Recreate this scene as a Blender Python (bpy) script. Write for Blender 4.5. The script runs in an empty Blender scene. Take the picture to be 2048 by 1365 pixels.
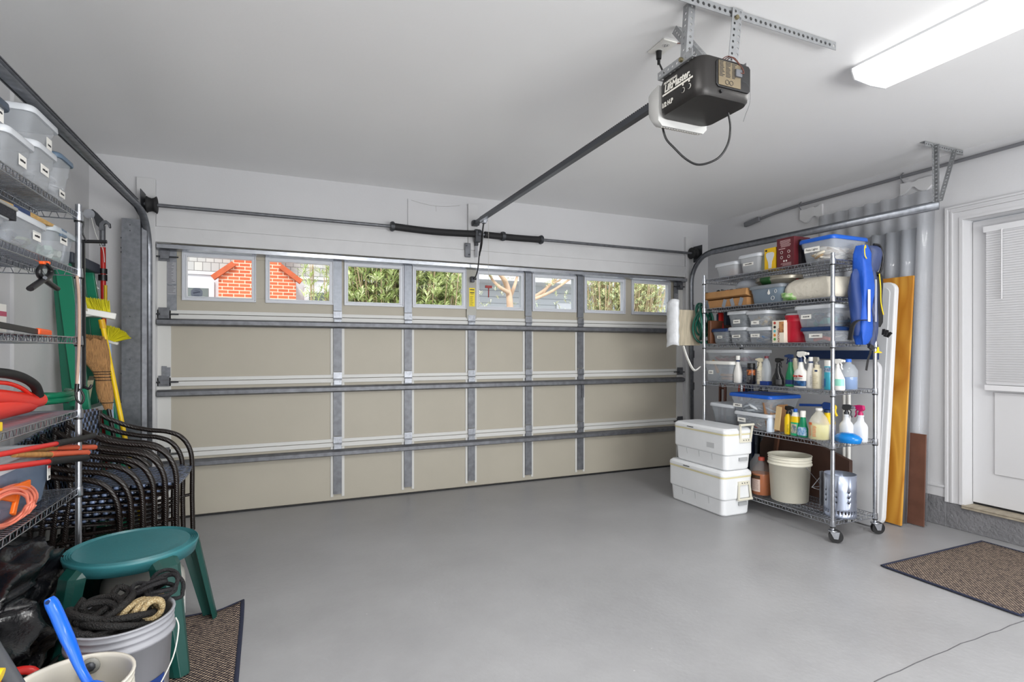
import bpy, math, random
from mathutils import Vector, Matrix, Euler
R = random.Random(7)
PI = math.pi
# ------------------------------------------------------------------ camera, world, sun, exposure
scn = bpy.context.scene
COL = scn.collection
CAM_H, YAW, FPX, HORIZON = 1.263, math.radians(23.1), 1073.0, 701.0
cam_d = bpy.data.cameras.new('camera')
cam = bpy.data.objects.new('camera', cam_d); COL.objects.link(cam)
cam.location = (0, 0, CAM_H); cam.rotation_euler = (PI/2, 0, -YAW)
cam_d.sensor_width = 36; cam_d.lens = 36*FPX/2048; cam_d.shift_y = (HORIZON-682.5)/2048
cam_d.clip_start = .02; cam_d.clip_end = 200
scn.camera = cam
w = bpy.data.worlds.new('sky'); scn.world = w; w.use_nodes = True
bg = w.node_tree.nodes['Background']; bg.inputs[0].default_value = (.86, .93, 1, 1); bg.inputs[1].default_value = 2.6
sun_d = bpy.data.lights.new('sun', 'SUN'); sun_d.energy = 2.4; sun_d.angle = math.radians(12); sun_d.color = (1, .96, .9)
sun = bpy.data.objects.new('sun', sun_d); COL.objects.link(sun); sun.location = (0, -4, 12)
sun.rotation_euler = (math.radians(48), 0, math.radians(-24))
scn.view_settings.view_transform = 'Standard'; scn.view_settings.look = 'None'
scn.view_settings.exposure = 0.0; scn.view_settings.gamma = 1; scn.view_settings.use_curve_mapping = False
scn.cycles.use_denoising = True
scn.cycles.max_bounces = 7; scn.cycles.diffuse_bounces = 4; scn.cycles.glossy_bounces = 4
scn.cycles.transmission_bounces = 6; scn.cycles.transparent_max_bounces = 20
scn.cycles.sample_clamp_indirect = 6; scn.cycles.caustics_reflective = False; scn.cycles.caustics_refractive = False

def area(name, loc, rot, sx, sy, power, color=(1, 1, 1), parent=None, spread=180):
    d = bpy.data.lights.new(name, 'AREA'); d.shape = 'RECTANGLE'; d.size = sx; d.size_y = sy
    d.energy = power; d.color = color; d.spread = math.radians(spread)
    o = bpy.data.objects.new(name, d); COL.objects.link(o); o.location = loc; o.rotation_euler = rot
    if parent: o.parent = parent
    return o
# added fill light behind the camera, set in a made-up rear opening
area('rear_fill_light', (1.9, -2.43, 1.3), (PI/2, 0, 0), 3.6, 2.0, 26, (1, .985, .96))
# added lamp tilted upward to brighten the ceiling; no such source is known
area('ceiling_fill_light', (1.9, -2.40, .75), (PI/2+math.radians(32), 0, 0), 3.6, 1.0, 150, (1, .985, .96))

# ------------------------------------------------------------------ helpers
def lin(h):
    if isinstance(h, str):
        h = h.lstrip('#'); c = [int(h[i:i+2], 16)/255 for i in (0, 2, 4)]
        return tuple(x/12.92 if x <= .04045 else ((x+.055)/1.055)**2.4 for x in c)
    return tuple(h)
MATS = {}
def pm(key, col='#888888', rough=.5, metal=0, bump=0, bscale=60, var=0, vscale=4, alpha=1, trans=0, col2=None,
       emis=0, coat=0, spec=.5, stretch=(1, 1, 1)):
    if key in MATS: return MATS[key]
    m = bpy.data.materials.new(key); MATS[key] = m; m.use_nodes = True
    nt = m.node_tree; N = nt.nodes; L = nt.links; b = N['Principled BSDF']; c = lin(col)
    b.inputs['Base Color'].default_value = (*c, 1); b.inputs['Roughness'].default_value = rough
    b.inputs['Metallic'].default_value = metal; b.inputs['Alpha'].default_value = alpha
    b.inputs['Transmission Weight'].default_value = trans; b.inputs['Coat Weight'].default_value = coat
    b.inputs['Specular IOR Level'].default_value = spec
    if emis: b.inputs['Emission Color'].default_value = (*c, 1); b.inputs['Emission Strength'].default_value = emis
    if var or bump or col2:
        tc = N.new('ShaderNodeTexCoord'); mp = N.new('ShaderNodeMapping'); mp.inputs['Scale'].default_value = stretch
        L.new(tc.outputs['Object'], mp.inputs['Vector'])
    if var or col2:
        n = N.new('ShaderNodeTexNoise'); n.inputs['Scale'].default_value = vscale; n.inputs['Detail'].default_value = 5
        L.new(mp.outputs[0], n.inputs['Vector'])
        r = N.new('ShaderNodeValToRGB'); c2 = lin(col2) if col2 else tuple(x*(1-var) for x in c)
        r.color_ramp.elements[0].position = .35; r.color_ramp.elements[1].position = .65
        r.color_ramp.elements[0].color = (*c2, 1); r.color_ramp.elements[1].color = (*c, 1)
        L.new(n.outputs[0], r.inputs[0]); L.new(r.outputs[0], b.inputs['Base Color'])
    if bump:
        n2 = N.new('ShaderNodeTexNoise'); n2.inputs['Scale'].default_value = bscale; n2.inputs['Detail'].default_value = 4
        L.new(mp.outputs[0], n2.inputs['Vector'])
        bp = N.new('ShaderNodeBump'); bp.inputs['Strength'].default_value = bump; bp.inputs['Distance'].default_value = .01
        L.new(n2.outputs[0], bp.inputs['Height']); L.new(bp.outputs[0], b.inputs['Normal'])
    return m

def at(px, py, ax, v):
    """point of the room seen at a pixel of the 2048x1365 photograph, on the plane x/y/z = v"""
    s, c = math.sin(YAW), math.cos(YAW); a = (px-1024)/FPX; b = (HORIZON-py)/FPX
    r = (s+c*a, c-s*a, b)
    t = v/r[0] if ax == 'x' else v/r[1] if ax == 'y' else (v-CAM_H)/r[2]
    return Vector((r[0]*t, r[1]*t, CAM_H+r[2]*t))

def tagit(o, label=None, cat=None, group=None, kind=None):
    if label: o['label'] = label
    if cat: o['category'] = cat
    if group: o['group'] = group
    if kind: o['kind'] = kind
    return o
def thing(name, label, cat, loc=(0, 0, 0), rz=0, group=None, kind=None, rot=None):
    o = bpy.data.objects.new(name, None); COL.objects.link(o); o.empty_display_size = .05
    o.location = loc; o.rotation_euler = rot if rot else (0, 0, rz)
    return tagit(o, label, cat, group, kind)
def struct_root(name, loc=(0, 0, 0)):
    o = bpy.data.objects.new(name, None); COL.objects.link(o); o.location = loc; o['kind'] = 'structure'
    return o

class MB:
    def __init__(s): s.v = []; s.f = []; s.sm = []; s.mi = []; s.cm = 0
    def add(s, vs, fs, smooth=False):
        n = len(s.v); s.v += [tuple(p) for p in vs]
        for f in fs: s.f.append([i+n for i in f]); s.sm.append(smooth); s.mi.append(s.cm)
        return s
    def box(s, a, b):
        x0, y0, z0 = a; x1, y1, z1 = b
        if x0 > x1: x0, x1 = x1, x0
        if y0 > y1: y0, y1 = y1, y0
        if z0 > z1: z0, z1 = z1, z0
        v = [(x0,y0,z0),(x1,y0,z0),(x1,y1,z0),(x0,y1,z0),(x0,y0,z1),(x1,y0,z1),(x1,y1,z1),(x0,y1,z1)]
        return s.add(v, [(0,3,2,1),(4,5,6,7),(0,1,5,4),(1,2,6,5),(2,3,7,6),(3,0,4,7)])
    def obox(s, c, size, rot=(0, 0, 0)):
        m = Euler(rot).to_matrix(); c = Vector(c); h = [q/2 for q in size]
        v = [c+m@Vector((sx*h[0], sy*h[1], sz*h[2])) for sz in (-1, 1) for sx, sy in ((-1,-1),(1,-1),(1,1),(-1,1))]
        return s.add(v, [(0,3,2,1),(4,5,6,7),(0,1,5,4),(1,2,6,5),(2,3,7,6),(3,0,4,7)])
    def beam(s, p0, p1, wx, wy, up=(0, 0, 1)):
        """box bar from p0 to p1, cross section wx (sideways) by wy"""
        p0 = Vector(p0); p1 = Vector(p1); d = (p1-p0).normalized(); u = Vector(up)
        if abs(d.dot(u)) > .98: u = Vector((0, 1, 0))
        a = d.cross(u).normalized()*wx/2; b = a.cross(d).normalized()*wy/2
        v = [p+sa*a+sb*b for p in (p0, p1) for sa, sb in ((-1,-1),(1,-1),(1,1),(-1,1))]
        return s.add(v, [(0,3,2,1),(4,5,6,7),(0,1,5,4),(1,2,6,5),(2,3,7,6),(3,0,4,7)])
    def cyl(s, p0, p1, r, n=12, r2=None, caps=True, smooth=True):
        r2 = r if r2 is None else r2; p0 = Vector(p0); p1 = Vector(p1); d = (p1-p0).normalized()
        u = Vector((0, 0, 1)) if abs(d.z) < .9 else Vector((1, 0, 0)); a = d.cross(u).normalized(); b = d.cross(a)
        v = [p+(math.cos(2*PI*i/n)*a+math.sin(2*PI*i/n)*b)*q for p, q in ((p0, r), (p1, r2)) for i in range(n)]
        s.add(v, [(i, (i+1) % n, n+(i+1) % n, n+i) for i in range(n)], smooth)
        if caps: s.add(v, [tuple(range(n))[::-1], tuple(range(n, 2*n))])
        return s
    def tube(s, path, r, n=8, closed=False, caps=True, smooth=True, rs=None, flat=None):
        P = [Vector(p) for p in path]; m = len(P)
        if m < 2: return s
        T = []
        for i in range(m):
            a = P[(i-1) % m] if (closed or i) else P[0]; b = P[(i+1) % m] if (closed or i < m-1) else P[-1]
            t = b-a; T.append(t.normalized() if t.length > 1e-9 else Vector((0, 0, 1)))
        u = Vector((0, 0, 1)) if abs(T[0].z) < .9 else Vector((1, 0, 0)); a = T[0].cross(u).normalized(); v = []
        for i in range(m):
            a = (a-T[i]*a.dot(T[i])).normalized(); b = T[i].cross(a); q = rs[i] if rs else r
            fx, fy = flat if flat else (1, 1)
            v += [P[i]+(math.cos(2*PI*k/n)*a*fx+math.sin(2*PI*k/n)*b*fy)*q for k in range(n)]
        f = [(i*n+k, i*n+(k+1) % n, ((i+1) % m)*n+(k+1) % n, ((i+1) % m)*n+k) for i in range(m if closed else m-1) for k in range(n)]
        s.add(v, f, smooth)
        if caps and not closed: s.add(v[:n], [tuple(range(n))[::-1]]); s.add(v[-n:], [tuple(range(n))])
        return s
    def rings(s, rr, cap0=True, cap1=True, smooth=True, closed=False):
        n = len(rr[0]); v = [p for r in rr for p in r]; m = len(rr)
        f = [(i*n+k, i*n+(k+1) % n, ((i+1) % m)*n+(k+1) % n, ((i+1) % m)*n+k) for i in range(m if closed else m-1) for k in range(n)]
        s.add(v, f, smooth)
        if cap0: s.add(rr[0], [tuple(range(n))[::-1]], False)
        if cap1: s.add(rr[-1], [tuple(range(n))], False)
        return s
    def lathe(s, prof, c=(0, 0, 0), n=24, ex=1, ey=1, cap0=True, cap1=True, smooth=True):
        rr = [[(c[0]+r*ex*math.cos(2*PI*k/n), c[1]+r*ey*math.sin(2*PI*k/n), c[2]+z) for k in range(n)] for r, z in prof]
        return s.rings(rr, cap0, cap1, smooth)
    def prism(s, poly, axis, a, b):
        """2D polygon extruded along axis from a to b"""
        def p3(q, t):
            return (t, q[0], q[1]) if axis == 'x' else (q[0], t, q[1]) if axis == 'y' else (q[0], q[1], t)
        n = len(poly); v = [p3(q, a) for q in poly]+[p3(q, b) for q in poly]
        return s.add(v, [tuple(range(n))[::-1], tuple(range(n, 2*n))]+[(i, (i+1) % n, n+(i+1) % n, n+i) for i in range(n)])
    def grid(s, pts, smooth=True):
        h = len(pts); wd = len(pts[0]); v = [p for r in pts for p in r]
        return s.add(v, [(i*wd+j, i*wd+j+1, (i+1)*wd+j+1, (i+1)*wd+j) for i in range(h-1) for j in range(wd-1)], smooth)
    def build(s, name, mat, parent=None, bevel=0, solid=0, label=None, world=False, segs=2, subsurf=0):
        me = bpy.data.meshes.new(name); vs = s.v
        if world and parent is not None:
            l = parent.location; p = parent.parent
            off = Vector(l)
            while p: off = off+Vector(p.location); p = p.parent
            vs = [(x-off[0], y-off[1], z-off[2]) for x, y, z in vs]
        me.from_pydata(vs, [], s.f); me.polygons.foreach_set('use_smooth', s.sm)
        mats = mat if isinstance(mat, (list, tuple)) else [mat]
        for m in mats: me.materials.append(m)
        if len(mats) > 1: me.polygons.foreach_set('material_index', s.mi)
        me.validate(); me.update()
        o = bpy.data.objects.new(name, me); COL.objects.link(o)
        if parent is not None: o.parent = parent
        if solid:
            q = o.modifiers.new('solid', 'SOLIDIFY'); q.thickness = solid; q.offset = 0
        if bevel:
            q = o.modifiers.new('bevel', 'BEVEL'); q.width = bevel; q.segments = segs; q.limit_method = 'ANGLE'; q.angle_limit = math.radians(40)
        if subsurf:
            q = o.modifiers.new('sub', 'SUBSURF'); q.levels = subsurf; q.render_levels = subsurf
        if label: o['label'] = label
        return o

def struct(name, mb, mat, parent=None, **k):
    o = mb.build(name, mat, parent, **k)
    if parent is None: o['kind'] = 'structure'
    return o
def rrect(w_, l_, r, z, c=(0, 0), n=5):
    pts = []
    r = min(r, w_/2-.0005, l_/2-.0005)
    for cx, cy, a0 in ((w_/2-r, l_/2-r, 0), (-w_/2+r, l_/2-r, PI/2), (-w_/2+r, -l_/2+r, PI), (w_/2-r, -l_/2+r, 1.5*PI)):
        for i in range(n):
            a = a0+PI/2*i/(n-1); pts.append((c[0]+cx+r*math.cos(a), c[1]+cy+r*math.sin(a), z))
    return pts
def bez(pts, n=8, closed=False):
    """catmull-rom through points"""
    P = [Vector(p) for p in pts]; out = []; m = len(P)
    for i in range(m if closed else m-1):
        p0 = P[(i-1) % m] if (closed or i > 0) else P[0]; p1 = P[i]; p2 = P[(i+1) % m]
        p3 = P[(i+2) % m] if (closed or i < m-2) else P[-1]
        for k in range(n):
            t = k/n
            out.append(.5*((2*p1)+(-p0+p2)*t+(2*p0-5*p1+4*p2-p3)*t*t+(-p0+3*p1-3*p2+p3)*t**3))
    if not closed: out.append(P[-1])
    return out
def text(s, size, mat, parent, loc, rot, name='lettering', depth=.0006, align='CENTER', sx=1, shear=0, bold=0):
    cu = bpy.data.curves.new('txt', 'FONT'); cu.body = s; cu.size = size; cu.extrude = depth; cu.align_x = align; cu.align_y = 'CENTER'
    cu.shear = shear; cu.offset = bold; cu.resolution_u = 3
    t = bpy.data.objects.new('txt', cu); COL.objects.link(t)
    dg = bpy.context.evaluated_depsgraph_get(); me = bpy.data.meshes.new_from_object(t.evaluated_get(dg))
    bpy.data.objects.remove(t); me.name = name
    me.materials.clear(); me.materials.append(mat)
    o = bpy.data.objects.new(name, me); COL.objects.link(o)
    o.location = loc; o.rotation_euler = rot; o.scale = (sx, 1, 1)
    if parent: o.parent = parent
    return o
FACE_XM = (PI/2, 0, -PI/2)      # lettering readable on a face that looks to -x
FACE_YM = (PI/2, 0, 0)          # ... to -y
FACE_XP = (PI/2, 0, PI/2)       # ... to +x

# ------------------------------------------------------------------ materials
m_wall = pm('white_wall_paint', '#cfcfd1', .75, bump=.06, bscale=90, var=.03, vscale=2)
m_ceil = pm('white_ceiling_paint', '#ececec', .36, bump=.05, bscale=40, var=.02, vscale=1.5)
m_trim = pm('white_trim_paint', '#cbcbcd', .4)
m_board = pm('white_painted_board', '#d0d0d1', .6, bump=.15, bscale=30, var=.05, vscale=6)
m_galv = pm('galvanised_steel', '#8d9096', .38, .75, bump=.05, bscale=80, var=.25, vscale=30)
m_galvd = pm('dull_galvanised_steel', '#77797e', .5, .6, bump=.05, bscale=60, var=.3, vscale=20)
m_bright = pm('bright_zinc', '#b9bcc2', .25, .9, var=.15, vscale=20)
m_chrome = pm('chrome_wire', '#b4b8c0', .2, .95)
m_dark = pm('dark_steel', '#46484c', .45, .6)
m_black = pm('black_plastic', '#141416', .35)
m_blackm = pm('black_matt', '#1b1b1d', .7, bump=.2, bscale=200)
m_rubber = pm('black_rubber', '#131314', .6)
m_white = pm('white_plastic', '#e4e3de', .35)
m_cream = pm('cream_plastic', '#dcd8c8', .4, var=.06, vscale=6)
m_beige = pm('beige_door_skin', '#afa99b', .55, bump=.04, bscale=200, var=.04, vscale=3)
m_dwhite = pm('door_rail_white', '#cfcfcc', .5)
m_vinyl = pm('white_window_vinyl', '#cdd0d6', .35)
m_red = pm('red_plastic', '#d2231e', .35)
m_orange = pm('orange_plastic', '#e8591c', .4)
m_blue = pm('blue_plastic', '#0e55b8', .3)
m_navy = pm('navy_plastic', '#16305c', .4)
m_green = pm('green_plastic', '#1b7a48', .35)
m_yellow = pm('yellow_plastic', '#e8c415', .4)
m_clear = pm('clear_plastic', '#d9dfe6', .12, alpha=.3)
m_clearw = pm('frosted_plastic', '#dfe2e6', .3, alpha=.5)
m_lidw = pm('translucent_white_lid', '#dde1e6', .3, alpha=.8)
m_label = pm('white_label', '#eceae4', .6)
m_ink = pm('black_ink', '#26262a', .6)
m_card = pm('brown_cardboard', '#b08153', .8, var=.12, vscale=8)
m_wood = pm('bare_wood', '#b98a4e', .6, var=.25, vscale=6, stretch=(8, 8, 1))
m_brownw = pm('dark_brown_board', '#4a3228', .6, var=.2, vscale=10)
def nodemat(key):
    m = bpy.data.materials.new(key); m.use_nodes = True; MATS[key] = m
    return m, m.node_tree.nodes, m.node_tree.links, m.node_tree.nodes['Principled BSDF']
def glass_mat():
    m, N, L, b = nodemat('window_glass')
    t = N.new('ShaderNodeBsdfTransparent'); g = N.new('ShaderNodeBsdfGlossy'); g.inputs['Roughness'].default_value = .02
    x = N.new('ShaderNodeMixShader'); fr = N.new('ShaderNodeFresnel'); fr.inputs[0].default_value = 1.45
    sc_ = N.new('ShaderNodeMath'); sc_.operation = 'MULTIPLY'; sc_.inputs[1].default_value = .08; L.new(fr.outputs[0], sc_.inputs[0]); L.new(sc_.outputs[0], x.inputs[0]); L.new(t.outputs[0], x.inputs[1]); L.new(g.outputs[0], x.inputs[2])
    L.new(x.outputs[0], N['Material Output'].inputs['Surface']); return m
m_glass = glass_mat()
def floor_mat():
    m, N, L, b = nodemat('painted_concrete')
    tc = N.new('ShaderNodeTexCoord')
    n1 = N.new('ShaderNodeTexNoise'); n1.inputs['Scale'].default_value = 1.6; n1.inputs['Detail'].default_value = 9; n1.inputs['Roughness'].default_value = .65
    n2 = N.new('ShaderNodeTexNoise'); n2.inputs['Scale'].default_value = 38; n2.inputs['Detail'].default_value = 3
    r = N.new('ShaderNodeValToRGB'); r.color_ramp.elements[0].position = .3; r.color_ramp.elements[1].position = .7
    r.color_ramp.elements[0].color = (*lin('#909092'), 1); r.color_ramp.elements[1].color = (*lin('#9f9fa1'), 1)
    v = N.new('ShaderNodeTexVoronoi'); v.inputs['Scale'].default_value = 9; r2 = N.new('ShaderNodeValToRGB')
    r2.color_ramp.elements[0].position = .0; r2.color_ramp.elements[0].color = (.75, .75, .75, 1)
    r2.color_ramp.elements[1].position = .045; r2.color_ramp.elements[1].color = (0, 0, 0, 1)
    n3 = N.new('ShaderNodeTexNoise'); n3.inputs['Scale'].default_value = 3.1
    g3 = N.new('ShaderNodeMath'); g3.operation = 'GREATER_THAN'; g3.inputs[1].default_value = .56
    mu = N.new('ShaderNodeMath'); mu.operation = 'MULTIPLY'
    mx = N.new('ShaderNodeMixRGB'); mx.inputs[2].default_value = (*lin('#d0d0d0'), 1)
    for q in (n1, n2, v, n3): L.new(tc.outputs['Object'], q.inputs['Vector'])
    L.new(n1.outputs[0], r.inputs[0]); L.new(v.outputs[0], r2.inputs[0]); L.new(n3.outputs[0], g3.inputs[0])
    L.new(r2.outputs[0], mu.inputs[0]); L.new(g3.outputs[0], mu.inputs[1]); L.new(mu.outputs[0], mx.inputs[0]); L.new(r.outputs[0], mx.inputs[1])
    L.new(mx.outputs[0], b.inputs['Base Color'])
    rr = N.new('ShaderNodeMapRange'); rr.inputs['To Min'].default_value = .3; rr.inputs['To Max'].default_value = .5
    L.new(n1.outputs[0], rr.inputs['Value']); L.new(rr.outputs[0], b.inputs['Roughness'])
    bp = N.new('ShaderNodeBump'); bp.inputs['Strength'].default_value = .12; bp.inputs['Distance'].default_value = .01
    L.new(n2.outputs[0], bp.inputs['Height']); L.new(bp.outputs[0], b.inputs['Normal']); return m
m_floor = floor_mat()
m_curb = pm('grey_stucco_curb', '#77777a', .75, bump=.9, bscale=45, var=.12, vscale=12)
def weave_mat(key, c1, c2, sx, sy, rough, bumpd, plane='xy', gloss=.5):
    m, N, L, b = nodemat(key); tc = N.new('ShaderNodeTexCoord'); sp = N.new('ShaderNodeSeparateXYZ'); L.new(tc.outputs['Object'], sp.inputs[0])
    A, B = {'xy': (0, 1), 'xz': (0, 2), 'yz': (1, 2)}[plane]
    def wav(o, s_, ph=0):
        a = N.new('ShaderNodeMath'); a.operation = 'MULTIPLY_ADD'; a.inputs[1].default_value = s_*2*PI; a.inputs[2].default_value = ph
        q = N.new('ShaderNodeMath'); q.operation = 'SINE'; L.new(o, a.inputs[0]); L.new(a.outputs[0], q.inputs[0]); return q.outputs[0]
    w1 = wav(sp.outputs[A], sx); w2 = wav(sp.outputs[B], sy)
    mu = N.new('ShaderNodeMath'); mu.operation = 'MULTIPLY'; L.new(w1, mu.inputs[0]); L.new(w2, mu.inputs[1])
    mr = N.new('ShaderNodeMapRange'); mr.inputs['From Min'].default_value = -.35; mr.inputs['From Max'].default_value = .35
    L.new(mu.outputs[0], mr.inputs['Value'])
    n = N.new('ShaderNodeTexNoise'); n.inputs['Scale'].default_value = sx*1.3; n.inputs['Detail'].default_value = 2; L.new(tc.outputs['Object'], n.inputs['Vector'])
    ad = N.new('ShaderNodeMath'); ad.operation = 'MULTIPLY'; L.new(mr.outputs[0], ad.inputs[0])
    m2 = N.new('ShaderNodeMapRange'); m2.inputs['From Min'].default_value = .2; m2.inputs['From Max'].default_value = .62; L.new(n.outputs[0], m2.inputs['Value']); L.new(m2.outputs[0], ad.inputs[1])
    mx = N.new('ShaderNodeMixRGB'); mx.inputs[1].default_value = (*lin(c1), 1); mx.inputs[2].default_value = (*lin(c2), 1)
    L.new(ad.outputs[0], mx.inputs[0]); L.new(mx.outputs[0], b.inputs['Base Color']); b.inputs['Roughness'].default_value = rough
    b.inputs['Specular IOR Level'].default_value = gloss
    if bumpd:
        bp = N.new('ShaderNodeBump'); bp.inputs['Strength'].default_value = 1; bp.inputs['Distance'].default_value = bumpd
        L.new(mu.outputs[0], bp.inputs['Height']); L.new(bp.outputs[0], b.inputs['Normal'])
    return m
m_rug = weave_mat('brown_woven_rug', '#2a262e', '#b39f8c', 55, 55, .9, .003, gloss=.15)
m_rugb = pm('navy_rug_binding', '#20253a', .9, bump=.3, bscale=300)
m_seat = weave_mat('woven_resin_seat', '#0c0e15', '#8295ba', 26, 26, .25, .006, gloss=.9)  # pale blue strands paint the glints of light on the dark weave
m_back = weave_mat('woven_resin_back', '#0c0e15', '#7f93b8', 19, 19, .25, .008, 'yz', gloss=.9)  # same painted glints in the strand colour of the back
def wrap_mat():
    m, N, L, b = nodemat('wrapped_resin_cane'); tc = N.new('ShaderNodeTexCoord'); wv = N.new('ShaderNodeTexWave')
    wv.wave_type = 'BANDS'; wv.bands_direction = 'DIAGONAL'; wv.inputs['Scale'].default_value = 55; wv.inputs['Distortion'].default_value = 2.5
    L.new(tc.outputs['Object'], wv.inputs['Vector']); r = N.new('ShaderNodeValToRGB')
    r.color_ramp.elements[0].color = (*lin('#080605'), 1); r.color_ramp.elements[1].color = (*lin('#211611'), 1)
    L.new(wv.outputs[0], r.inputs[0]); L.new(r.outputs[0], b.inputs['Base Color']); b.inputs['Roughness'].default_value = .32
    b.inputs['Specular IOR Level'].default_value = .5
    bp = N.new('ShaderNodeBump'); bp.inputs['Strength'].default_value = .5; bp.inputs['Distance'].default_value = .0015
    L.new(wv.outputs[0], bp.inputs['Height']); L.new(bp.outputs[0], b.inputs['Normal']); return m
m_cane = wrap_mat()
def rope_mat(key, c1, c2):
    m, N, L, b = nodemat(key); tc = N.new('ShaderNodeTexCoord'); wv = N.new('ShaderNodeTexVoronoi'); wv.inputs['Scale'].default_value = 210
    L.new(tc.outputs['Object'], wv.inputs['Vector']); r = N.new('ShaderNodeValToRGB'); r.color_ramp.elements[1].position = .6
    r.color_ramp.elements[0].color = (*lin(c2), 1); r.color_ramp.elements[1].color = (*lin(c1), 1)
    L.new(wv.outputs[0], r.inputs[0]); L.new(r.outputs[0], b.inputs['Base Color']); b.inputs['Roughness'].default_value = .75
    bp = N.new('ShaderNodeBump'); bp.inputs['Strength'].default_value = .8; bp.inputs['Distance'].default_value = .004; bp.invert = True
    L.new(wv.outputs[0], bp.inputs['Height']); L.new(bp.outputs[0], b.inputs['Normal']); return m
m_ropek = rope_mat('black_braided_rope', '#080808', '#241f1c')
m_ropet = rope_mat('tan_braided_rope', '#9a845c', '#d9cba6')
def brick_mat(key, c1, c2, mortar, bw, bh, msize, plane='xz', off=.5, bump=.5, rough=.8):
    m, N, L, b = nodemat(key); tc = N.new('ShaderNodeTexCoord'); sp = N.new('ShaderNodeSeparateXYZ'); cb = N.new('ShaderNodeCombineXYZ')
    L.new(tc.outputs['Object'], sp.inputs[0]); L.new(sp.outputs[0 if plane[0] == 'x' else 1], cb.inputs[0]); L.new(sp.outputs[2], cb.inputs[1])
    br = N.new('ShaderNodeTexBrick'); br.offset = off; br.inputs['Scale'].default_value = 1
    br.inputs['Color1'].default_value = (*lin(c1), 1); br.inputs['Color2'].default_value = (*lin(c2), 1); br.inputs['Mortar'].default_value = (*lin(mortar), 1)
    br.inputs['Brick Width'].default_value = bw; br.inputs['Row Height'].default_value = bh; br.inputs['Mortar Size'].default_value = msize
    L.new(cb.outputs[0], br.inputs['Vector']); L.new(br.outputs['Color'], b.inputs['Base Color']); b.inputs['Roughness'].default_value = rough
    bp = N.new('ShaderNodeBump'); bp.inputs['Strength'].default_value = bump; bp.inputs['Distance'].default_value = .01; bp.invert = True
    L.new(br.outputs['Fac'], bp.inputs['Height']); L.new(bp.outputs[0], b.inputs['Normal']); return m
m_brick = brick_mat('orange_brick', '#c4623c', '#b0512f', '#d8b8a0', .2, .068, .008)
m_brickx = brick_mat('orange_brick_side', '#c4623c', '#b0512f', '#d8b8a0', .2, .068, .008, 'yz')
m_shing = brick_mat('pale_shingle', '#b0aea8', '#a09f9c', '#6f6d6a', .15, .18, .006, off=.37)
def ply_mat():
    m, N, L, b = nodemat('yellow_plywood'); tc = N.new('ShaderNodeTexCoord'); mp = N.new('ShaderNodeMapping'); mp.inputs['Scale'].default_value = (3, 3, .55)
    L.new(tc.outputs['Object'], mp.inputs['Vector']); n = N.new('ShaderNodeTexNoise'); n.inputs['Scale'].default_value = 2.2; n.inputs['Detail'].default_value = 1
    n.inputs['Distortion'].default_value = .6
    L.new(mp.outputs[0], n.inputs['Vector']); k = N.new('ShaderNodeMath'); k.operation = 'MULTIPLY'; k.inputs[1].default_value = 7; L.new(n.outputs[0], k.inputs[0])
    fr = N.new('ShaderNodeMath'); fr.operation = 'PINGPONG'; fr.inputs[1].default_value = 1; L.new(k.outputs[0], fr.inputs[0])
    r = N.new('ShaderNodeValToRGB'); r.color_ramp.elements[0].color = (*lin('#b0731f'), 1); r.color_ramp.elements[1].color = (*lin('#d6a141'), 1)
    L.new(fr.outputs[0], r.inputs[0]); L.new(r.outputs[0], b.inputs['Base Color']); b.inputs['Roughness'].default_value = .55; return m
m_ply = ply_mat()

# ------------------------------------------------------------------ room shell
XL, XR, YB, ZC, YR = -1.281, 4.379, 4.669, 2.665, -2.5
DL, DR, DT = -.858, 4.035, 2.115            # garage door opening
struct('floor', MB().box((XL-.2, YR-.2, -.15), (XR+.4, YB+.09, 0)), m_floor)
struct('ceiling', MB().box((XL-.2, YR-.2, ZC), (XR+.4, YB+.2, ZC+.12)), m_ceil)
b = MB(); b.box((XL-.2, YB, 0), (DL, YB+.2, ZC)); b.box((DR, YB, 0), (XR+.3, YB+.2, ZC)); b.box((DL, YB, DT), (DR, YB+.2, ZC))
struct('wall_back', b, m_wall)
b = MB(); b.box((XL-.2, YR, 0), (XL, YB, ZC)); struct('wall_left', b, m_wall)
EY0, EY1, EZ0, EZ1 = 1.31, 2.212, .19, 2.175     # entry door opening in the right wall
b = MB(); b.box((XR, EY1, 0), (XR+.2, YB, ZC)); b.box((XR, YR, 0), (XR+.2, EY0, ZC)); b.box((XR, EY0, EZ1), (XR+.2, EY1, ZC)); b.box((XR, EY0, 0), (XR+.2, EY1, .16))
struct('wall_right', b, m_wall)
b = MB(); b.box((XL, YR-.15, 0), (0, YR, ZC)); b.box((3.8, YR-.15, 0), (XR, YR, ZC)); b.box((0, YR-.15, 2.35), (3.8, YR, ZC)); b.box((0, YR-.15, 0), (3.8, YR, .1))  # unseen wall; its wide opening is made up to let fill light in
struct('wall_rear', b, m_wall)
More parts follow.
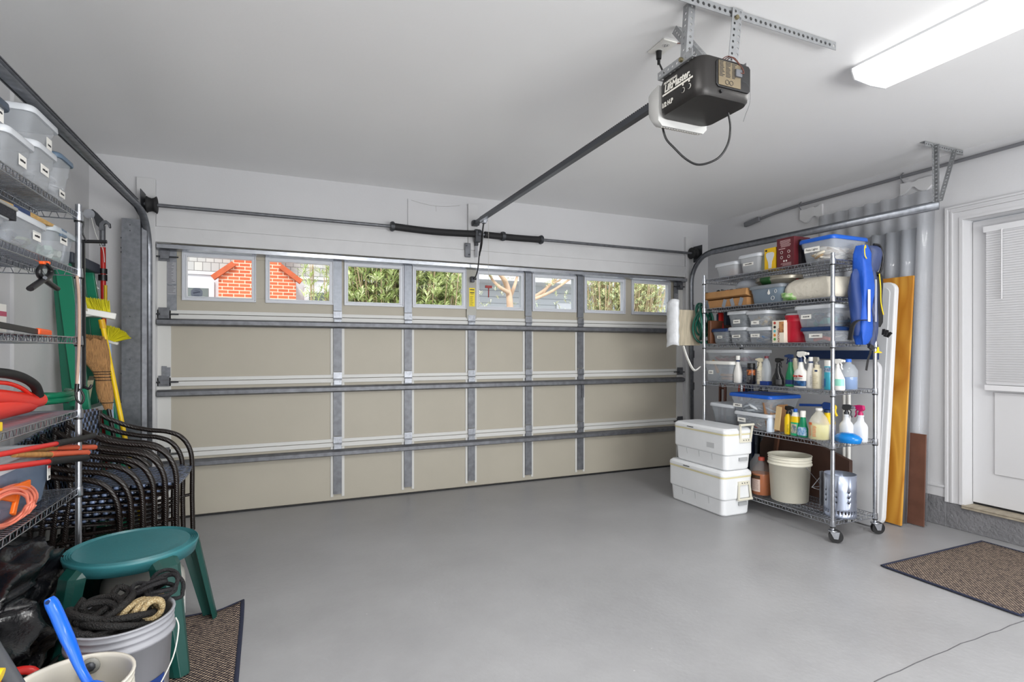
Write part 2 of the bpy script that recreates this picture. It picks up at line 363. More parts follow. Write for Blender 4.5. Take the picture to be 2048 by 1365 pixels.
# curb, baseboard, casing, entry door
b = MB(); b.box((XR-.012, EY1+.1, 0), (XR+.01, YB, .205)); b.box((XR-.012, YR, 0), (XR+.01, EY1+.1, .172))
struct('trim_1', b, m_curb, bevel=.004)
b = MB(); b.box((XR-.012, EY1+.106, .207), (XR+.005, YB, .275)); b.box((XR-.018, EY1+.106, .275), (XR+.005, YB, .293)); b.box((XR-.012, YR, .19), (XR+.005, EY0-.11, .28))
struct('baseboard_right', b, m_trim, bevel=.002)
def casing(b, y0, y1, z1, w_, x):
    for (t, a0, a1) in ((.022, 0, .014), (.015, .014, .034), (.02, .034, .046), (.013, .046, w_-.02), (.018, w_-.02, w_)):
        # a0..a1 measured from the outer edge
        b.box((x-t, y1+w_-a1, .18), (x, y1+w_-a0, z1+w_-a0)); b.box((x-t, y0-w_+a0, .18), (x, y0-w_+a1, z1+w_-a0))
        b.box((x-t+.0006, y0-w_+a0+.0004, z1+w_-a1+.0004), (x-.0004, y1+w_-a0-.0004, z1+w_-a0-.0006))
b = MB(); casing(b, EY0, EY1, EZ1, .106, XR)
struct('trim_2', b, m_trim)
b = MB(); b.box((XR, EY1-.001, .16), (XR+.11, EY1+.012, EZ1+.01)); b.box((XR, EY0-.012, .16), (XR+.11, EY0+.001, EZ1+.01)); b.box((XR, EY0, EZ1-.001), (XR+.11, EY1, EZ1+.012))
struct('trim_3', b, m_trim)
b = MB(); b.box((XR-.03, EY0, .16), (XR+.12, EY1, .178)); b.box((XR-.03, EY0, .172), (XR-.01, EY1, .184))
struct('trim_4', b, pm('worn_threshold', '#a89e8c', .6, var=.3, vscale=25), bevel=.002)
d2 = struct_root('door_2', (XR+.1, EY0, EZ0))
DX = XR+.1
b = MB(); y0, y1, z0, z1 = EY0+.004, EY1-.004, EZ0+.004, EZ1-.008
b.box((DX, y0, z0), (DX+.045, y1, z1))
def raised(b, y0, y1, z0, z1, x):
    for i, (a, t) in enumerate(((0, .010), (.022, .004), (.045, .009))): b.box((x-t, y0+a, z0+a), (x, y1-a, z1-a))
raised(b, y1-.13-.245, y1-.13, z0+.22, z0+.78, DX); raised(b, y0+.13, y0+.13+.245, z0+.22, z0+.78, DX)
b.build('door_leaf', m_trim, d2, world=True, bevel=.003)
MB().box((DX+.012, EY0+.001, .16), (DX+.04, EY1-.001, z0+.002)).build('light_leak_strip', m_blackm, d2, world=True)  # black strip added under the leaf to stop outside light leaking in
b = MB(); b.box((DX-.02, y0+.10, EZ0+.87), (DX-.001, y1-.10, z1-.05)); bl = b.build('glass_frame', m_trim, d2, world=True, bevel=.003)
b = MB(); b.box((DX-.05, y0+.085, z1-.095), (DX-.018, y1-.085, z1-.055)); b.box((DX-.045, y0+.09, EZ0+.80), (DX-.02, y1-.09, EZ0+.835))
z = EZ0+.85
while z < z1-.1:
    b.obox((DX-.033, (y0+y1)/2, z), (.026, y1-y0-.19, .0014), (0, math.radians(58), 0)); z += .0165
bl = b.build('blind', pm('white_blind', '#d8d8da', .5), d2, world=True)
b = MB(); b.cyl((DX-.055, y1-.19, z1-.09), (DX-.055, y1-.19, z1-.56), .0045, 8); b.build('wand', m_trim, bl, world=True)
# left wall panel and baseboard
struct('trim_5', MB().box((XL, 3.52, 0), (XL+.016, YB, ZC)), m_board)
struct('baseboard_left', MB().box((XL, YR, 0), (XL+.012, 3.52, .1)), m_trim)

# ------------------------------------------------------------------ garage door
door = struct_root('door_1', (DL, YB, 0))
COLX = [.417, 1.006, 1.59, 2.166, 2.74]; JZ = [0.012, .495, 1.03, 1.535, 2.09]
DY = YB+.012
m_lab = pm('grey_printed_label', '#9a9ba0', .5)
WIN = [(-.700, -.196), (-.130, .386), (.470, .970), (1.046, 1.545), (1.635, 2.122), (2.210, 2.695), (2.788, 3.283), (3.360, 3.868)]
WZ0, WZ1 = 1.640, 2.005
for k in range(4):
    z0, z1 = JZ[k], JZ[k+1]; b = MB(); b.cm = 0
    if k < 3: b.box((DL, DY+.012, z0+.0005), (DR, DY+.045, z1-.0005)); b.box((DL-.03, DY+.046, z0-.01), (DR+.03, DY+.05, z1+.01))
    else:   # top section with window openings
        b.box((DL, DY+.012, z0+.002), (DR, DY+.045, WZ0+.03)); b.box((DL, DY+.012, WZ1-.03), (DR, DY+.045, z1+.03)); b.box((DL-.03, DY+.046, z0), (DR+.03, DY+.05, WZ0+.02))
        xs = [DL]+[q for a in WIN for q in (a[0]+.03, a[1]-.03)]+[DR]
        for i in range(0, len(xs), 2): b.box((xs[i], DY+.012, WZ0+.03), (xs[i+1], DY+.045, WZ1-.03))
    b.cm = 1
    if k > 0: b.box((DL, DY, z0+.002), (DR, DY+.012, z0+.03))
    if k < 3: b.box((DL, DY, z1-.036), (DR, DY+.012, z1-.002))
    b.box((DL, DY, z0+.002), (DL+.088, DY+.012, z1)); b.box((DR-.085, DY, z0+.002), (DR, DY+.012, z1))
    if k < 3:
        for x in COLX:
            b.box((x-.055, DY+.004, z0+.03), (x-.033, DY+.012, z1-.036)); b.box((x+.033, DY+.004, z0+.03), (x+.055, DY+.012, z1-.036))
    sec = b.build('door_section', [m_beige, m_dwhite], door, world=True, bevel=.0015, segs=1)
b = MB(); b.box((DL, DY-.004, 0), (DR, DY+.05, .014)); b.build('bottom_seal', m_rubber, door, world=True)
for k in range(4):
    z0, z1 = JZ[k], JZ[k+1]
    for i, x in enumerate(COLX):
        b = MB(); hw = .033
        if k == 3 and i == 2: hw = .047
        b.box((x-hw, DY-.010, z0+.055 if k < 3 or i != 2 else z0+.02), (x+hw, DY+.012, z1-(.03 if k < 3 else .03)))
        b.box((x-.012, DY-.0115, z1-.11), (x-.009, DY-.0095, z1-.05)); b.box((x+.009, DY-.0115, z1-.11), (x+.012, DY-.0095, z1-.05))
        b.build('stile', pm('grey_operator_plate', '#97968f', .45, .3, var=.08, vscale=10) if (k == 3 and i == 2) else m_galvd if k < 3 else pm('bluish_galvanised', '#84888f', .4, .6, var=.15, vscale=30), door, world=True)
        if k > 0:
            b = MB(); b.box((x-.034, DY-.016, z0-.008), (x+.034, DY-.008, z0+.05)); b.box((x-.03, DY-.016, z0-.052), (x+.03, DY-.006, z0-.01))
            b.cyl((x-.032, DY-.018, z0-.009), (x+.032, DY-.018, z0-.009), .006, 8)
            for sx in (-.018, .018):
                for dz in (.02, .036, -.028): b.cyl((x+sx, DY-.021, z0+dz), (x+sx, DY-.01, z0+dz), .0055, 6)
            b.build('hinge', m_galv, door, world=True)
SZ = [.412, .942, 1.472, 2.028]
for k, z in enumerate(SZ):
    b = MB(); h = .028; d = .055
    poly = [(DY-.004, z-h), (DY-.004, z-h+.01), (DY-.03, z-h+.012), (DY-d, z-.012), (DY-d, z+.012), (DY-.03, z+h-.012), (DY-.004, z+h-.01), (DY-.004, z+h), (DY-.033, z+h-.004), (DY-d-.004, z+.014), (DY-d-.004, z-.014), (DY-.033, z-h+.004)]
    b.prism(poly, 'x', DL+.006 if k else DL+.02, DR-.02 if k < 3 else DR+.01)
    b.build('strut', m_bright if k == 3 else m_galvd, door, world=True)
for side, x, sg in (('l', DL+.045, -1), ('r', DR-.045, 1)):
    for k in range(5):
        z = [.06, .495, 1.03, 1.535, 1.96][k]; b = MB()
        b.box((x-.035, DY-.012, z-.035), (x+.035, DY-.004, z+.045)); b.box((x-.02, DY-.03, z-.018), (x+.035 if sg < 0 else x+.02, DY-.012, z+.012))
        for dz in (-.024, .03):
            for dx in (-.02, .02): b.cyl((x+dx, DY-.018, z+dz), (x+dx, DY-.01, z+dz), .0055, 6)
        hb = b.build('roller_hinge', m_galvd, door, world=True)
        b = MB(); b.cyl((x+sg*.085, DY-.024, z-.004), (x-sg*.095, DY-.024, z-.004), .0055, 8); b.build('roller_stem', m_dark, hb, world=True)
        b = MB(); b.cyl((x+sg*.062, DY-.024, z-.004), (x+sg*.08, DY-.024, z-.004), .022, 14); b.build('roller', m_white, hb, world=True)
b = MB(); b.box((DL+.062, DY-.002, 1.56), (DL+.125, DY+.002, 2.04)); e = b.build('end_plate', m_galv, door, world=True)
b = MB(); b.box((DL+.066, DY-.004, 1.76), (DL+.121, DY-.001, 1.92)); b.box((DL+.066, DY-.004, 1.68), (DL+.121, DY-.001, 1.745)); p = b.build('instruction_label', m_lab, e, world=True)
b = MB()
for i in range(22):
    z = 1.912-.0105*i
    if 1.745 < z < 1.765: continue
    b.box((DL+.070, DY-.0048, z), (DL+.070+.02+.028*R.random(), DY-.0042, z+.003))
b.build('printing', pm('dark_grey_print', '#57585c', .6), p, world=True)
b = MB(); b.box((DR-.125, DY-.002, 1.56), (DR-.065, DY+.002, 2.04)); e = b.build('end_plate', m_galv, door, world=True)
b = MB(); b.box((DR-.118, DY-.004, 1.69), (DR-.072, DY-.001, 1.88)); p = b.build('instruction_label', m_lab, e, world=True)
b = MB()
for i in range(15): b.box((DR-.114, DY-.0048, 1.87-.0115*i), (DR-.114+.02+.018*R.random(), DY-.0042, 1.873-.0115*i))
b.build('printing', MATS['dark_grey_print'], p, world=True)
for z in (.78, 1.06):
    b = MB(); b.box((DL+.03, DY-.008, z), (DL+.062, DY, z+.085)); b.box((DL+.062, DY-.014, z+.01), (DL+.085, DY, z+.075))
    if z > 1: b.build('lock_plate', m_galv, door, world=True)
b = MB(); b.box((2.745, DY-.024, .79), (2.772, DY-.010, .915)); b.box((2.752, DY-.03, .80), (2.765, DY-.024, .905)); b.build('pull_handle', m_galvd, door, world=True)
# windows in the door
for i, (x0, x1) in enumerate(WIN):
    b = MB(); zz0, zz1 = WZ0, WZ1
    def frame(b, x0, x1, z0, z1, t, ya, yb):
        b.box((x0, ya, z0), (x1, yb, z0+t)); b.box((x0, ya, z1-t), (x1, yb, z1)); b.box((x0, ya, z0+t), (x0+t, yb, z1-t)); b.box((x1-t, ya, z0+t), (x1, yb, z1-t))
    frame(b, x0, x1, zz0, zz1, .008, DY-.006, DY+.012)
    frame(b, x0+.008, x1-.008, zz0+.008, zz1-.008, .014, DY+.004, DY+.02)
    frame(b, x0+.022, x1-.022, zz0+.022, zz1-.022, .010, DY-.001, DY+.05)
    fr = b.build('window_frame', m_vinyl, door, world=True, bevel=.0012, segs=1)
    b = MB(); b.box((x0+.03, DY+.028, zz0+.03), (x1-.03, DY+.030, zz1-.03)); b.build('glass_pane', m_glass, fr, world=True)
    if i == 0:
        c = Vector((-.606, DY+.026, 1.7)); b = MB()
        b.prism([(c.x+.042*math.cos(PI/8+k*PI/4), c.z+.042*math.sin(PI/8+k*PI/4)) for k in range(8)], 'y', DY+.024, DY+.0275)
        st = b.build('octagonal_decal', pm('slate_blue_decal', '#777e8c', .5), fr, world=True)
        b = MB()
        b.tube([(c.x-.024+.0016*k, DY+.0235, c.z-.002+.006*math.sin(k*1.3)+.0004*k) for k in range(30)], .0014, 5)
        b.box((c.x-.02, DY+.0232, c.z-.018), (c.x+.018, DY+.0238, c.z-.0155)); b.box((c.x-.016, DY+.0232, c.z-.026), (c.x+.013, DY+.0238, c.z-.024)); b.box((c.x-.014, DY+.0232, c.z+.017), (c.x+.014, DY+.0238, c.z+.019))
        b.build('scrawled_lettering', pm('navy_ink', '#2b3350', .6), st, world=True)
# yellow warning sticker on operator plate
b = MB(); b.box((1.566, DY-.0125, 1.665), (1.620, DY-.0102, 1.835)); st = b.build('warning_sticker', pm('warning_yellow', '#e6cf1e', .5), door, world=True)
b = MB(); b.box((1.572, DY-.0132, 1.814), (1.614, DY-.0124, 1.822)); b.box((1.572, DY-.0132, 1.788), (1.614, DY-.0124, 1.796)); b.box((1.578, DY-.0132, 1.777), (1.608, DY-.0124, 1.781))
for i in range(10): b.box((1.573, DY-.0132, 1.755-.009*i), (1.573+.018+.02*R.random(), DY-.0124, 1.7575-.009*i))
b.build('sticker_printing', m_ink, st, world=True)
# operator arm bracket
b = MB(); b.box((1.575, DY-.055, 1.885), (1.605, DY-.01, 1.935)); b.cyl((1.57, DY-.05, 1.915), (1.62, DY-.05, 1.915), .011, 10); b.build('arm_bracket', m_dark, door, world=True)

# header, jambs, pads
b = MB(); b.box((DL-.03, YB-.025, 2.06), (DR+.03, YB, DT+.06)); struct('trim_6', b, m_board, bevel=.002)
b = MB(); b.box((DL-.118, YB-.036, 0), (DL-.002, YB, 2.52)); struct('trim_7', b, m_board, bevel=.003)
b = MB(); b.box((DR+.004, YB-.036, 0), (DR+.10, YB, 2.5)); struct('trim_8', b, m_board, bevel=.003)
b = MB(); b.box((1.545, YB-.036, DT+.06), (1.642, YB, 2.595)); struct('trim_9', b, m_board, bevel=.002)
b = MB(); b.box((DL, YB-.018, DT+.062), (DR, YB, 2.30)); struct('trim_10', b, m_board, bevel=.001)
b = MB(); b.box((1.0, YB-.012, 2.302), (1.544, YB, 2.585)); struct('trim_11', b, m_wall, bevel=.001)
b = MB(); b.tube([(1.03+.44*t/20, YB-.0125, 2.575-.028*math.sin(PI*t/20)) for t in range(21)], .0011, 4); b.tube([(1.25, YB-.0125, 2.548), (1.252, YB-.0125, 2.50)], .0009, 4)
o = struct('trim_12', b, pm('crack_line', '#8a8884', .9))
b = MB(); b.box((DL-.16, YB-.022, 1.2), (DL-.119, YB-.002, 1.86)); struct('trim_13', b, m_board)

# ------------------------------------------------------------------ tracks
def track(x, sg, label, zend, yend, zh):
    t = thing('door_track', label, 'door track', (x, YB-.1, 0))
    path = [(x, YB-.045, .01), (x, YB-.045, 1.95)]
    r = .30; cy = YB-.045-r; cz = zh-r
    path[1] = (x, YB-.045, cz)
    for i in range(1, 13):
        a = PI/2*i/12; path.append((x, cy+r*math.cos(a), cz+r*math.sin(a)))
    path.append((x, yend, zend)); P = [Vector(p) for p in path]
    prof = [(-.026, .024), (-.026, -.018), (-.020, -.026), (0, -.026), (.022, -.026), (.026, -.018), (.026, -.008)]   # (inward normal n, lateral)
    def sweep(prof_, off=0):
        rr = []
        for i, p in enumerate(P):
            a = P[max(i-1, 0)]; c = P[min(i+1, len(P)-1)]; d = (c-a).normalized(); nrm = Vector((0, d.z, -d.y)); 
            rr.append([p+nrm*q[0]+Vector((-sg*q[1], 0, 0)) for q in prof_])
        return rr
    b = MB(); rr = sweep(prof); n = len(prof)
    vv = [q for r_ in rr for q in r_]
    b.add(vv, [(i*n+k, i*n+k+1, (i+1)*n+k+1, (i+1)*n+k) for i in range(len(P)-1) for k in range(n-1)], True)
    b.build('rail', m_galv, t, world=True, solid=.002)
    # jamb brackets
    for z in (.45, .87, 1.22, 1.72):
        b = MB(); b.box((x+sg*.020, YB-.075, z-.04), (x+sg*.026, YB-.036, z+.04)); b.box((x+sg*.024, YB-.04, z-.04), (x+sg*.062, YB-.036, z+.04))
        for dz in (-.02, .02): b.cyl((x+sg*.044, YB-.046, z+dz), (x+sg*.044, YB-.036, z+dz), .007, 6)
        b.build('bracket', m_galvd, t, world=True)
    b = MB(); b.beam((x+sg*.030, yend, zend), (x+sg*.030, YB-.34, zh), .004, .05)
    b.beam((x+sg*.018, yend, zend+.03), (x+sg*.018, YB-.34, zh+.03), .03, .004)
    b.build('stiffener', m_galvd, t, world=True)
    b = MB(); b.beam((x+sg*.032, YB-.06, zh-.05), (x+sg*.032, YB-.42, zh+.01), .004, .035); b.build('flag_angle', m_dark, t, world=True)
    return t
track(DL-.038, -1, 'galvanised garage door track curving back above the left shelving', 2.245, .2, 2.255)
tr = track(4.09, 1, 'galvanised garage door track curving back along the right wall', 2.25, 2.225, 2.285)
def punched(b, p0, p1, nrm, side, wd=.032, t=.002, pitch=.024, hole=.0045):
    """L-shaped punched angle from p0 to p1: two flanges along directions nrm and side"""
    p0 = Vector(p0); p1 = Vector(p1); d = (p1-p0); L_ = d.length; d.normalize()
    for fl, ot in ((Vector(nrm), Vector(side)), (Vector(side), Vector(nrm))):
        fl = fl.normalized()
        # strip with real hexagonal holes
        n = max(1, int(L_/pitch)); pt = L_/n
        for i in range(n):
            c = p0+d*(i+.5)*pt+fl*wd*.5
            rect = []; hol = []
            for k in range(8):
                a = 2*PI*(k+.5)/8; hol.append(c+(d*math.cos(a)+fl*math.sin(a))*hole*1.25)
            for k in range(8):
                a = 2*PI*(k+.5)/8; ca, sa = math.cos(a), math.sin(a); m_ = max(abs(ca), abs(sa))
                rect.append(c+d*(ca/m_*pt*.5)+fl*(sa/m_*wd*.5))
            # corners: octagon sample hits edges near corners; push to true corners
            cor = []
            for k in range(8):
                a = 2*PI*(k+.5)/8; ca, sa = math.cos(a), math.sin(a)
                cor.append(c+d*((1 if ca > 0 else -1)*pt*.5 if abs(ca) > abs(sa) else (1 if ca > 0 else -1)*pt*.5)+fl*((1 if sa > 0 else -1)*wd*.5 if abs(sa) > abs(ca) else sa/abs(ca)*wd*.5))
            b.add(hol+cor, [(k, (k+1) % 8, 8+(k+1) % 8, 8+k) for k in range(8)])
    return b
m_perf = pm('punched_zinc_angle', '#a4a6a8', .4, .55, var=.15, vscale=30)
t = thing('track_hanger', 'punched steel angle hanger holding up the right door track end', 'bracket', (4.1, 2.22, ZC))
b = MB(); punched(b, (3.945, 2.215, ZC-.003), (4.375, 2.215, ZC-.003), (0, 1, 0), (0, 0, -1)); b.build('ceiling_angle', m_perf, t, world=True, solid=.002)
b = MB(); punched(b, (4.035, 2.21, ZC-.02), (4.075, 2.23, 2.27), (1, 0, 0), (0, -1, 0)); punched(b, (4.035, 2.21, ZC-.02), (4.075, 2.23, 2.27), (-1, 0, 0), (0, -.01, 0), wd=.022)
b.build('vertical_angle', m_perf, t, world=True, solid=.002)
b = MB(); punched(b, (4.25, 2.215, ZC-.02), (4.12, 2.235, 2.28), (1, 0, .3), (0, -1, 0)); b.build('diagonal_angle', m_perf, t, world=True, solid=.002)

# ------------------------------------------------------------------ torsion shaft
t = thing('torsion_shaft', 'steel torsion shaft with black wound spring above the garage door', 'torsion spring', (1.59, YB-.1, 2.31))
TY, TZ = YB-.095, 2.312
b = MB(); b.cyl((DL-.06, TY, TZ), (4.12, TY, TZ), .0135, 12); b.build('shaft', m_galvd, t, world=True)
def spring(x0, x1, sag):
    b = MB(); n = 90
    rr = []
    for i in range(n+1):
        u = i/n; x = x0+(x1-x0)*u; z = TZ-sag*math.sin(PI*u); r = .029+.0012*(i % 2)
        rr.append([(x, TY+r*math.cos(2*PI*k/14), z+r*math.sin(2*PI*k/14)) for k in range(14)])
    b.rings(rr); return b
spring(.86, 1.60, .012).build('spring', m_blackm, t, world=True)
spring(1.68, 2.24, .004).build('spring', m_blackm, t, world=True)
for x in (.85, 2.25, 1.625, 1.86):
    b = MB(); b.cyl((x-.016, TY, TZ), (x+.016, TY, TZ), .037 if x in (.85, 2.25) else .04, 12)
    for k in range(4): b.obox((x, TY+.035*math.cos(k*PI/2+.4), TZ+.035*math.sin(k*PI/2+.4)), (.02, .014, .014), (k*PI/2+.4, 0, 0))
    b.build('winding_cone', m_dark, t, world=True)
b = MB(); b.box((1.585, TY-.03, TZ-.075), (1.64, TY+.02, TZ+.03)); b.box((1.60, TY+.02, TZ-.1), (1.63, YB-.036, TZ+.05)); b.build('centre_bearing', m_dark, t, world=True, bevel=.006)
for x, sg in ((DL-.012, 1), (4.09, -1)):
    b = MB(); prof = [(.03, -.034), (.06, -.03), (.052, -.02), (.046, 0), (.05, .015), (.062, .03), (.035, .034)]
    rr = [[(x+sg*z+.0, TY+r*math.cos(2*PI*k/20), TZ+r*math.sin(2*PI*k/20)) for k in range(20)] for r, z in prof]; b.rings(rr); b.build('cable_drum', m_blackm, t, world=True)
    b = MB(); b.box((x-sg*.052, YB-.19 if sg > 0 else YB-.17, TZ-.085), (x-sg*.048, YB-.037, TZ+.085)); b.build('bearing_plate', m_dark, t, world=True)
# sensor style safety block below the springs and tag
t = thing('spring_anchor_plate', 'small grey steel anchor plate on the wall under the black spring', 'bracket', (1.53, YB-.03, 2.16))
MB().box((1.510, YB-.048, 2.105), (1.565, YB-.037, 2.235)).build('plate', m_galvd, t, world=True, bevel=.006)
for q in ((1.525, 2.21), (1.55, 2.13)): MB().cyl((q[0], YB-.056, q[1]), (q[0], YB-.046, q[1]), .008, 6).build('bolt', m_dark, t, world=True)
b = MB(); b.obox((1.615, YB-.06, 2.175), (.024, .0015, .13), (.03, 0, .02)); b.build('hanging_tag', m_lab, t, world=True)
# ------------------------------------------------------------------ opener
op = thing('garage_door_opener', 'black and white garage door opener motor hung from the ceiling', 'door opener', (1.602, 1.73, 2.255))
X0, X1, Y0, Y1, Z0, Z1 = 1.467, 1.737, 1.603, 1.862, 2.252, 2.405
b = MB(); cx, cy = (X0+X1)/2, (Y0+Y1)/2; W_, L_ = X1-X0, Y1-Y0
b.rings([rrect(W_-.02, L_-.02, .04, Z0, (cx, cy), 6), rrect(W_-.004, L_-.004, .045, Z0+.012, (cx, cy), 6), rrect(W_, L_, .045, Z0+.03, (cx, cy), 6), rrect(W_, L_, .045, Z1-.02, (cx, cy), 6), rrect(W_-.01, L_-.01, .045, Z1, (cx, cy), 6)])
m_opk = pm('opener_charcoal', '#2b2928', .38, .35, bump=.05, bscale=300)
b.build('housing', m_opk, op, world=True)
# raised vent bezel and rating label on the face toward the room
b = MB(); fy = Y0
b.prism([(X0+.075+q[0], Z0+.035+q[1]) for q in [(0, .01), (.01, 0), (.165, 0), (.175, .01), (.175, .098), (.165, .108), (.01, .108), (0, .098)]], 'y', fy-.006, fy+.01)
b.build('control_bezel', m_black, op, world=True, bevel=.003)
b = MB(); b.box((X0+.083, fy-.0085, Z0+.042), (X0+.195, fy-.005, Z0+.136)); lb = b.build('rating_label', pm('tan_foil_label', '#80745e', .35, .4), op, world=True)
b = MB()
for i in range(11):
    z = Z0+.131-.0055*i
    for xx in (.086, .118, .15): b.box((X0+xx, fy-.0095, z), (X0+xx+.014+.012*R.random(), fy-.0083, z+.0022))
for cxx in (.125, .146):
    b.tube([(X0+cxx+.009*math.cos(a*PI/8), fy-.009, Z0+.056+.009*math.sin(a*PI/8)) for a in range(16)], .001, 5, closed=True)
b.build('label_printing', m_ink, lb, world=True)
b = MB(); b.box((X0+.165, fy-.018, Z0+.085), (X0+.195, fy-.006, Z0+.115)); tb = b.build('terminal_block', m_galvd, op, world=True, bevel=.003)
b = MB()
for k in range(3):
    b.tube(bez([(X0+.13+.01*k, fy+.05, Z1+.005), (X0+.15+.01*k, fy+.01, Z1+.02), (X0+.19, fy-.012, Z1-.02), (X0+.2, fy-.02, Z1-.05), (X0+.185+.006*k, fy-.018, Z0+.1)], 6), .0018, 5)
b.build('bell_wire', pm('brown_wire', '#5a2e22', .5), op, world=True)
b = MB(); b.tube(bez([(X0+.2, fy-.01, Z0+.075), (X0+.235, fy-.012, Z0+.06), (X0+.24, fy-.012, Z0), (X0+.215, fy-.012, Z0-.06), (X0+.205, fy-.012, Z0-.085)], 8), .0008, 4)
b.build('antenna_wire', m_dark, op, world=True)
b = MB(); b.cyl((X0+.1, fy-.008, Z0+.02), (X0+.1, fy+.002, Z0+.02), .007, 10); b.build('knob', m_black, op, world=True)
# side face logo
m_logo = pm('white_print', '#dddad2', .5)
text('LiftMaster.', .042, m_logo, op, Vector((X0-.0012, 1.735, 2.352))-op.location, FACE_XM, 'brand_lettering', sx=.86, shear=.18, bold=.0012)
text('PROFESSIONAL', .012, m_logo, op, Vector((X0-.0012, 1.775, 2.376))-op.location, FACE_XM, 'small_lettering', sx=1.0, shear=.18, bold=.0003)
b = MB(); b.box((X0-.0015, 1.645, 2.327), (X0-.0002, 1.825, 2.334))
for k in range(12): b.box((X0-.0018, 1.65+k*.0145, 2.3285), (X0-.0004, 1.6535+k*.0145, 2.3325))
b.build('logo_rule', m_logo, op, world=True)
text('1/2 H.P', .027, m_logo, op, Vector((X0-.0012, 1.795, 2.288))-op.location, FACE_XM, 'power_lettering', sx=.85, bold=.0008)
for yy in (1.70, 1.665):
    b = MB(); b.cyl((X0-.007, yy, 2.30), (X0+.004, yy, 2.30), .0085, 12); kb = b.build('adjustment_knob', m_black, op, world=True)
    b = MB(); b.tube([(X0-.0015, yy+.0095*math.cos(a*PI/8), 2.301+.0095*math.sin(a*PI/8)) for a in range(2, 16)], .0012, 5); b.obox((X0-.001, yy, 2.323), (.001, .008, .008), (.7, 0, 0)); b.build('knob_marking', m_logo, kb, world=True)
# white light covers front and back
def lightcover(y0, sg):
    b = MB(); rr = []
    for i in range(9):
        a = PI/2*i/8; dy = .085*math.sin(a); zt = Z1-.012; zb = Z0-.028+.085*(1-math.cos(a))
        ww = W_/2*(.98-.12*(1-math.cos(a)))
        pts = [(cx-ww, y0+sg*dy, zt-.02*i/8), (cx-ww, y0+sg*dy, zb+.02), (cx-ww*.85, y0+sg*dy, zb), (cx+ww*.85, y0+sg*dy, zb), (cx+ww, y0+sg*dy, zb+.02), (cx+ww, y0+sg*dy, zt-.02*i/8)]
        rr.append(pts)
    b.rings(rr); o = b.build('light_cover', pm('white_lens', '#c6c6c4', .6), op, world=True)
    b = MB()
    for k in range(16):
        x = cx-.105+.014*k; b.beam((x, y0+sg*.012, Z0-.0285), (x, y0+sg*.05, Z0-.0145), .003, .0022)
    b.build('lens_rib', m_logo, o, world=True)
lightcover(Y1-.005, 1)
b = MB(); b.box((X1-.045, Y0+.03, Z0+.02), (X1+.007, Y1-.03, Z1-.02)); b.build('side_cover', MATS['white_lens'], op, world=True, bevel=.008)
# rail
b = MB(); b.box((1.585, 1.80, 2.398), (1.619, YB-.06, 2.402)); b.box((1.585, 1.80, 2.402), (1.589, YB-.06, 2.428)); b.box((1.615, 1.80, 2.402), (1.619, YB-.06, 2.428))
rl = b.build('rail', pm('dark_rail_steel', '#55585e', .35, .7), op, world=True)
b = MB(); y = 1.9
b.box((1.595, 1.85, 2.43), (1.609, YB-.1, 2.436))
while y < YB-.2: b.box((1.594, y, 2.436), (1.610, y+.008, 2.4395)); y += .016
b.build('chain', m_black, rl, world=True)
b = MB(); b.box((1.575, YB-.10, 2.392), (1.628, YB-.038, 2.436)); b.cyl((1.57, YB-.075, 2.41), (1.634, YB-.075, 2.41), .018, 10); b.build('header_bracket', m_dark, op, world=True)
b = MB(); b.box((1.582, YB-.34, 2.378), (1.622, YB-.24, 2.40)); b.obox((1.602, YB-.30, 2.372), (.03, .05, .02)); tl = b.build('trolley', m_bright, op, world=True, bevel=.003)
b = MB(); b.tube(bez([(1.605, YB-.27, 2.375), (1.605, YB-.24, 2.20), (1.602, YB-.19, 2.12)], 4), .007, 6, flat=(1, .5)); b.beam((1.605, YB-.275, 2.37), (1.60, YB-.18, 2.10), .006, .022)
b.tube(bez([(1.60, YB-.185, 2.14), (1.598, YB-.15, 2.0), (1.596, YB-.10, 1.935), (1.592, YB-.045, 1.915)], 6), .009, 6, flat=(1, .6)); b.build('door_arm', m_black, tl, world=True)
b = MB(); b.tube([(1.63, YB-.33, 2.38), (1.631, YB-.33, 1.82)], .0016, 5); b.build('release_cord', pm('pale_cord', '#b8b4ae', .7), tl, world=True)
b = MB(); b.box((1.600, YB-.337, 1.80), (1.662, YB-.323, 1.822)); b.cyl((1.631, YB-.33, 1.822), (1.631, YB-.33, 1.72), .005, 8); b.build('release_handle', pm('dull_red', '#8c2420', .5), tl, world=True, bevel=.003)
# hanger frame
hg = thing('opener_hanger', 'punched zinc angle frame bolting the opener to the ceiling', 'bracket', (1.6, 1.69, ZC))
b = MB(); punched(b, (1.30, 1.665, ZC-.003), (2.31, 1.665, ZC-.003), (0, 1, 0), (0, 0, -1), wd=.036, pitch=.028, hole=.006); b.build('ceiling_angle', m_perf, hg, world=True, solid=.002)
b = MB(); punched(b, (1.497, 1.70, ZC-.005), (1.476, 1.70, 2.385), (1, 0, 0), (0, 1, 0)); b.build('hanger_angle', m_perf, hg, world=True, solid=.002)
b = MB(); punched(b, (1.715, 1.655, ZC-.005), (1.688, 1.66, 2.385), (-1, 0, 0), (0, 1, 0)); punched(b, (1.715, 1.655, ZC-.005), (1.688, 1.66, 2.385), (1, 0, 0), (0, .01, 0), wd=.02); b.build('hanger_angle', m_perf, hg, world=True, solid=.002)
b = MB(); punched(b, (1.55, 1.84, ZC-.01), (1.50, 1.622, 2.402), (1, 0, 0), (0, 1, -.8)); b.build('brace_angle', m_perf, hg, world=True, solid=.002)
for q, sg in ((1.462, 1), (1.74, -1)): punched(MB(), (q, 1.64, 2.408), (q, 1.85, 2.408), (0, 0, 1), (sg, 0, 0), wd=.03).build('side_angle', m_perf, hg, world=True, solid=.002)
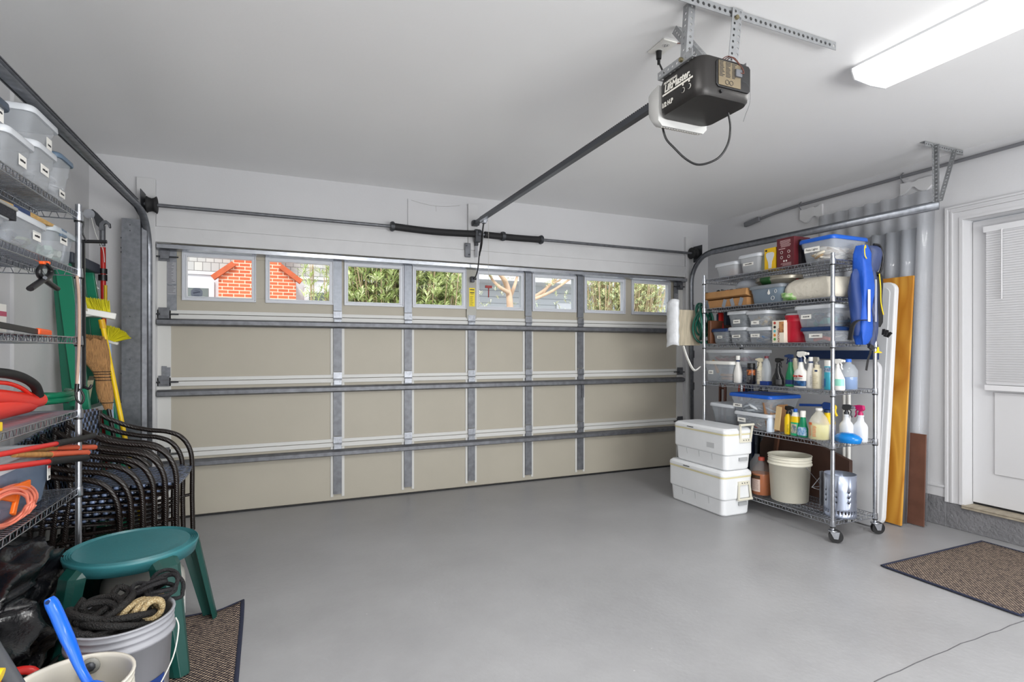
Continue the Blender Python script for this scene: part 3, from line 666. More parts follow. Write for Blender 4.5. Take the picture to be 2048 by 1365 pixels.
for q in (((1.45, 1.70, 2.42), (1.47, 1.70, 2.42)), ((1.70, 1.645, 2.62), (1.70, 1.66, 2.62))): MB().cyl(q[0], q[1], .009, 6).build('bolt', pm('brass_bolt', '#8a8064', .3, .8), hg, world=True)
# outlet and power cord
t = thing('ceiling_outlet', 'white outlet plate on the ceiling beside the opener hanger', 'outlet', (1.608, 2.003, ZC))
MB().box((1.570, 1.945, ZC-.007), (1.648, 2.063, ZC)).build('cover_plate', m_white, t, world=True, bevel=.003)
b = MB()
for yy in (1.978, 2.03):
    b.cyl((1.609, yy, ZC-.0085), (1.609, yy, ZC-.006), .017, 14)
sk = b.build('socket', pm('socket_white', '#d2d2cf', .4), t, world=True)
b = MB()
for yy in (1.978,):
    b.box((1.601, yy-.004, ZC-.0095), (1.603, yy+.004, ZC-.008)); b.box((1.614, yy-.004, ZC-.0095), (1.616, yy+.004, ZC-.008)); b.cyl((1.609, yy+.01, ZC-.0095), (1.609, yy+.01, ZC-.008), .0025, 6)
b.build('slot', m_ink, sk, world=True)
t = thing('power_cord', 'black power cord looping under the opener up to the ceiling outlet', 'cord', (1.609, 2.03, 2.6))
b = MB(); b.cyl((1.609, 2.03, ZC-.01), (1.609, 2.03, ZC-.045), .014, 10, r2=.012); b.cyl((1.609, 2.03, ZC-.045), (1.609, 2.03, ZC-.07), .007, 8); b.build('plug', m_black, t, world=True)
b = MB(); b.tube(bez([(1.609, 2.03, ZC-.06), (1.607, 2.0, 2.55), (1.60, 1.955, 2.47), (1.585, 1.95, 2.425)], 6), .0042, 6); b.build('cable', m_black, t, world=True)
b = MB(); b.tube(bez([(1.52, 1.90, 2.262), (1.535, 1.89, 2.19), (1.555, 1.86, 2.14), (1.59, 1.82, 2.08), (1.635, 1.79, 2.055), (1.69, 1.745, 2.075), (1.72, 1.72, 2.13), (1.725, 1.71, 2.2), (1.70, 1.70, 2.262)], 8), .0046, 8); b.build('cable', m_black, t, world=True)
t = tagit(MB().tube(bez([(1.648, 1.950, ZC-.006), (1.664, 1.945, ZC-.004), (1.674, 1.94, ZC-.012), (1.678, 1.925, ZC-.03), (1.684, 1.92, ZC-.05)], 6), .0022, 6).build('bell_wire_stub', MATS['brown_wire']), 'short brown wire poking out of the ceiling beside the outlet plate', 'wire')

# ------------------------------------------------------------------ ceiling lights
def fixture(cx_, y0, y1, label, power, grp=None):
    t = thing('ceiling_light', label, 'ceiling light', (cx_, (y0+y1)/2, ZC), group=grp)
    b = MB(); b.box((cx_-.115, y0+.01, ZC-.022), (cx_+.115, y1-.01, ZC)); b.build('housing', pm('fixture_metal', '#c9c9cb', .4), t, world=True)
    b = MB(); wd = .135
    prof = [(-wd, -.022), (-wd, -.035), (-wd+.02, -.072), (0, -.08), (wd-.02, -.072), (wd, -.035), (wd, -.022)]
    b.prism([(cx_+p[0], ZC+p[1]) for p in prof], 'y', y0, y1)
    b.build('lens', pm('lit_diffuser', '#f4f4f4', .5, emis=1.7), t, world=True)
    for q in (y0-.006, y1): MB().prism([(cx_+p[0]*1.02, ZC+p[1]*1.02) for p in prof], 'y', q, q+.006).build('end_cap', m_trim, t, world=True)
    area('tube_light', (0, 0, -.10), (0, 0, 0), .24, y1-y0, power, (1, .985, .955), t)
    return t
fixture(2.695, .54, 1.76, 'lit white fluorescent ceiling light near the right wall', 24)
fixture(.45, .45, 1.67, 'added fluorescent ceiling light, out of view above the photographer', 38)  # unseen fixture, added here to brighten the near floor
fixture(2.695, -1.9, -.68, 'added fluorescent ceiling light, out of view at the rear of the garage', 16)  # unseen fixture, added for soft fill from behind the camera

# conduit on right wall
t = thing('conduit', 'grey electrical conduit running high along the right wall', 'conduit', (4.35, 3, 2.58))
b = MB(); b.tube(bez([(4.352, 3.93, 2.565), (4.352, 3.75, 2.582), (4.354, 3.5, 2.592)], 5)+[Vector((4.354, -2.3, 2.582))], .0125, 10); b.build('pipe', pm('conduit_grey', '#6f7074', .5), t, world=True)
b = MB(); b.obox((4.345, 4.02, 2.556), (.035, .19, .048), (-.12, 0, 0)); b.build('conduit_body', MATS['conduit_grey'], t, world=True, bevel=.008)
for y in (3.49, 2.61, 1.3):
    b = MB(); b.tube([(4.376, y, 2.55), (4.352, y, 2.572), (4.338, y, 2.588), (4.352, y, 2.605), (4.376, y, 2.625)], .004, 6); b.build('strap', MATS['conduit_grey'], t, world=True)

# ------------------------------------------------------------------ left jamb bits
t = thing('steel_post', 'tall galvanised steel channel post standing against the back wall', 'steel post', (-.97, 4.56, 0))
b = MB(); x0, x1, y0, y1 = -1.035, -.925, 4.50, 4.60
b.prism([(x0, y1), (x0, y0), (x1, y0), (x1, y1), (x1-.004, y1), (x1-.004, y0+.004), (x0+.004, y0+.004), (x0+.004, y1)], 'z', 0, 2.185); b.build('channel', m_galv, t, world=True)
b = MB(); b.prism([(x1+.002, 4.535), (x1+.03, 4.545), (x1+.03, 4.62), (x1+.002, 4.62)], 'z', 0, 2.15); b.build('inner_channel', m_galvd, t, world=True)
for z in (2.05, 1.98, 1.95, 1.1, .9): MB().cyl((x0-.008, y0+.02, z), (x0, y0+.02, z), .006, 6).build('bolt', m_dark, t, world=True)
for z in (2.14, 2.1, 1.5, 1.2): MB().cyl((x0+.05, y0-.004, z), (x0+.05, y0, z), .004, 6).build('screw', m_dark, t, world=True)
t = thing('sensor_box', 'small grey box with a wire on the left door jamb', 'sensor box', (DL-.075, YB-.05, 1.08))
MB().box((DL-.098, YB-.062, 1.04), (DL-.055, YB-.037, 1.115)).build('box', pm('grey_box', '#b6b6b4', .5), t, world=True, bevel=.004)
b = MB(); b.tube(bez([(DL-.09, YB-.045, 1.115), (DL-.112, YB-.042, 1.2), (DL-.10, YB-.042, 1.32), (DL-.099, YB-.042, 1.5), (DL-.099, YB-.042, 1.68)], 6), .0022, 5); b.build('wire', pm('grey_wire', '#77787a', .5), t, world=True)

# ------------------------------------------------------------------ exterior
struct('ground', MB().box((-14, YB+.2, -.2), (22, 30, -.02)), pm('driveway_concrete', '#a9a7a2', .85, var=.08, vscale=3))
HY2 = 12.5
t = thing('neighbour_house', 'pale shingled house with an orange brick chimney across the yard', 'house', (-1, HY2, 0))
MB().box((-9, HY2, 2.86), (2.6, HY2+4, 7)).build('shingle_wall', m_shing, t, world=True)
MB().box((-9, HY2-.02, 0), (2.6, HY2+4, 2.86)).build('lower_wall', pm('white_siding', '#bdbdbf', .6), t, world=True)
MB().box((-9, HY2-.06, 2.80), (2.6, HY2-.02, 2.86)).build('trim_band', m_trim, t, world=True)
c0 = at(437, 600, 'y', HY2-.6).x; c1 = at(466, 600, 'y', HY2-.6).x; c2 = at(563, 600, 'y', HY2-.6).x; c3 = at(592, 600, 'y', HY2-.6).x
zs0 = at(437, 553, 'y', HY2-.6).z; zs1 = at(466, 533, 'y', HY2-.6).z
b = MB(); b.prism([(c0, 0), (c3, 0), (c3, zs0), (c2, zs1), (c2, 9), (c1, 9), (c1, zs1), (c0, zs0)], 'y', HY2-.6, HY2-.02)
ch = b.build('chimney', m_brick, t, world=True)
b = MB(); b.beam((c0-.1, HY2-.62, zs0-.04), (c1+.02, HY2-.62, zs1+.05), .12, .1); b.build('shoulder_cap', pm('orange_brick_cap', '#b4552f', .8, var=.2, vscale=8), ch, world=True)
b = MB(); b.beam((c3+.1, HY2-.62, zs0-.04), (c2-.02, HY2-.62, zs1+.05), .12, .1); b.build('shoulder_cap', MATS['orange_brick_cap'], ch, world=True)
for a0, a1 in ((340, 418), (618, 760)):
    x0 = at(a0, 600, 'y', HY2).x; x1 = at(a1, 600, 'y', HY2).x
    b = MB(); b.box((x0-.1, HY2-.06, 1.6), (x1+.1, HY2-.03, 2.66)); wf = b.build('window_frame', m_trim, t, world=True)
    b = MB(); b.box((x0, HY2-.07, 1.7), (x1, HY2-.055, 2.52)); b.build('pane', pm('dark_window_pane', '#59605c', .15), wf, world=True)
H3 = 15
t = thing('neighbour_bungalow', 'low grey shingled house with a white soffit behind the shrubs', 'house', (6, H3, 0))
MB().box((2.8, H3, 0), (21, H3+5, 3.25)).build('wall', pm('grey_siding', '#b4b6b8', .8), t, world=True)
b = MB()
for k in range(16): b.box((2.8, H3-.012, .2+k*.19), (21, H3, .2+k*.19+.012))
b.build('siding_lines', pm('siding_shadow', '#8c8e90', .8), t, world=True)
MB().box((2.6, H3-.9, 3.25), (21.2, H3+5, 3.5)).build('eaves', m_trim, t, world=True)
b = MB(); b.add([(2.6, H3-.9, 3.5), (21.2, H3-.9, 3.5), (21.2, H3+5, 5.3), (2.6, H3+5, 5.3)], [(0, 1, 2, 3)]); b.build('roof', pm('pale_roof', '#cfd0d2', .8), t, world=True)
x0 = at(1112, 600, 'y', H3).x; x1 = at(1150, 600, 'y', H3).x
b = MB(); b.box((x0, H3-.05, 1.6), (x1+.4, H3-.01, 2.75)); wf = b.build('window_frame', m_trim, t, world=True)
b = MB(); b.box((x0+.12, H3-.06, 1.7), (x1+.3, H3-.045, 2.55)); b.build('pane', MATS['dark_window_pane'], wf, world=True)
x0 = at(1338, 590, 'y', 9).x
o = MB().box((x0, 9, 0), (x0+.12, 9.12, 4)).build('timber_post', pm('rust_wood', '#9c5b34', .7)); tagit(o, 'rust brown timber post outside the rightmost door window', 'post')
def leaves(b, c, up, n, ln, wd, rnd, spread=1.0, droop=.25):
    for i in range(n):
        a = rnd.uniform(0, 2*PI); el = rnd.uniform(-.1, .9)
        d = Vector((math.cos(a)*math.cos(el)*spread, math.sin(a)*math.cos(el)*spread, math.sin(el)))+up*.3; d.normalize()
        l = ln*rnd.uniform(.7, 1.2); s_ = d.cross(Vector((0, 0, 1))).normalized()*wd*rnd.uniform(.7, 1.2)
        p0 = c+up*rnd.uniform(-.03, .03); p1 = p0+d*l*.5; p2 = p0+d*l+Vector((0, 0, -l*droop))
        b.cm = rnd.choice((0, 0, 1, 2))
        b.add([p0, p1-s_, p2, p1+s_], [(0, 1, 2, 3)], False)
m_lf = [pm('leaf_mid_green', '#d3de9f', .6), pm('leaf_dark_green', '#a9ba7c', .6), pm('leaf_pale_green', '#f0f4c8', .6)]
def shrub(name, label, x0, x1, y, z0, z1, nst, ln, wd, seed, mats=m_lf, depth=.8):
    rnd = random.Random(seed); t = thing(name, label, 'shrub', ((x0+x1)/2, y, 0), group=None)
    st = MB(); fo = MB()
    for i in range(nst):
        bx = rnd.uniform(x0, x1); by = y+rnd.uniform(-depth, depth)/2; tz = rnd.uniform(z0+.5*(z1-z0), z1)*1.0
        top = Vector((bx+rnd.uniform(-.15, .15), by+rnd.uniform(-.1, .1), tz)); base = Vector(((bx+(x0+x1)/2)/2, y, 0))
        path = bez([base, base.lerp(top, .5)+Vector((rnd.uniform(-.1, .1), 0, 0)), top], 4)
        st.tube(path, .007, 5)
        for k in range(14):
            u = 1-k*.05
            if base.lerp(top, u).z < z0: break
            q = base.lerp(top, u)+Vector((rnd.uniform(-.13, .13), rnd.uniform(-.13, .13), rnd.uniform(-.08, .08))); leaves(fo, q, (top-base).normalized(), 12, ln, wd, rnd)
    st.build('stems', pm('pale_bark', '#b9a184', .8), t, world=True); fo.build('foliage', mats, t, world=True)
    return t
def fx(px, y): return at(px, 600, 'y', y).x
shrub('oleander', 'dense green oleander outside the third and fourth door windows', fx(668, 7.6), fx(935, 7.6), 7.6, 1.5, 3.3, 150, .19, .014, 3)
shrub('oleander', 'sparse oleander sprigs outside the second door window', fx(625, 7.9), fx(668, 7.9), 7.9, 1.6, 2.9, 9, .17, .010, 5, depth=.3)
m_lf2 = [pm('olive_leaf', '#d2d9ad', .6), pm('dusty_leaf', '#b2bd96', .6), pm('straw_leaf', '#eee9b4', .6)]
shrub('feathery_shrub', 'olive green feathery shrub outside the two rightmost door windows', fx(1168, 9), fx(1318, 9), 9, 1.6, 3.2, 190, .10, .010, 8, m_lf2)
def tree():
    rnd = random.Random(4); t = thing('small_tree', 'small bare branched tree with pale bark outside the centre door windows', 'tree', (fx(1015, 9), 9, 0))
    y = 9; st = MB(); fo = MB(); m_bk = pm('pinkish_bark', '#c4a68c', .8, var=.15, vscale=10)
    def P2(px, py, dy=0): return at(px, py, 'y', y+dy)
    br = [[(1018, 700), (1020, 620), (1016, 580), (1005, 555), (985, 535)], [(1016, 585), (1000, 575), (985, 560), (975, 540)], [(1018, 600), (1028, 575), (1034, 555), (1040, 530)],
          [(1022, 640), (1060, 602), (1090, 580), (1115, 555)], [(1060, 602), (1100, 585), (1135, 562), (1160, 545)], [(1085, 590), (1100, 570), (1120, 560), (1140, 540)]]
    rr_ = [.075, .04, .04, .05, .035, .03]
    for p_, r0 in zip(br, rr_):
        path = bez([P2(q[0], q[1], .15*rnd.uniform(-1, 1)) for q in p_], 5)
        st.tube(path, r0, 7, rs=[r0*(1-.6*i/len(path)) for i in range(len(path))])
        for i in range(5):
            q = path[-1-i]; leaves(fo, q, Vector((0, 0, 1)), 12, .17, .010, rnd)
    st.tube([P2(1018, 700), Vector((P2(1018, 700).x, y, 0))], .08, 8)
    for i in range(50):
        q = P2(rnd.uniform(955, 1165), rnd.uniform(540, 625), rnd.uniform(-.5, .5)); leaves(fo, q, Vector((0, 0, 1)), 7, .13, .008, rnd)
    st.build('trunk_and_branches', m_bk, t, world=True); fo.build('foliage', m_lf2, t, world=True)
tree()

# ------------------------------------------------------------------ wire shelving
def shelving(label, x0, x1, y0, y1, levels, ztop, casters):
    t = thing('wire_shelving_unit', label, 'shelving unit', ((x0+x1)/2, (y0+y1)/2, 0))
    zb = .095 if casters else 0
    for cx_, cy_ in ((x0, y0), (x0, y1), (x1, y0), (x1, y1)):
        b = MB(); z = zb
        while z < ztop-.03:
            b.lathe([(.0127, z), (.0127, z+.0242)], (cx_, cy_, 0), 12, cap0=False, cap1=False); b.lathe([(.0123, z+.0242), (.0123, z+.0254)], (cx_, cy_, 0), 12, cap0=False, cap1=False); z += .0254
        b.lathe([(.0127, z), (.0127, ztop)], (cx_, cy_, 0), 12); b.build('post', m_bright, t, world=True)
        if casters:
            b = MB(); b.cyl((cx_, cy_, .075), (cx_, cy_, .10), .01, 10); b.cyl((cx_, cy_, .072), (cx_, cy_, .080), .026, 14)
            a = {(x0, y0): 2.35, (x1, y0): 2.7}.get((cx_, cy_), 1.4); dx, dy = math.cos(a), math.sin(a); ox, oy = cx_-.018*dx, cy_-.018*dy
            for s_ in (-1, 1):
                px_, py_ = -dy*.017*s_, dx*.017*s_
                b.add([(ox+px_-.02*dx, oy+py_-.02*dy, .074), (ox+px_+.035*dx, oy+py_+.035*dy, .074), (ox+px_+.012*dx, oy+py_+.012*dy, .028), (ox+px_-.012*dx, oy+py_-.012*dy, .028)], [(0, 1, 2, 3), (3, 2, 1, 0)])
            cs = b.build('caster', m_bright, t, world=True, solid=.0025)
            b = MB(); b.cyl((ox+dy*.012, oy-dx*.012, .0425), (ox-dy*.012, oy+dx*.012, .0425), .042, 22); b.build('wheel', m_black, cs, world=True, bevel=.004)
        else:
            b = MB(); b.cyl((cx_, cy_, 0), (cx_, cy_, .02), .018, 10); b.build('foot', m_black, t, world=True)
    for L_ in levels:
        b = MB(); r = .0026; zt, zl = L_-.0026, L_-.029
        for z in (zt, zl):
            b.tube([(x0, y0, z), (x0, y1, z)], r, 6); b.tube([(x1, y0, z), (x1, y1, z)], r, 6); b.tube([(x0, y0, z), (x1, y0, z)], r, 6); b.tube([(x0, y1, z), (x1, y1, z)], r, 6)
        def zig(p, q, n, ra=.0019):
            p = Vector(p); q = Vector(q); path = []
            for i in range(n):
                for u, zz in ((.0, zl), (.18, zt-.002), (.5, zt-.002), (.68, zl)):
                    v = p.lerp(q, (i+u)/n); path.append((v.x, v.y, zz+(.001 if zz == zl else 0)))
            b.tube(path, ra, 5)
        n = int((y1-y0)/.05); m_ = int((x1-x0)/.05)
        zig((x0, y0, 0), (x0, y1, 0), n); zig((x1, y0, 0), (x1, y1, 0), n); zig((x0, y0, 0), (x1, y0, 0), m_); zig((x0, y1, 0), (x1, y1, 0), m_)
        for xm in (x0+(x1-x0)*.36, x0+(x1-x0)*.67):
            b.tube([(xm, y0, zt-.006), (xm, y1, zt-.006)], r, 5); b.tube([(xm, y0, zl), (xm, y1, zl)], r, 5); zig((xm, y0, 0), (xm, y1, 0), n)
        sh_ = b.build('shelf_frame', m_chrome, t, world=True)
        b = MB(); k = int((y1-y0)/.0235)
        for i in range(1, k): b.cyl((x0, y0+(y1-y0)*i/k, L_-.0018), (x1, y0+(y1-y0)*i/k, L_-.0018), .0018, 5, caps=False)
        b.build('wire_deck', m_chrome, sh_, world=True)
        for cx_, cy_ in ((x0, y0), (x0, y1), (x1, y0), (x1, y1)):
            b = MB(); b.lathe([(.0175, -.036), (.0185, -.034), (.0165, 0), (.0165, .004)], (cx_, cy_, L_), 12); b.build('collar', m_bright, sh_, world=True)
            b = MB(); b.lathe([(.0168, -.043), (.0168, -.036)], (cx_, cy_, L_), 12); b.build('split_sleeve', m_black, sh_, world=True)
    return t
RL = [.14, .65, .998, 1.318, 1.618, 1.866]; RX0, RX1, RY0, RY1 = 3.32, 3.745, 2.415, 3.585
shelving('chrome wire shelving unit on casters loaded with cleaning bottles and bins', RX0, RX1, RY0, RY1, RL, 1.905, True)
LL = [.12, .65, .997, 1.323, 1.625, 1.878]; LX0, LX1, LY0, LY1 = -1.262, -.842, 1.75, 2.968
shelving('chrome wire shelving unit against the left wall loaded with clear bins and tools', LX0, LX1, LY0, LY1, LL, 1.915, False)

# ------------------------------------------------------------------ containers
def tubshape(x0, x1, y0, y1, z, h, taper, r=.03, ledge=True):
    cx_, cy_ = (x0+x1)/2, (y0+y1)/2; W_, L_ = x1-x0, y1-y0; rr = []
    def ring(k, zz, e=0): return rrect(W_-2*taper*(1-k)+2*e, L_-2*taper*(1-k)+2*e, r, zz, (cx_, cy_))
    rr = [ring(0, z, -.012), ring(0, z+.008), ring(.68, z+h*.68), ring(.72, z+h*.70, .003), ring(.97, z+h*.95, .003), ring(1, z+h*.97, .008), ring(1, z+h, .008)]
    return MB().rings(rr, True, False)
def tub(label, x0, x1, y0, y1, z, h, lid=None, body=None, taper=.014, face='-x', tag=None, tagpos=(.5, .5), tagsize=(.07, .03), name='storage_bin', group=None, latch=None, lidh=.016, cat='storage bin', lidname='lid'):
    t = thing(name, label, cat, ((x0+x1)/2, (y0+y1)/2, z), group=group)
    t_ = tubshape(x0, x1, y0, y1, z, h, taper); t_.build('bin_body', body or m_clear, t, world=True, solid=.0015)
    if lid:
        cx_, cy_ = (x0+x1)/2, (y0+y1)/2; W_, L_ = x1-x0+.022, y1-y0+.022; b = MB()
        b.rings([rrect(W_, L_, .032, z+h-.012, (cx_, cy_)), rrect(W_+.004, L_+.004, .034, z+h-.006, (cx_, cy_)), rrect(W_, L_, .032, z+h+lidh-.006, (cx_, cy_)), rrect(W_-.016, L_-.016, .028, z+h+lidh, (cx_, cy_)), rrect(W_-.045, L_-.045, .02, z+h+lidh-.004, (cx_, cy_)), rrect(W_-.06, L_-.06, .02, z+h+lidh-.008, (cx_, cy_))])
        b.build(lidname, lid, t, world=True)
    if tag is not None:
        u, v = tagpos; tw, th = tagsize; zz = z+h*v; off = taper*(1-v)
        if face in ('-x', '+x'):
            yc = y1-(y1-y0)*u if face == '-x' else y0+(y1-y0)*u
            xf = x0+off-.004 if face == '-x' else x1-off+.004; sg = -1 if face == '-x' else 1
            b = MB(); b.box((xf, yc-tw/2, zz-th/2), (xf+sg*.0012, yc+tw/2, zz+th/2)); lb_ = b.build('label', m_label, t, world=True)
            pos = Vector((xf+sg*.0018, yc, zz)); rot = FACE_XM if face == '-x' else FACE_XP
            if tag == '~':
                b = MB(); x_ = -tw*.3
                while x_ < tw*.3:
                    l_ = R.uniform(.003, .008); b.box((pos.x-.0004, yc-x_-l_, zz-.004), (pos.x+.0004, yc-x_, zz+R.uniform(.002, .005))); x_ += l_+.0025
                b.build('handwriting', m_ink, lb_, world=True)
            elif tag: text(tag, th*.55, m_ink, lb_, pos-t.location, rot, 'handwriting', .0003)
    return t
def stuffin(name, label, x0, x1, y0, y1, z0, z1, cols, n=40, shape='mix', seed=1, size=.03, cat='contents'):
    rnd = random.Random(seed); b = MB(); mats = [pm('content_'+c.strip('#'), c, .5) for c in cols]
    for i in range(n):
        b.cm = rnd.randrange(len(mats)); s_ = size*rnd.uniform(.6, 1.4)
        c = Vector((rnd.uniform(x0+s_*.6, x1-s_*.6), rnd.uniform(y0+s_*.6, y1-s_*.6), z0+s_*.4+(z1-z0-s_)*(i/n)))
        rot = (rnd.uniform(0, 3), rnd.uniform(0, 3), rnd.uniform(0, 3)); k = rnd.random()
        if shape == 'coil' or (shape == 'mix' and k < .3):
            m_ = Euler((rnd.uniform(-.4, .4), rnd.uniform(-.4, .4), 0)).to_matrix(); r_ = s_*.9
            b.tube([c+m_@Vector((r_*math.cos(a*PI/6), r_*.8*math.sin(a*PI/6), 0)) for a in range(12)], s_*.12, 5, closed=True)
        elif k < .6: 
            d = Euler(rot).to_matrix()@Vector((s_*.6, 0, 0)); d.z *= .4; b.cyl(c-d, c+d, s_*.25, 8)
        else: b.obox(c, (s_*.9, s_*.6, s_*.45), (rot[0]*.2, rot[1]*.2, rot[2]))
    o = b.build(name, mats); return tagit(o, label, cat, None, 'stuff')
def Y(px, X): return at(px, 700, 'x', X).y
def Z(px, py, X): return at(px, py, 'x', X).z
def bottle(name, label, x, y, z, prof, mat, cat='bottle', sup=2.4, n=20, rz=0, group=None):
    """prof: list of (z, halfwidth along y, halfdepth along x)"""
    t = thing(name, label, cat, (x, y, z), group=group, rz=rz); b = MB(); rr = []
    for zz, ry, rx in prof:
        r = []
        for k in range(n):
            a = 2*PI*k/n; ca, sa = math.cos(a), math.sin(a)
            r.append((rx*math.copysign(abs(ca)**(2/sup), ca), ry*math.copysign(abs(sa)**(2/sup), sa), zz))
        rr.append(r)
    b.rings(rr); b.build('bottle_body', mat, t); t['h'] = prof[-1][0]; return t
def band(t, prof, z0, z1, mat, sup=2.4, n=20, grow=.0008, name='label_band', label=None, a0=0, a1=1):
    """label wrapped on a bottle between heights z0 and z1; a0..a1 part of the turn"""
    def at_(zz):
        for (za, ya, xa), (zb, yb, xb) in zip(prof, prof[1:]):
            if za <= zz <= zb:
                u = (zz-za)/(zb-za) if zb > za else 0; return ya+(yb-ya)*u, xa+(xb-xa)*u
        return prof[-1][1], prof[-1][2]
    zs = [z0]+[q[0] for q in prof if z0 < q[0] < z1]+[z1]; b = MB(); g = []
    for zz in zs:
        ry, rx = at_(zz); row = []
        for k in range(n+1):
            a = 2*PI*(a0+(a1-a0)*k/n); ca, sa = math.cos(a), math.sin(a)
            row.append(((rx+grow)*math.copysign(abs(ca)**(2/sup), ca), (ry+grow)*math.copysign(abs(sa)**(2/sup), sa), zz))
        g.append(row)
    b.grid(g); return b.build(name, mat, t, label=label)
def trigger(t, z, sg, mat, nozzle=None, s_=1.0, mat2=None, collar=None):
    """spray head; sg=-1 nozzle points to -y (right in the photo), +1 to +y"""
    b = MB(); b.cyl((0, 0, z-.004), (0, 0, z+.016*s_), .0135*s_, 14); b.cyl((0, 0, z+.016*s_), (0, 0, z+.03*s_), .009*s_, 10)
    b.build('collar', collar or mat, t)
    b = MB(); w_ = .010*s_
    b.prism([(sg*q[0]*s_, z+q[1]*s_) for q in [(-.022, .034), (-.012, .024), (.004, .022), (.012, .030), (.034, .036), (.036, .052), (.01, .058), (-.018, .056)]], 'x', -w_, w_)
    h = b.build('spray_head', mat, t, bevel=.003)
    b = MB(); b.tube(bez([(0, sg*.014*s_, z+.034*s_), (0, sg*.026*s_, z+.02*s_), (0, sg*.024*s_, z+.004*s_), (0, sg*.032*s_, z-.012*s_)], 4), .005*s_, 6, flat=(1.4, .6)); b.build('trigger', mat2 or mat, t)
    b = MB(); b.cyl((0, sg*.034*s_, z+.044*s_), (0, sg*.047*s_, z+.044*s_), .009*s_, 10, r2=.0075*s_); b.build('nozzle', nozzle or mat, t)
def cap(t, z, r, h, mat, ridge=True):
    b = MB(); b.lathe([(r, z), (r, z+h-.002), (r-.002, z+h)], (0, 0, 0), 18); b.build('cap', mat, t)
def carton(name, label, x0, x1, y0, y1, z, h, mat, cat='box', bevel=.001, **k):
    t = thing(name, label, cat, ((x0+x1)/2, (y0+y1)/2, z)); MB().box((x0, y0, z), (x1, y1, z+h)).build('carton', mat, t, world=True, bevel=bevel); return t

# ---- right shelf, top level ------------------------------------------------
L6 = RL[5]; X = 3.37
tub('frosted tub holding something orange, leftmost on the top right shelf', 3.36, 3.56, Y(1474, X), Y(1433, X), L6, .105, m_lidw, m_clearw, taper=.012)
o = MB().lathe([(.055, 0), (.06, .01), (.06, .05), (.05, .06)], (3.45, (Y(1470, X)+Y(1440, X))/2-.01, L6+.006), 20).build('roll_of_orange_tape', pm('orange_tan', '#c9752c', .6)); tagit(o, 'orange roll inside the leftmost frosted tub', 'roll')
tub('frosted bin with a handwritten white label beside the yellow bulb box', 3.36, 3.58, Y(1521, X), Y(1480, X), L6, .135, m_lidw, m_clearw, taper=.012, tag='~', tagpos=(.45, .55), tagsize=(.10, .022))
stuffin('light_strings', 'white strings coiled inside the frosted labelled bin', 3.38, 3.55, Y(1518, X), Y(1484, X), L6+.01, L6+.11, ['#d9d9d9', '#bdbdbd'], 40, 'coil', 3, .04)
t = carton('paper_pack', 'thin grey green pack standing left of the yellow bulb box', 3.39, 3.50, Y(1531, 3.39), Y(1523, 3.39), L6, .13, pm('grey_green_card', '#9a9f90', .7))
t = carton('bulb_box', 'yellow carton with a flood bulb picture on the top right shelf', 3.36, 3.46, Y(1551.5, 3.36), Y(1529, 3.36), L6, .165, pm('bulb_yellow', '#e2b50f', .5), cat='carton')
yc = (Y(1551.5, 3.36)+Y(1529, 3.36))/2
b = MB(); pts = [(-.014, .012), (.014, .012), (.014, .035), (.018, .06), (.036, .105), (.036, .122), (.022, .132), (-.022, .132), (-.036, .122), (-.036, .105), (-.018, .06), (-.014, .035)]
b.prism([(yc+p[0], L6+p[1]) for p in pts], 'x', 3.3585, 3.3598); b.build('bulb_picture', pm('pale_grey_print', '#d0d2d2', .5), t, world=True)
b = MB(); b.cyl((3.3585, yc+.034, L6+.148), (3.3598, yc+.034, L6+.148), .008, 12); b.build('round_logo', m_ink, t, world=True)
t = carton('charcoal_box', 'tall maroon carton with white printing on the top right shelf', 3.355, 3.52, Y(1588, 3.355), Y(1553.5, 3.355), L6, .215, pm('maroon_card', '#5a1a22', .5), cat='carton')
ya, yb = Y(1588, 3.355), Y(1553.5, 3.355); yc = (ya+yb)/2; b = MB(); rnd = random.Random(5)
for i in range(7): b.box((3.3538, yc-.035-rnd.random()*.012, L6+.195-.0075*i), (3.3546, yc+.035+rnd.random()*.01, L6+.198-.0075*i))
for i in range(4): b.box((3.3538, yc-.05, L6+.030-.006*i), (3.3546, yc+.02+rnd.random()*.03, L6+.032-.006*i))
b.box((3.3538, yc, L6+.135), (3.3546, yc+.055, L6+.14)); b.build('printed_lines', pm('pinkish_print', '#c9a8a8', .6), t, world=True)
b = MB()
for k in range(4):
    cy_, cz_ = yc+(.03 if k % 2 else -.03), L6+(.112 if k < 2 else .075); b.tube([(3.3540, cy_+.010*math.cos(a*PI/5), cz_+.010*math.sin(a*PI/5)) for a in range(10)], .0012, 4, closed=True)
for s_ in (-1, 1): b.cyl((3.3538, yc+s_*.01, L6+.047), (3.3546, yc+s_*.01, L6+.047), .007, 8)
b.build('printed_icons', pm('white_print_small', '#ddd6d2', .6), t, world=True)
carton('dark_box', 'narrow black carton squeezed between the maroon box and the blue lidded tub', 3.40, 3.55, Y(1602, 3.40), Y(1592.5, 3.40), L6, .19, pm('near_black_card', '#1d1a20', .5), cat='carton')
ya, yb = 2.44, Y(1600, 3.36)
tub('large clear tub with a blue lid labelled Patio Lights on the top right shelf', 3.36, 3.70, ya, yb, L6, .155, m_blue, m_clear, taper=.02, tag='Patio Lights', tagpos=(.36, .6), tagsize=(.115, .036))
stuffin('patio_light_strings', 'cream string lights piled inside the blue lidded tub', 3.39, 3.67, ya+.04, yb-.04, L6+.012, L6+.13, ['#d8cfbd', '#efe7d6', '#a58d6c'], 110, 'coil', 11, .07)
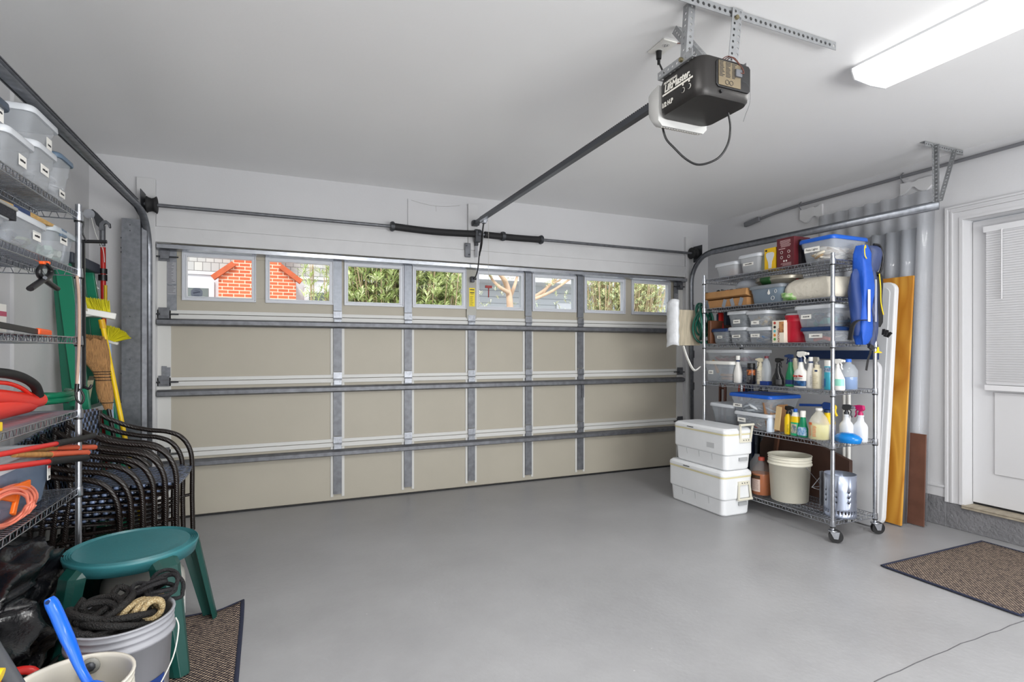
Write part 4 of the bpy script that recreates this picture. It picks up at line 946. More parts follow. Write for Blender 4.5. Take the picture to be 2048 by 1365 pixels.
# ---- right shelf, second level ---------------------------------------------
L5 = RL[4]
y0, y1 = Y(1494, 3.345), Y(1407, 3.345)
t = thing('cardboard_box', 'brown cardboard carton crossed with silver tape on the second shelf', 'box', (3.42, (y0+y1)/2, L5))
MB().box((3.345, y0, L5), (3.52, y1, L5+.065)).build('carton', m_card, t, world=True, bevel=.003)
b = MB(); b.obox((3.415, (y0+y1)/2, L5+.094), (.15, y1-y0-.01, .055), (0, .25, 0)); b.build('lid_flap', pm('brown_cardboard_flap', '#b98a58', .8, var=.15, vscale=9), t, world=True, bevel=.004)
m_tape = pm('silver_tape', '#8b9099', .3, .5)
for k, yy in enumerate((y0+.06, y0+.15, y0+.235, y1-.045)):
    b = MB(); b.obox((3.3438, yy, L5+.033), (.0015, .035, .064), (.35*(-1)**k, 0, 0)); b.build('tape_strip', m_tape, t, world=True)
    b = MB(); b.obox((3.41, yy+.01, L5+.1225), (.15, .035, .0015), (0, .25, 0)); b.build('tape_strip', m_tape, t, world=True)
t = thing('roasting_pan', 'oval grey pan with ribbed rim behind the taped cardboard carton', 'pan', (3.60, Y(1460, 3.6), L5))
MB().lathe([(.11, 0), (.125, .05), (.14, .12), (.152, .125), (.152, .135), (.13, .138)], (3.62, Y(1458, 3.62), L5), 28, ex=.75).build('pan', pm('grey_enamel', '#8f949b', .35, .3), t, world=True)
stuffin('party_supplies', 'black red and white clutter heaped in the oval grey pan', 3.54, 3.70, Y(1475, 3.62), Y(1440, 3.62), L5+.12, L5+.19, ['#17171b', '#f0eeea', '#a3182a', '#1c2c4e', '#2a1218'], 60, 'mix', 9, .04)
y0, y1 = Y(1562, 3.36), Y(1500, 3.36)
t = tub('grey lidded tub with droplet pictures on the second shelf', 3.36, 3.60, y0, y1, L5, .125, pm('grey_lid', '#7f858c', .4), pm('smoky_plastic', '#8fa0b0', .2, alpha=.75), taper=.012)
b = MB(); b.tube([(3.357, y0+.07+.014*math.cos(a*PI/8), L5+.035+.014*math.sin(a*PI/8)) for a in range(16)], .0014, 5, closed=True)
b.tube([(3.357, y0+.045+.009*math.cos(a*PI/6), L5+.085+.013*math.sin(a*PI/6)) for a in range(12)], .0012, 5, closed=True); b.build('printed_ring', m_white, t, world=True)
b = MB(); b.prism([(y0+.105+.012*math.cos(a), L5+.075+.012*math.sin(a)) for a in [k*PI/6 for k in range(-5, 0)]]+[(y0+.117, L5+.078), (y0+.106, L5+.105), (y0+.095, L5+.078)], 'x', 3.356, 3.358); b.build('printed_droplet', m_white, t, world=True)
t = thing('foil_pans', 'stack of foil pans with a green wrapper on top of the grey lidded tub', 'foil pans', (3.49, Y(1545, 3.45), L5+.142))
yc = Y(1548, 3.45)
MB().lathe([(.13, 0), (.145, .02), (.165, .035), (.168, .04), (.150, .05), (.165, .055), (.160, .065), (.12, .068)], (3.50, yc, L5+.142), 30, ex=.75, ey=1.15).build('pan_stack', pm('dull_foil', '#b4aea0', .3, .7, bump=.1, bscale=120), t, world=True)
b = MB(); rr_ = [[(3.50+.75*r_*math.cos(a), yc+.02+1.15*r_*math.sin(a), z_) for z_, r_ in ((L5+.145, .140), (L5+.18, .170), (L5+.20, .168), (L5+.212, .12))] for a in [PI+.25-.5*k/6 for k in range(7)]]
b.grid(rr_); b.build('green_wrapper', pm('dark_green_wrap', '#1f4d23', .4), t, world=True, solid=.001)
t = thing('domed_platter', 'clear domed platter leaning above the taped cardboard carton', 'platter', (3.5, Y(1494, 3.5), L5+.14))
MB().lathe([(.09, 0), (.10, .01), (.10, .025), (.085, .055), (.05, .075), (.0, .08)], (3.49, Y(1497, 3.49), L5+.145), 24, cap1=False).build('dome', pm('clear_dome', '#c5ccd6', .1, alpha=.45), t, world=True)
t = thing('snack_bag', 'green and white crinkled bag lying on the second shelf', 'bag', (3.42, Y(1580, 3.40), L5))
def cloth_lump(c, sx, sy, sz, seed, n=22, m=14, amp=.12, ridge=0):
    from mathutils import noise
    rnd = random.Random(seed); b = MB(); g = []; ph = [rnd.uniform(0, 6) for _ in range(8)]
    for i in range(m+1):
        v = PI*i/m; row = []
        for k in range(n+1):
            u = 2*PI*k/n
            q = 1+amp*(math.sin(3*u+ph[0]+2*v)+.7*math.sin(5*u-3*v+ph[1])+.5*math.sin(9*u+4*v+ph[2])+.4*math.sin(7*v+ph[3]))
            if ridge:
                w_ = Vector((math.cos(u)*math.sin(v), math.sin(u)*math.sin(v)*1.6, math.cos(v)))*1.5+Vector((seed, 0, 0))
                q = 1+ridge*(1.2-2.2*abs(noise.noise(w_))*1.6-.9*abs(noise.noise(w_*2.3+Vector((3, 1, 7))))-.35*abs(noise.noise(w_*5)))
            cz = math.cos(v); zz = -cz; zz = zz if zz > 0 else zz*.9
            row.append((c[0]+sx*q*math.sin(v)**.6*math.cos(u) if 0 < i < m else c[0], c[1]+sy*q*(math.sin(v)**.6)*math.sin(u) if 0 < i < m else c[1], max(c[2], c[2]+sz*(1+zz*(1+.5*(q-1)))/1.0)))
        row[-1] = row[0]; g.append(row)
    b.grid(g); return b
cloth_lump((3.43, Y(1580, 3.40), L5+.001), .07, .10, .035, 3).build('bag', pm('green_white_bag', '#cfd8b8', .35, col2='#5fae2e', vscale=22), t, world=True)
t = thing('red_strap', 'dark red strap with a buckle draped over a white cup on the second shelf', 'strap', (3.45, Y(1592, 3.45), L5+.08))
b = MB(); b.beam((3.43, Y(1580, 3.43), L5+.075), (3.45, Y(1600, 3.45), L5+.13), .02, .004); b.beam((3.45, Y(1600, 3.45), L5+.13), (3.47, Y(1594, 3.47), L5+.17), .018, .004); b.build('webbing', pm('dark_red_webbing', '#7c1426', .6), t, world=True)
o = MB().lathe([(.03, 0), (.04, .11), (.042, .115)], (3.53, Y(1594, 3.53), L5), 16).build('white_cup', m_white); tagit(o, 'white cup behind the dark red strap on the second shelf', 'cup')
t = thing('canvas_sack', 'off white canvas bundle filling the right half of the second shelf', 'sack', (3.53, 2.62, L5))
def softbox(x0, x1, y0, y1, z, h, seed, amp=.012, n=16):
    rnd = random.Random(seed); b = MB(); ph = [rnd.uniform(0, 6) for _ in range(6)]
    def wob(p):
        x, y, z_ = p; s_ = amp*(math.sin(23*y+ph[0]+9*z_)+.7*math.sin(41*x+17*y+ph[1])+.6*math.sin(37*z_+13*y+ph[2])); return s_
    rr = []
    for i in range(9):
        u = i/8; e = [-.02, .0, .003, .003, 0, -.006, -.015, -.03, -.07][i]
        r = rrect(x1-x0+2*e, y1-y0+2*e, .045, z+h*[0, .08, .25, .45, .62, .78, .9, .98, 1.0][i], ((x0+x1)/2, (y0+y1)/2), 7); q = []
        for k, p in enumerate(r):
            p = Vector(p); d = Vector((p.x-(x0+x1)/2, p.y-(y0+y1)/2, 0)).normalized(); q.append(p+d*wob(p)+Vector((0, 0, wob((p.y, p.x, p.z))*.8 if i > 3 else 0)))
        rr.append(q)
    b.rings(rr); return b
softbox(3.37, 3.69, 2.45, 2.84, L5, .15, 4, .010).build('canvas', pm('off_white_canvas', '#cfc9bb', .85, bump=.5, bscale=30), t, world=True)
# ---- right shelf, third level ----------------------------------------------
L4 = RL[3]
t = thing('hand_vacuum', 'glossy red and grey hand vacuum standing on the third shelf', 'vacuum', (3.46, Y(1440, 3.46), L4))
b = MB(); b.lathe([(.045, 0), (.045, .06), (.032, .08), (.028, .26), (.024, .27)], (3.50, Y(1441, 3.50), L4), 18); b.build('tank', m_red, t, world=True)
b = MB(); b.box((3.46, Y(1441, 3.46)-.06, L4+.16), (3.53, Y(1441, 3.46)-.035, L4+.27)); b.box((3.46, Y(1441, 3.46)+.035, L4+.06), (3.53, Y(1441, 3.46)+.05, L4+.26)); b.build('grip', pm('dark_slate_plastic', '#263240', .4), t, world=True, bevel=.005)
t = thing('cutting_board', 'brown wooden board standing on edge at the far left of the third shelf', 'board', (3.5, Y(1424, 3.5), L4))
MB().box((3.36, Y(1421, 3.36), L4), (3.65, Y(1415, 3.36), L4+.20)).build('board', pm('walnut', '#6e4630', .5, var=.2, vscale=9), t, world=True, bevel=.006)
def rb(label, pl, pr, z, pyt, X, dx, lid, body=None, **k):
    ya, yb = Y(pr, X), Y(pl, X); h = Z((pl+pr)/2, pyt, X)-z-.01
    return tub(label, X, X+dx, ya, yb, z, h, lid, body, face='-x', **k), (X, X+dx, ya, yb, z, h)
m_smk = pm('clear_smoke', '#b4bac0', .15, alpha=.42)
_, e = rb('small dark lidded bin with a white label, leftmost on the third shelf', 1424, 1455, L4, 659, 3.37, .26, m_navy, m_smk, tag='~', tagpos=(.5, .5), tagsize=(.055, .022), taper=.01)
stuffin('small_parts', 'grey brown parts inside the small dark lidded bin', e[0]+.015, e[1]-.02, e[2]+.015, e[3]-.015, e[4]+.01, e[4]+e[5]*.7, ['#5b4c40', '#8c8a86', '#3c3a3a'], 40, 'mix', 21)
_, e = rb('clear lidded bin with long white label, lower left of the third shelf', 1457, 1491, L4, 656, 3.37, .28, m_lidw, m_clear, tag='~', tagpos=(.45, .5), tagsize=(.085, .022), taper=.012)
stuffin('hardware', 'grey hardware inside the lower clear bin with a long label', e[0]+.015, e[1]-.02, e[2]+.015, e[3]-.015, e[4]+.01, e[4]+e[5]*.8, ['#77777a', '#9c9a92', '#55585c'], 45, 'mix', 22)
zt = e[4]+e[5]+.014
_, e2 = rb('clear lidded bin stacked on the long labelled bin on the third shelf', 1455, 1491, zt, 624, 3.37, .28, m_lidw, m_smk, tag='~', tagpos=(.5, .4), tagsize=(.07, .03), taper=.012)
stuffin('dark_parts', 'dark parts inside the upper left stacked bin', e2[0]+.015, e2[1]-.02, e2[2]+.015, e2[3]-.015, e2[4]+.01, e2[4]+e2[5]*.8, ['#3f4347', '#6b6e70', '#888'.replace('#888', '#888888')], 45, 'mix', 23)
_, e = rb('blue tinted bin of hooks with a bold label on the third shelf', 1494, 1541, L4, 656, 3.37, .28, m_lidw, m_clear, tag='Star Bolt', tagpos=(.35, .55), tagsize=(.085, .026), taper=.012)
stuffin('hooks', 'white hooks and blue parts inside the bold labelled bin', e[0]+.012, e[1]-.02, e[2]+.015, e[3]-.015, e[4]+.008, e[4]+e[5]*.7, ['#e8e8e4', '#3c6a9a', '#5f6a74'], 45, 'coil', 24, .035)
zt = e[4]+e[5]+.014
_, e2 = rb('clear bin labelled Nets holding a whisk, stacked on the bold labelled bin', 1493, 1535, zt, 623, 3.37, .28, m_lidw, m_clear, tag='Nets', tagpos=(.40, .33), tagsize=(.075, .028), taper=.012)
stuffin('netting', 'cream and yellow netting inside the bin labelled Nets', e2[0]+.012, e2[1]-.02, e2[2]+.015, e2[3]-.015, e2[4]+.008, e2[4]+e2[5]*.9, ['#efe9d8', '#d9b45a', '#b9b9b4'], 45, 'mix', 25, .05)
tub('frosted bin pushed behind the Nets bin on the third shelf', 3.56, 3.72, Y(1592, 3.56), Y(1553, 3.56), L4, .25, m_lidw, m_clearw)
y0, y1 = Y(1568, 3.36), Y(1544.5, 3.36)
t = carton('velcro_box', 'white printed carton with a column of coloured dots on the third shelf', 3.36, 3.47, y0, y1, L4, .165, pm('cream_card', '#e6ddcc', .6), cat='carton')
for k, c in enumerate(('#b5443a', '#26282c', '#5fb3bd', '#d9822b', '#4f9a44')):
    b = MB(); b.cyl((3.3588, y1-.022, L4+.147-k*.030), (3.3598, y1-.022, L4+.147-k*.030), .0105, 14); b.build('dot', pm('dot'+str(k), c, .5), t, world=True)
b = MB(); b.box((3.3588, y0+.002, L4+.075), (3.3598, y0+.042, L4+.155)); b.build('photo_print', pm('photo_brown', '#c58b58', .5, col2='#5a2f22', vscale=25), t, world=True)
text('VOLCANO', .022, pm('brown_red_ink', '#8a3a2a', .6), t, Vector((3.3590, y1-.055, L4+.055))-t.location, (0, -PI/2, PI), 'box_lettering', .0003, sx=.95, bold=.0005)
t = thing('red_canister', 'tall red plastic canister on the third shelf', 'canister', (3.46, Y(1592, 3.46), L4))
MB().lathe([(.062, 0), (.066, .01), (.069, .15), (.072, .152), (.072, .16), (.070, .185), (.074, .188), (.074, .2)], (3.46, Y(1592, 3.46), L4), 28, cap1=False).build('canister', pm('cherry_red', '#b3142c', .35), t, world=True, solid=.002)
MB().lathe([(.068, .19), (.070, .205), (.066, .212)], (3.46, Y(1592, 3.46), L4), 24).build('clear_lid', m_clearw, t, world=True)
_, e = rb('clear bin with a navy lid holding an orange handled tool on the third shelf', 1602, 1668, L4, 656, 3.37, .33, m_navy, m_clear, tag='~', tagpos=(.45, .5), tagsize=(.10, .028), taper=.012)
stuffin('brushes', 'metal brushes and wires inside the navy lidded bin', e[0]+.06, e[1]-.02, e[2]+.015, e[3]-.02, e[4]+.008, e[4]+e[5]*.85, ['#8d8f92', '#b7b3a6', '#5b5d60'], 60, 'mix', 26, .04)
o = MB().tube(bez([(e[0]+.03, e[2]+.05, L4+.02), (e[0]+.03, e[2]+.10, L4+.03), (e[0]+.035, e[2]+.17, L4+.018)], 5), .013, 8).build('tool_handle', m_orange); tagit(o, 'orange tool handle inside the navy lidded bin', 'tool handle')
zt = e[4]+e[5]+.014
_, e2 = rb('large clear rounded bin stacked on the navy lidded bin on the third shelf', 1590, 1664, zt, 612, 3.37, .33, m_lidw, m_clear, tag='~', tagpos=(.3, .55), tagsize=(.08, .03), taper=.02)
stuffin('painting_gear', 'blue and grey painting gear inside the large rounded bin', e2[0]+.03, e2[1]-.03, e2[2]+.02, e2[3]-.03, e2[4]+.008, e2[4]+e2[5]*.9, ['#2f6f96', '#8c949a', '#3a8d86', '#2d3138', '#c8ccce'], 55, 'mix', 27, .06)
# ---- right shelf, fourth level ---------------------------------------------
L3 = RL[2]
_, e = rb('clear bin with a white lid holding wood handled brushes on the fourth shelf', 1408, 1463, L3, 724, 3.35, .30, m_white, m_clear, tag='~', tagpos=(.25, .5), tagsize=(.055, .032), taper=.014)
for k in range(3):
    yb_ = e[2]+.04+.02*k; b = MB(); b.lathe([(.0, 0), (.012, .006), (.014, .03), (.010, .07), (.013, .11), (.008, .125), (0, .128)], (0, 0, 0), 12)
    t = thing('wooden_handle', ['lower wooden brush handle inside the white lidded bin', 'upper wooden brush handle inside the white lidded bin', 'wooden knob poking up inside the white lidded bin'][k], 'handle', (e[0]+.04, e[2]+.02+.0*k, L3+.03+.028*k) if k < 2 else (e[0]+.045, e[2]+.19, L3+.07), rot=(-PI/2, 0, .1*k) if k < 2 else (-.5, 0, 0)); b.build('handle', m_wood, t)
stuffin('brush_clutter', 'blue and grey clutter inside the white lidded bin', e[0]+.06, e[1]-.02, e[2]+.015, e[3]-.02, L3+.008, L3+.07, ['#6d7fa0', '#5d6670', '#8b8f96'], 40, 'mix', 28, .04)
tub('tall clear bin holding work gloves behind the white lidded bin', 3.42, 3.70, Y(1492, 3.42), Y(1413, 3.42), L3+.125, .13, m_lidw, m_clear, taper=.012)
tub('lower clear bin hidden behind the white lidded bin', 3.66, 3.72, Y(1492, 3.6), Y(1430, 3.6), L3, .118, m_lidw, m_clear, taper=.006)
stuffin('work_gloves', 'red and cream work gloves inside the tall clear bin', 3.45, 3.66, Y(1484, 3.45), Y(1420, 3.45), L3+.135, L3+.235, ['#a8433a', '#c9bfb0', '#7a2e2b', '#8f8478'], 45, 'mix', 29, .07)
def pr(h, w_, d_, sh, neck=.013, foot=.004):
    """shouldered bottle: total height to neck h, half width w_, half depth d_, shoulder height sh"""
    return [(0, w_-.004, d_-.004), (foot, w_, d_), (sh*.5, w_, d_), (sh, w_*.98, d_*.98), (sh+(h-sh)*.35, w_*.78, d_*.8), (sh+(h-sh)*.62, neck*1.25, neck*1.25), (sh+(h-sh)*.75, neck, neck), (h, neck, neck)]
def prT(h, w_, d_, sh, neck=.013):
    return [(0, w_-.004, d_-.004), (.005, w_, d_), (sh*.55, w_, d_), (sh*.8, w_*.86, d_*.9), (sh, w_*.62, d_*.75), (sh+(h-sh)*.5, w_*.42, d_*.55), (h-.012, neck*1.1, neck*1.1), (h, neck, neck)]
def scr(t, prof, z0, z1, mat=m_ink, n=6, side=0.0, wd=.12, name='label_text', sup=2.4):
    """rows of tiny print on the -x side of a bottle"""
    rnd = random.Random(int(z0*1e4)+n)
    for i in range(n):
        z = z1-(z1-z0)*(i+.5)/n; a = rnd.uniform(.02, wd*.3)
        band(t, prof, z-.0011, z+.0011, mat, name=name, grow=.0016, a0=.5-wd+a+side, a1=.5+wd-rnd.uniform(0, wd*.7)+side, n=6, sup=sup)
wht = pm('white_bottle', '#e9e7e2', .35); crm = pm('cream_bottle', '#e6dcc0', .35)
X = 3.39
P_ = prT(.175, .036, .026, .13); t = bottle('cleaner_bottle', 'plain white cleaner bottle with a navy collar beside the glove bin', X, Y(1476, X), L3, P_, wht)
cap(t, .172, .014, .014, m_navy); cap(t, .186, .016, .035, wht)
P_ = [(0, .030, .030), (.003, .033, .033), (.115, .033, .033), (.125, .030, .030), (.128, .026, .026)]; t = bottle('polish_can', 'black and copper spray can with a black cap on the fourth shelf', X, Y(1502.5, X), L3, P_, pm('gloss_black_can', '#18161a', .25), sup=2, cat='spray can')
band(t, P_, .07, .112, pm('copper_print', '#c06a35', .35, col2='#2a1a18', vscale=60), sup=2, name='picture_band'); scr(t, P_, .012, .066, pm('grey_print', '#a7a7aa', .5), 5, sup=2); cap(t, .128, .030, .035, m_black)
P_ = pr(.15, .026, .022, .12); t = bottle('spray_bottle', 'slim cream spray bottle with an arched label on the fourth shelf', X+.01, Y(1519, X), L3, P_, crm, cat='spray bottle')
trigger(t, .15, 1, crm, s_=.95); band(t, P_, .025, .11, pm('pale_label', '#d9d2c0', .5), a0=.3, a1=.7); scr(t, P_, .04, .105, m_ink, 5)
P_ = prT(.175, .036, .028, .15, .012); t = bottle('water_bottle', 'clear faceted plastic bottle with a blue base on the fourth shelf', X, Y(1533, X), L3+.03, P_, pm('clear_bottle', '#cdd3d8', .08, alpha=.38))
cap(t, .173, .015, .018, pm('dull_maroon', '#6e2a35', .4))
o = MB().box((X-.03, Y(1533, X)-.036, L3), (X+.03, Y(1533, X)+.036, L3+.029)).build('blue_carton', pm('royal_blue_card', '#14357c', .5), bevel=.002); tagit(o, 'small royal blue carton under the clear faceted bottle', 'carton')
P_ = [(0, .044, .03), (.004, .048, .033), (.05, .046, .032), (.075, .034, .028), (.095, .022, .022), (.125, .018, .018), (.14, .013, .013), (.15, .013, .013)]
t = bottle('spray_bottle', 'glossy black spray bottle with a broad base on the fourth shelf', X, Y(1556, X), L3, P_, pm('gloss_black', '#151517', .2), cat='spray bottle')
trigger(t, .15, -1, m_black, s_=1.0); band(t, P_, .012, .048, pm('charcoal_label', '#3a3a3c', .5), a0=.52, a1=.7)
P_ = prT(.18, .035, .026, .12); t = bottle('spray_bottle', 'green and navy spray bottle leaning beside the white ones on the fourth shelf', X+.01, Y(1579, X), L3, P_, pm('emerald_bottle', '#187a52', .3), cat='spray bottle')
trigger(t, .178, 1, m_navy); band(t, P_, .004, .05, pm('navy_label', '#22356a', .4)); band(t, P_, .004, .018, pm('green_band', '#2a8c5c', .4), grow=.0014)
P_ = [(0, .022, .02), (.005, .026, .022), (.10, .024, .02), (.16, .016, .016), (.185, .014, .014), (.19, .012, .012)]; t = bottle('cleaner_bottle', 'curved cream bottle half hidden behind the red lettered spray bottle', X+.04, Y(1590, X+.04), L3, P_, crm)
cap(t, .188, .012, .02, crm)
P_ = [(0, .046, .028), (.005, .050, .032), (.10, .050, .032), (.118, .042, .03), (.135, .02, .02), (.155, .017, .017), (.18, .014, .014), (.186, .014, .014)]
t = bottle('spray_bottle', 'white spray bottle lettered Spray Nine in red on the fourth shelf', X-.01, Y(1602, X-.01), L3, P_, wht, cat='spray bottle')
trigger(t, .186, -1, wht, s_=1.25, collar=m_navy); band(t, P_, .012, .05, pm('blue_wave_label', '#1f5d94', .4, col2='#12294e', vscale=30), a0=.27, a1=.73)
text('Spray Nine', .019, pm('label_red', '#b3261e', .5), t, Vector((-.0340, 0, .083)), FACE_XM, 'bottle_lettering', .0006, sx=.9, bold=.0008, shear=.1)
scr(t, P_, .056, .073, m_ink, 3, wd=.1)
P_ = prT(.178, .030, .024, .135); t = bottle('cleaner_bottle', 'tall white bottle with a navy collar and side print, right of the red lettered one', X, Y(1621.5, X), L3, P_, wht)
cap(t, .176, .015, .012, m_navy); cap(t, .188, .014, .03, wht); scr(t, P_, .02, .09, m_ink, 7, side=.08, wd=.05)
P_ = [(0, .024, .022), (.004, .028, .026), (.135, .028, .026), (.142, .022, .022), (.144, .019, .019)]; t = bottle('lotion_bottle', 'straight cream bottle with a small navy patch on the fourth shelf', X-.01, Y(1636.5, X), L3, P_, crm)
cap(t, .144, .017, .022, crm); band(t, P_, .118, .130, m_navy, a0=.5, a1=.6); scr(t, P_, .02, .1, pm('tan_print', '#b8ab88', .5), 7, wd=.13)
P_ = prT(.16, .026, .022, .12); t = bottle('spray_bottle', 'pale green spray bottle standing behind the straight cream bottle', X+.10, Y(1632, X+.10), L3, P_, pm('grey_cream_bottle', '#bcb6a4', .4), cat='spray bottle'); trigger(t, .16, 1, pm('greyish_head', '#b6b2a6', .4))
P_ = [(0, .024, .024), (.004, .027, .027), (.15, .027, .027), (.158, .024, .024)]; t = bottle('aerosol_can', 'turquoise and white aerosol can behind the front shelf post', X-.02, Y(1657, X-.02), L3, P_, pm('turquoise_can', '#3fa6bd', .3), sup=2, cat='spray can')
cap(t, .158, .025, .04, wht); band(t, P_, .118, .15, pm('navy_print_band', '#2a4f7e', .4, col2='#d7e4ea', vscale=70), sup=2); band(t, P_, .02, .075, pm('blue_label_part', '#2b6ea6', .4), sup=2, a0=.35, a1=.5)
P_ = [(0, .040, .026), (.005, .044, .03), (.075, .042, .028), (.10, .03, .024), (.125, .018, .018), (.15, .013, .013)]; t = bottle('spray_bottle', 'white and sea green spray bottle right of the front shelf post', X, Y(1676, X), L3, P_, wht, cat='spray bottle')
trigger(t, .15, -1, wht); band(t, P_, .03, .075, pm('sea_green_label', '#8fd0bc', .4), a0=.3, a1=.75)
t = thing('washer_fluid_jug', 'clear jug half filled with blue washer fluid on the fourth shelf', 'jug', (3.52, Y(1697, 3.52), L3))
P_ = [(0, .05, .05), (.005, .055, .055), (.13, .055, .055), (.165, .035, .035), (.175, .018, .018), (.185, .016, .016)]
yj = Y(1697, 3.52)
MB().lathe([(p[1], p[0]) for p in P_], (3.52, yj, L3), 20).build('jug_body', pm('clear_jug', '#d5dde4', .08, alpha=.3), t, world=True)
MB().lathe([(.046, .003), (.052, .006), (.052, .085)], (3.52, yj, L3), 20).build('blue_fluid', pm('blue_fluid', '#1f6db4', .1), t, world=True)
MB().lathe([(.018, .185), (.018, .203), (.015, .206)], (3.52, yj, L3), 16).build('cap', pm('clear_blue_cap', '#2f6ad0', .3), t, world=True)
# ---- right shelf, fifth level ----------------------------------------------
L2 = RL[1]
_, e = rb('empty clear bin with a white rim at the left of the fifth shelf', 1421, 1466, L2, 809, 3.37, .34, m_lidw, m_clear, taper=.02)
_, e = rb('clear lidded bin of tangled dark parts low on the fifth shelf', 1470, 1538, L2, 827, 3.34, .30, m_lidw, m_clear, tag='~', tagpos=(.2, .55), tagsize=(.08, .035), taper=.014)
stuffin('tangled_parts', 'tangled dark cables and parts inside the low clear bin', e[0]+.015, e[1]-.02, e[2]+.015, e[3]-.02, e[4]+.008, e[4]+e[5]*.85, ['#46423e', '#6d6f70', '#2d5b58', '#7a3a34', '#9a9a96'], 90, 'mix', 31, .04)
zt = e[4]+e[5]+.014
_, e2 = rb('clear bin with a big blue lid stacked on the bin of tangled parts', 1460, 1540, zt, 790, 3.34, .32, m_blue, m_clear, tag='~', tagpos=(.18, .35), tagsize=(.09, .026), taper=.022)
stuffin('grey_discs', 'grey discs and lids inside the blue lidded bin', e2[0]+.03, e2[1]-.03, e2[2]+.02, e2[3]-.03, e2[4]+.008, e2[4]+e2[5]*.6, ['#9aa0a6', '#7f858b', '#c8ccd0'], 30, 'coil', 32, .08)
P_ = [(0, .018, .03), (.004, .02, .032), (.08, .02, .03), (.12, .012, .018)]; t = bottle('flat_bottle', 'flat pale blue bottle tucked beside the cardboard sheets', 3.36, Y(1541, 3.36), L2, P_, pm('pale_blue_white', '#c8d3e0', .4))
t = thing('cardboard_sheets', 'folded brown cardboard inserts standing on the fifth shelf', 'cardboard', (3.44, Y(1556, 3.44), L2))
for k, (dy, an, hh) in enumerate(((.035, -.22, .215), (.01, -.2, .20), (-.03, -.12, .2))):
    MB().obox((3.42+.02*k, Y(1553, 3.42)+dy, L2+hh/2+.003), (.16-.03*k, .006, hh), (an*.8, 0, .0)).build('sheet', m_card if k else pm('darker_card', '#7f5b3c', .8), t, world=True)
MB().obox((3.352, Y(1556, 3.352), L2+.112), (.005, .045, .175), (.12, 0, 0)).build('front_panel', pm('tan_card', '#cdb182', .8), t, world=True)
yl = pm('yellow_bottle', '#e9c30a', .35)
P_ = pr(.15, .024, .022, .12); t = bottle('spray_bottle', 'yellow spray bottle with a black head beside the cardboard sheets', X, Y(1576, X), L2, P_, yl, cat='spray bottle'); trigger(t, .15, -1, m_black); scr(t, P_, .02, .075, m_ink, 6, side=.08, wd=.06)
P_ = [(0, .032, .022), (.005, .035, .025), (.10, .034, .024), (.13, .03, .022), (.155, .022, .018), (.17, .014, .014)]; t = bottle('cleaner_bottle', 'green and yellow cleaner bottle with a blue cap on the fifth shelf', X, Y(1591, X), L2, P_, pm('jade_bottle', '#1fae74', .3))
band(t, P_, .096, .138, yl, name='yellow_shoulder'); band(t, P_, .138, .168, wht, name='white_shoulder'); band(t, P_, .018, .085, pm('dark_blue_label', '#5c6f86', .5, col2='#c9c19a', vscale=60), a0=.4, a1=.62); cap(t, .17, .013, .022, m_blue)
P_ = [(0, .036, .024), (.005, .04, .027), (.05, .038, .026), (.085, .026, .02), (.12, .019, .018), (.145, .015, .015)]; t = bottle('spray_bottle', 'green glass cleaner bottle with a white head on the fifth shelf', X-.005, Y(1607, X), L2, P_, pm('window_green', '#1b8a62', .2), cat='spray bottle')
band(t, P_, .012, .07, pm('blue_white_label', '#c6dcea', .4, col2='#3f86bd', vscale=50), a0=.3, a1=.7); cap(t, .14, .018, .045, wht)
t = thing('yellow_fluid_jug', 'gallon jug of pale yellow fluid with orange lettering on the fifth shelf', 'jug', (3.40, Y(1638, 3.40), L2))
jp = [(.060, 0), (.066, .006), (.066, .085), (.063, .115), (.048, .150), (.028, .178), (.019, .190), (.019, .2)]; yj = Y(1638, 3.40)
MB().lathe(jp, (3.40, yj, L2), 26).build('jug_body', pm('milky_jug', '#eeeadf', .25, alpha=.4), t, world=True)
MB().lathe([(.060, .004), (.062, .006), (.062, .105)], (3.40, yj, L2), 22).build('yellow_fluid', pm('yellow_fluid', '#e3dc6a', .2), t, world=True)
MB().lathe([(.022, .198), (.022, .212), (.02, .214)], (3.40, yj, L2), 18).build('cap', wht, t, world=True)
m_or = pm('orange_print', '#d9673a', .5)
b = MB()
for i in range(9):
    z = L2+.092-.0085*i
    for a_, c_ in ((-.5, -.12), (.02, .42)):
        n = 6; aa = [a_+(c_-a_)*k/n*(.75+.25*R.random()) for k in range(n+1)]
        b.grid([[(3.40-.0668*math.cos(a), yj-.0668*math.sin(a), zz) for a in aa] for zz in (z, z+.003)])
b.build('orange_text_lines', m_or, t, world=True)
b = MB(); b.grid([[(3.40-.067*math.cos(a), yj-.067*math.sin(a), zz) for a in [-.55+.5*k/6 for k in range(7)]] for zz in (L2+.100, L2+.118)]); b.build('orange_logo', m_or, t, world=True)
P_ = [(0, .045, .034), (.005, .05, .038), (.11, .05, .038), (.15, .036, .03), (.165, .02, .02), (.18, .02, .02)]; t = bottle('sprayer_jug', 'yellow and white pest sprayer jug with a long blue wand head', 3.50, Y(1655, 3.5), L2, P_, yl, cat='sprayer')
band(t, P_, .0, .10, pm('lilac_label', '#b9b6d0', .5)); cap(t, .178, .024, .02, m_navy)
b = MB(); b.prism([(-.03, .2), (.03, .2), (.035, .235), (.02, .25), (-.035, .245)], 'x', -.014, .014); b.build('pump_head', pm('deep_blue', '#123a80', .35), t, bevel=.004)
b = MB(); b.beam((0, .03, .225), (-.04, .19, .215), .014, .018); b.build('wand', MATS['deep_blue'], t, bevel=.003)
b = MB(); b.tube(bez([(0, -.03, .235), (0, -.06, .225), (0, -.055, .19), (0, -.07, .16)], 4), .008, 7); b.build('yellow_lever', yl, t)
nat = pm('natural_hdpe', '#e3e6ea', .3, alpha=.85)
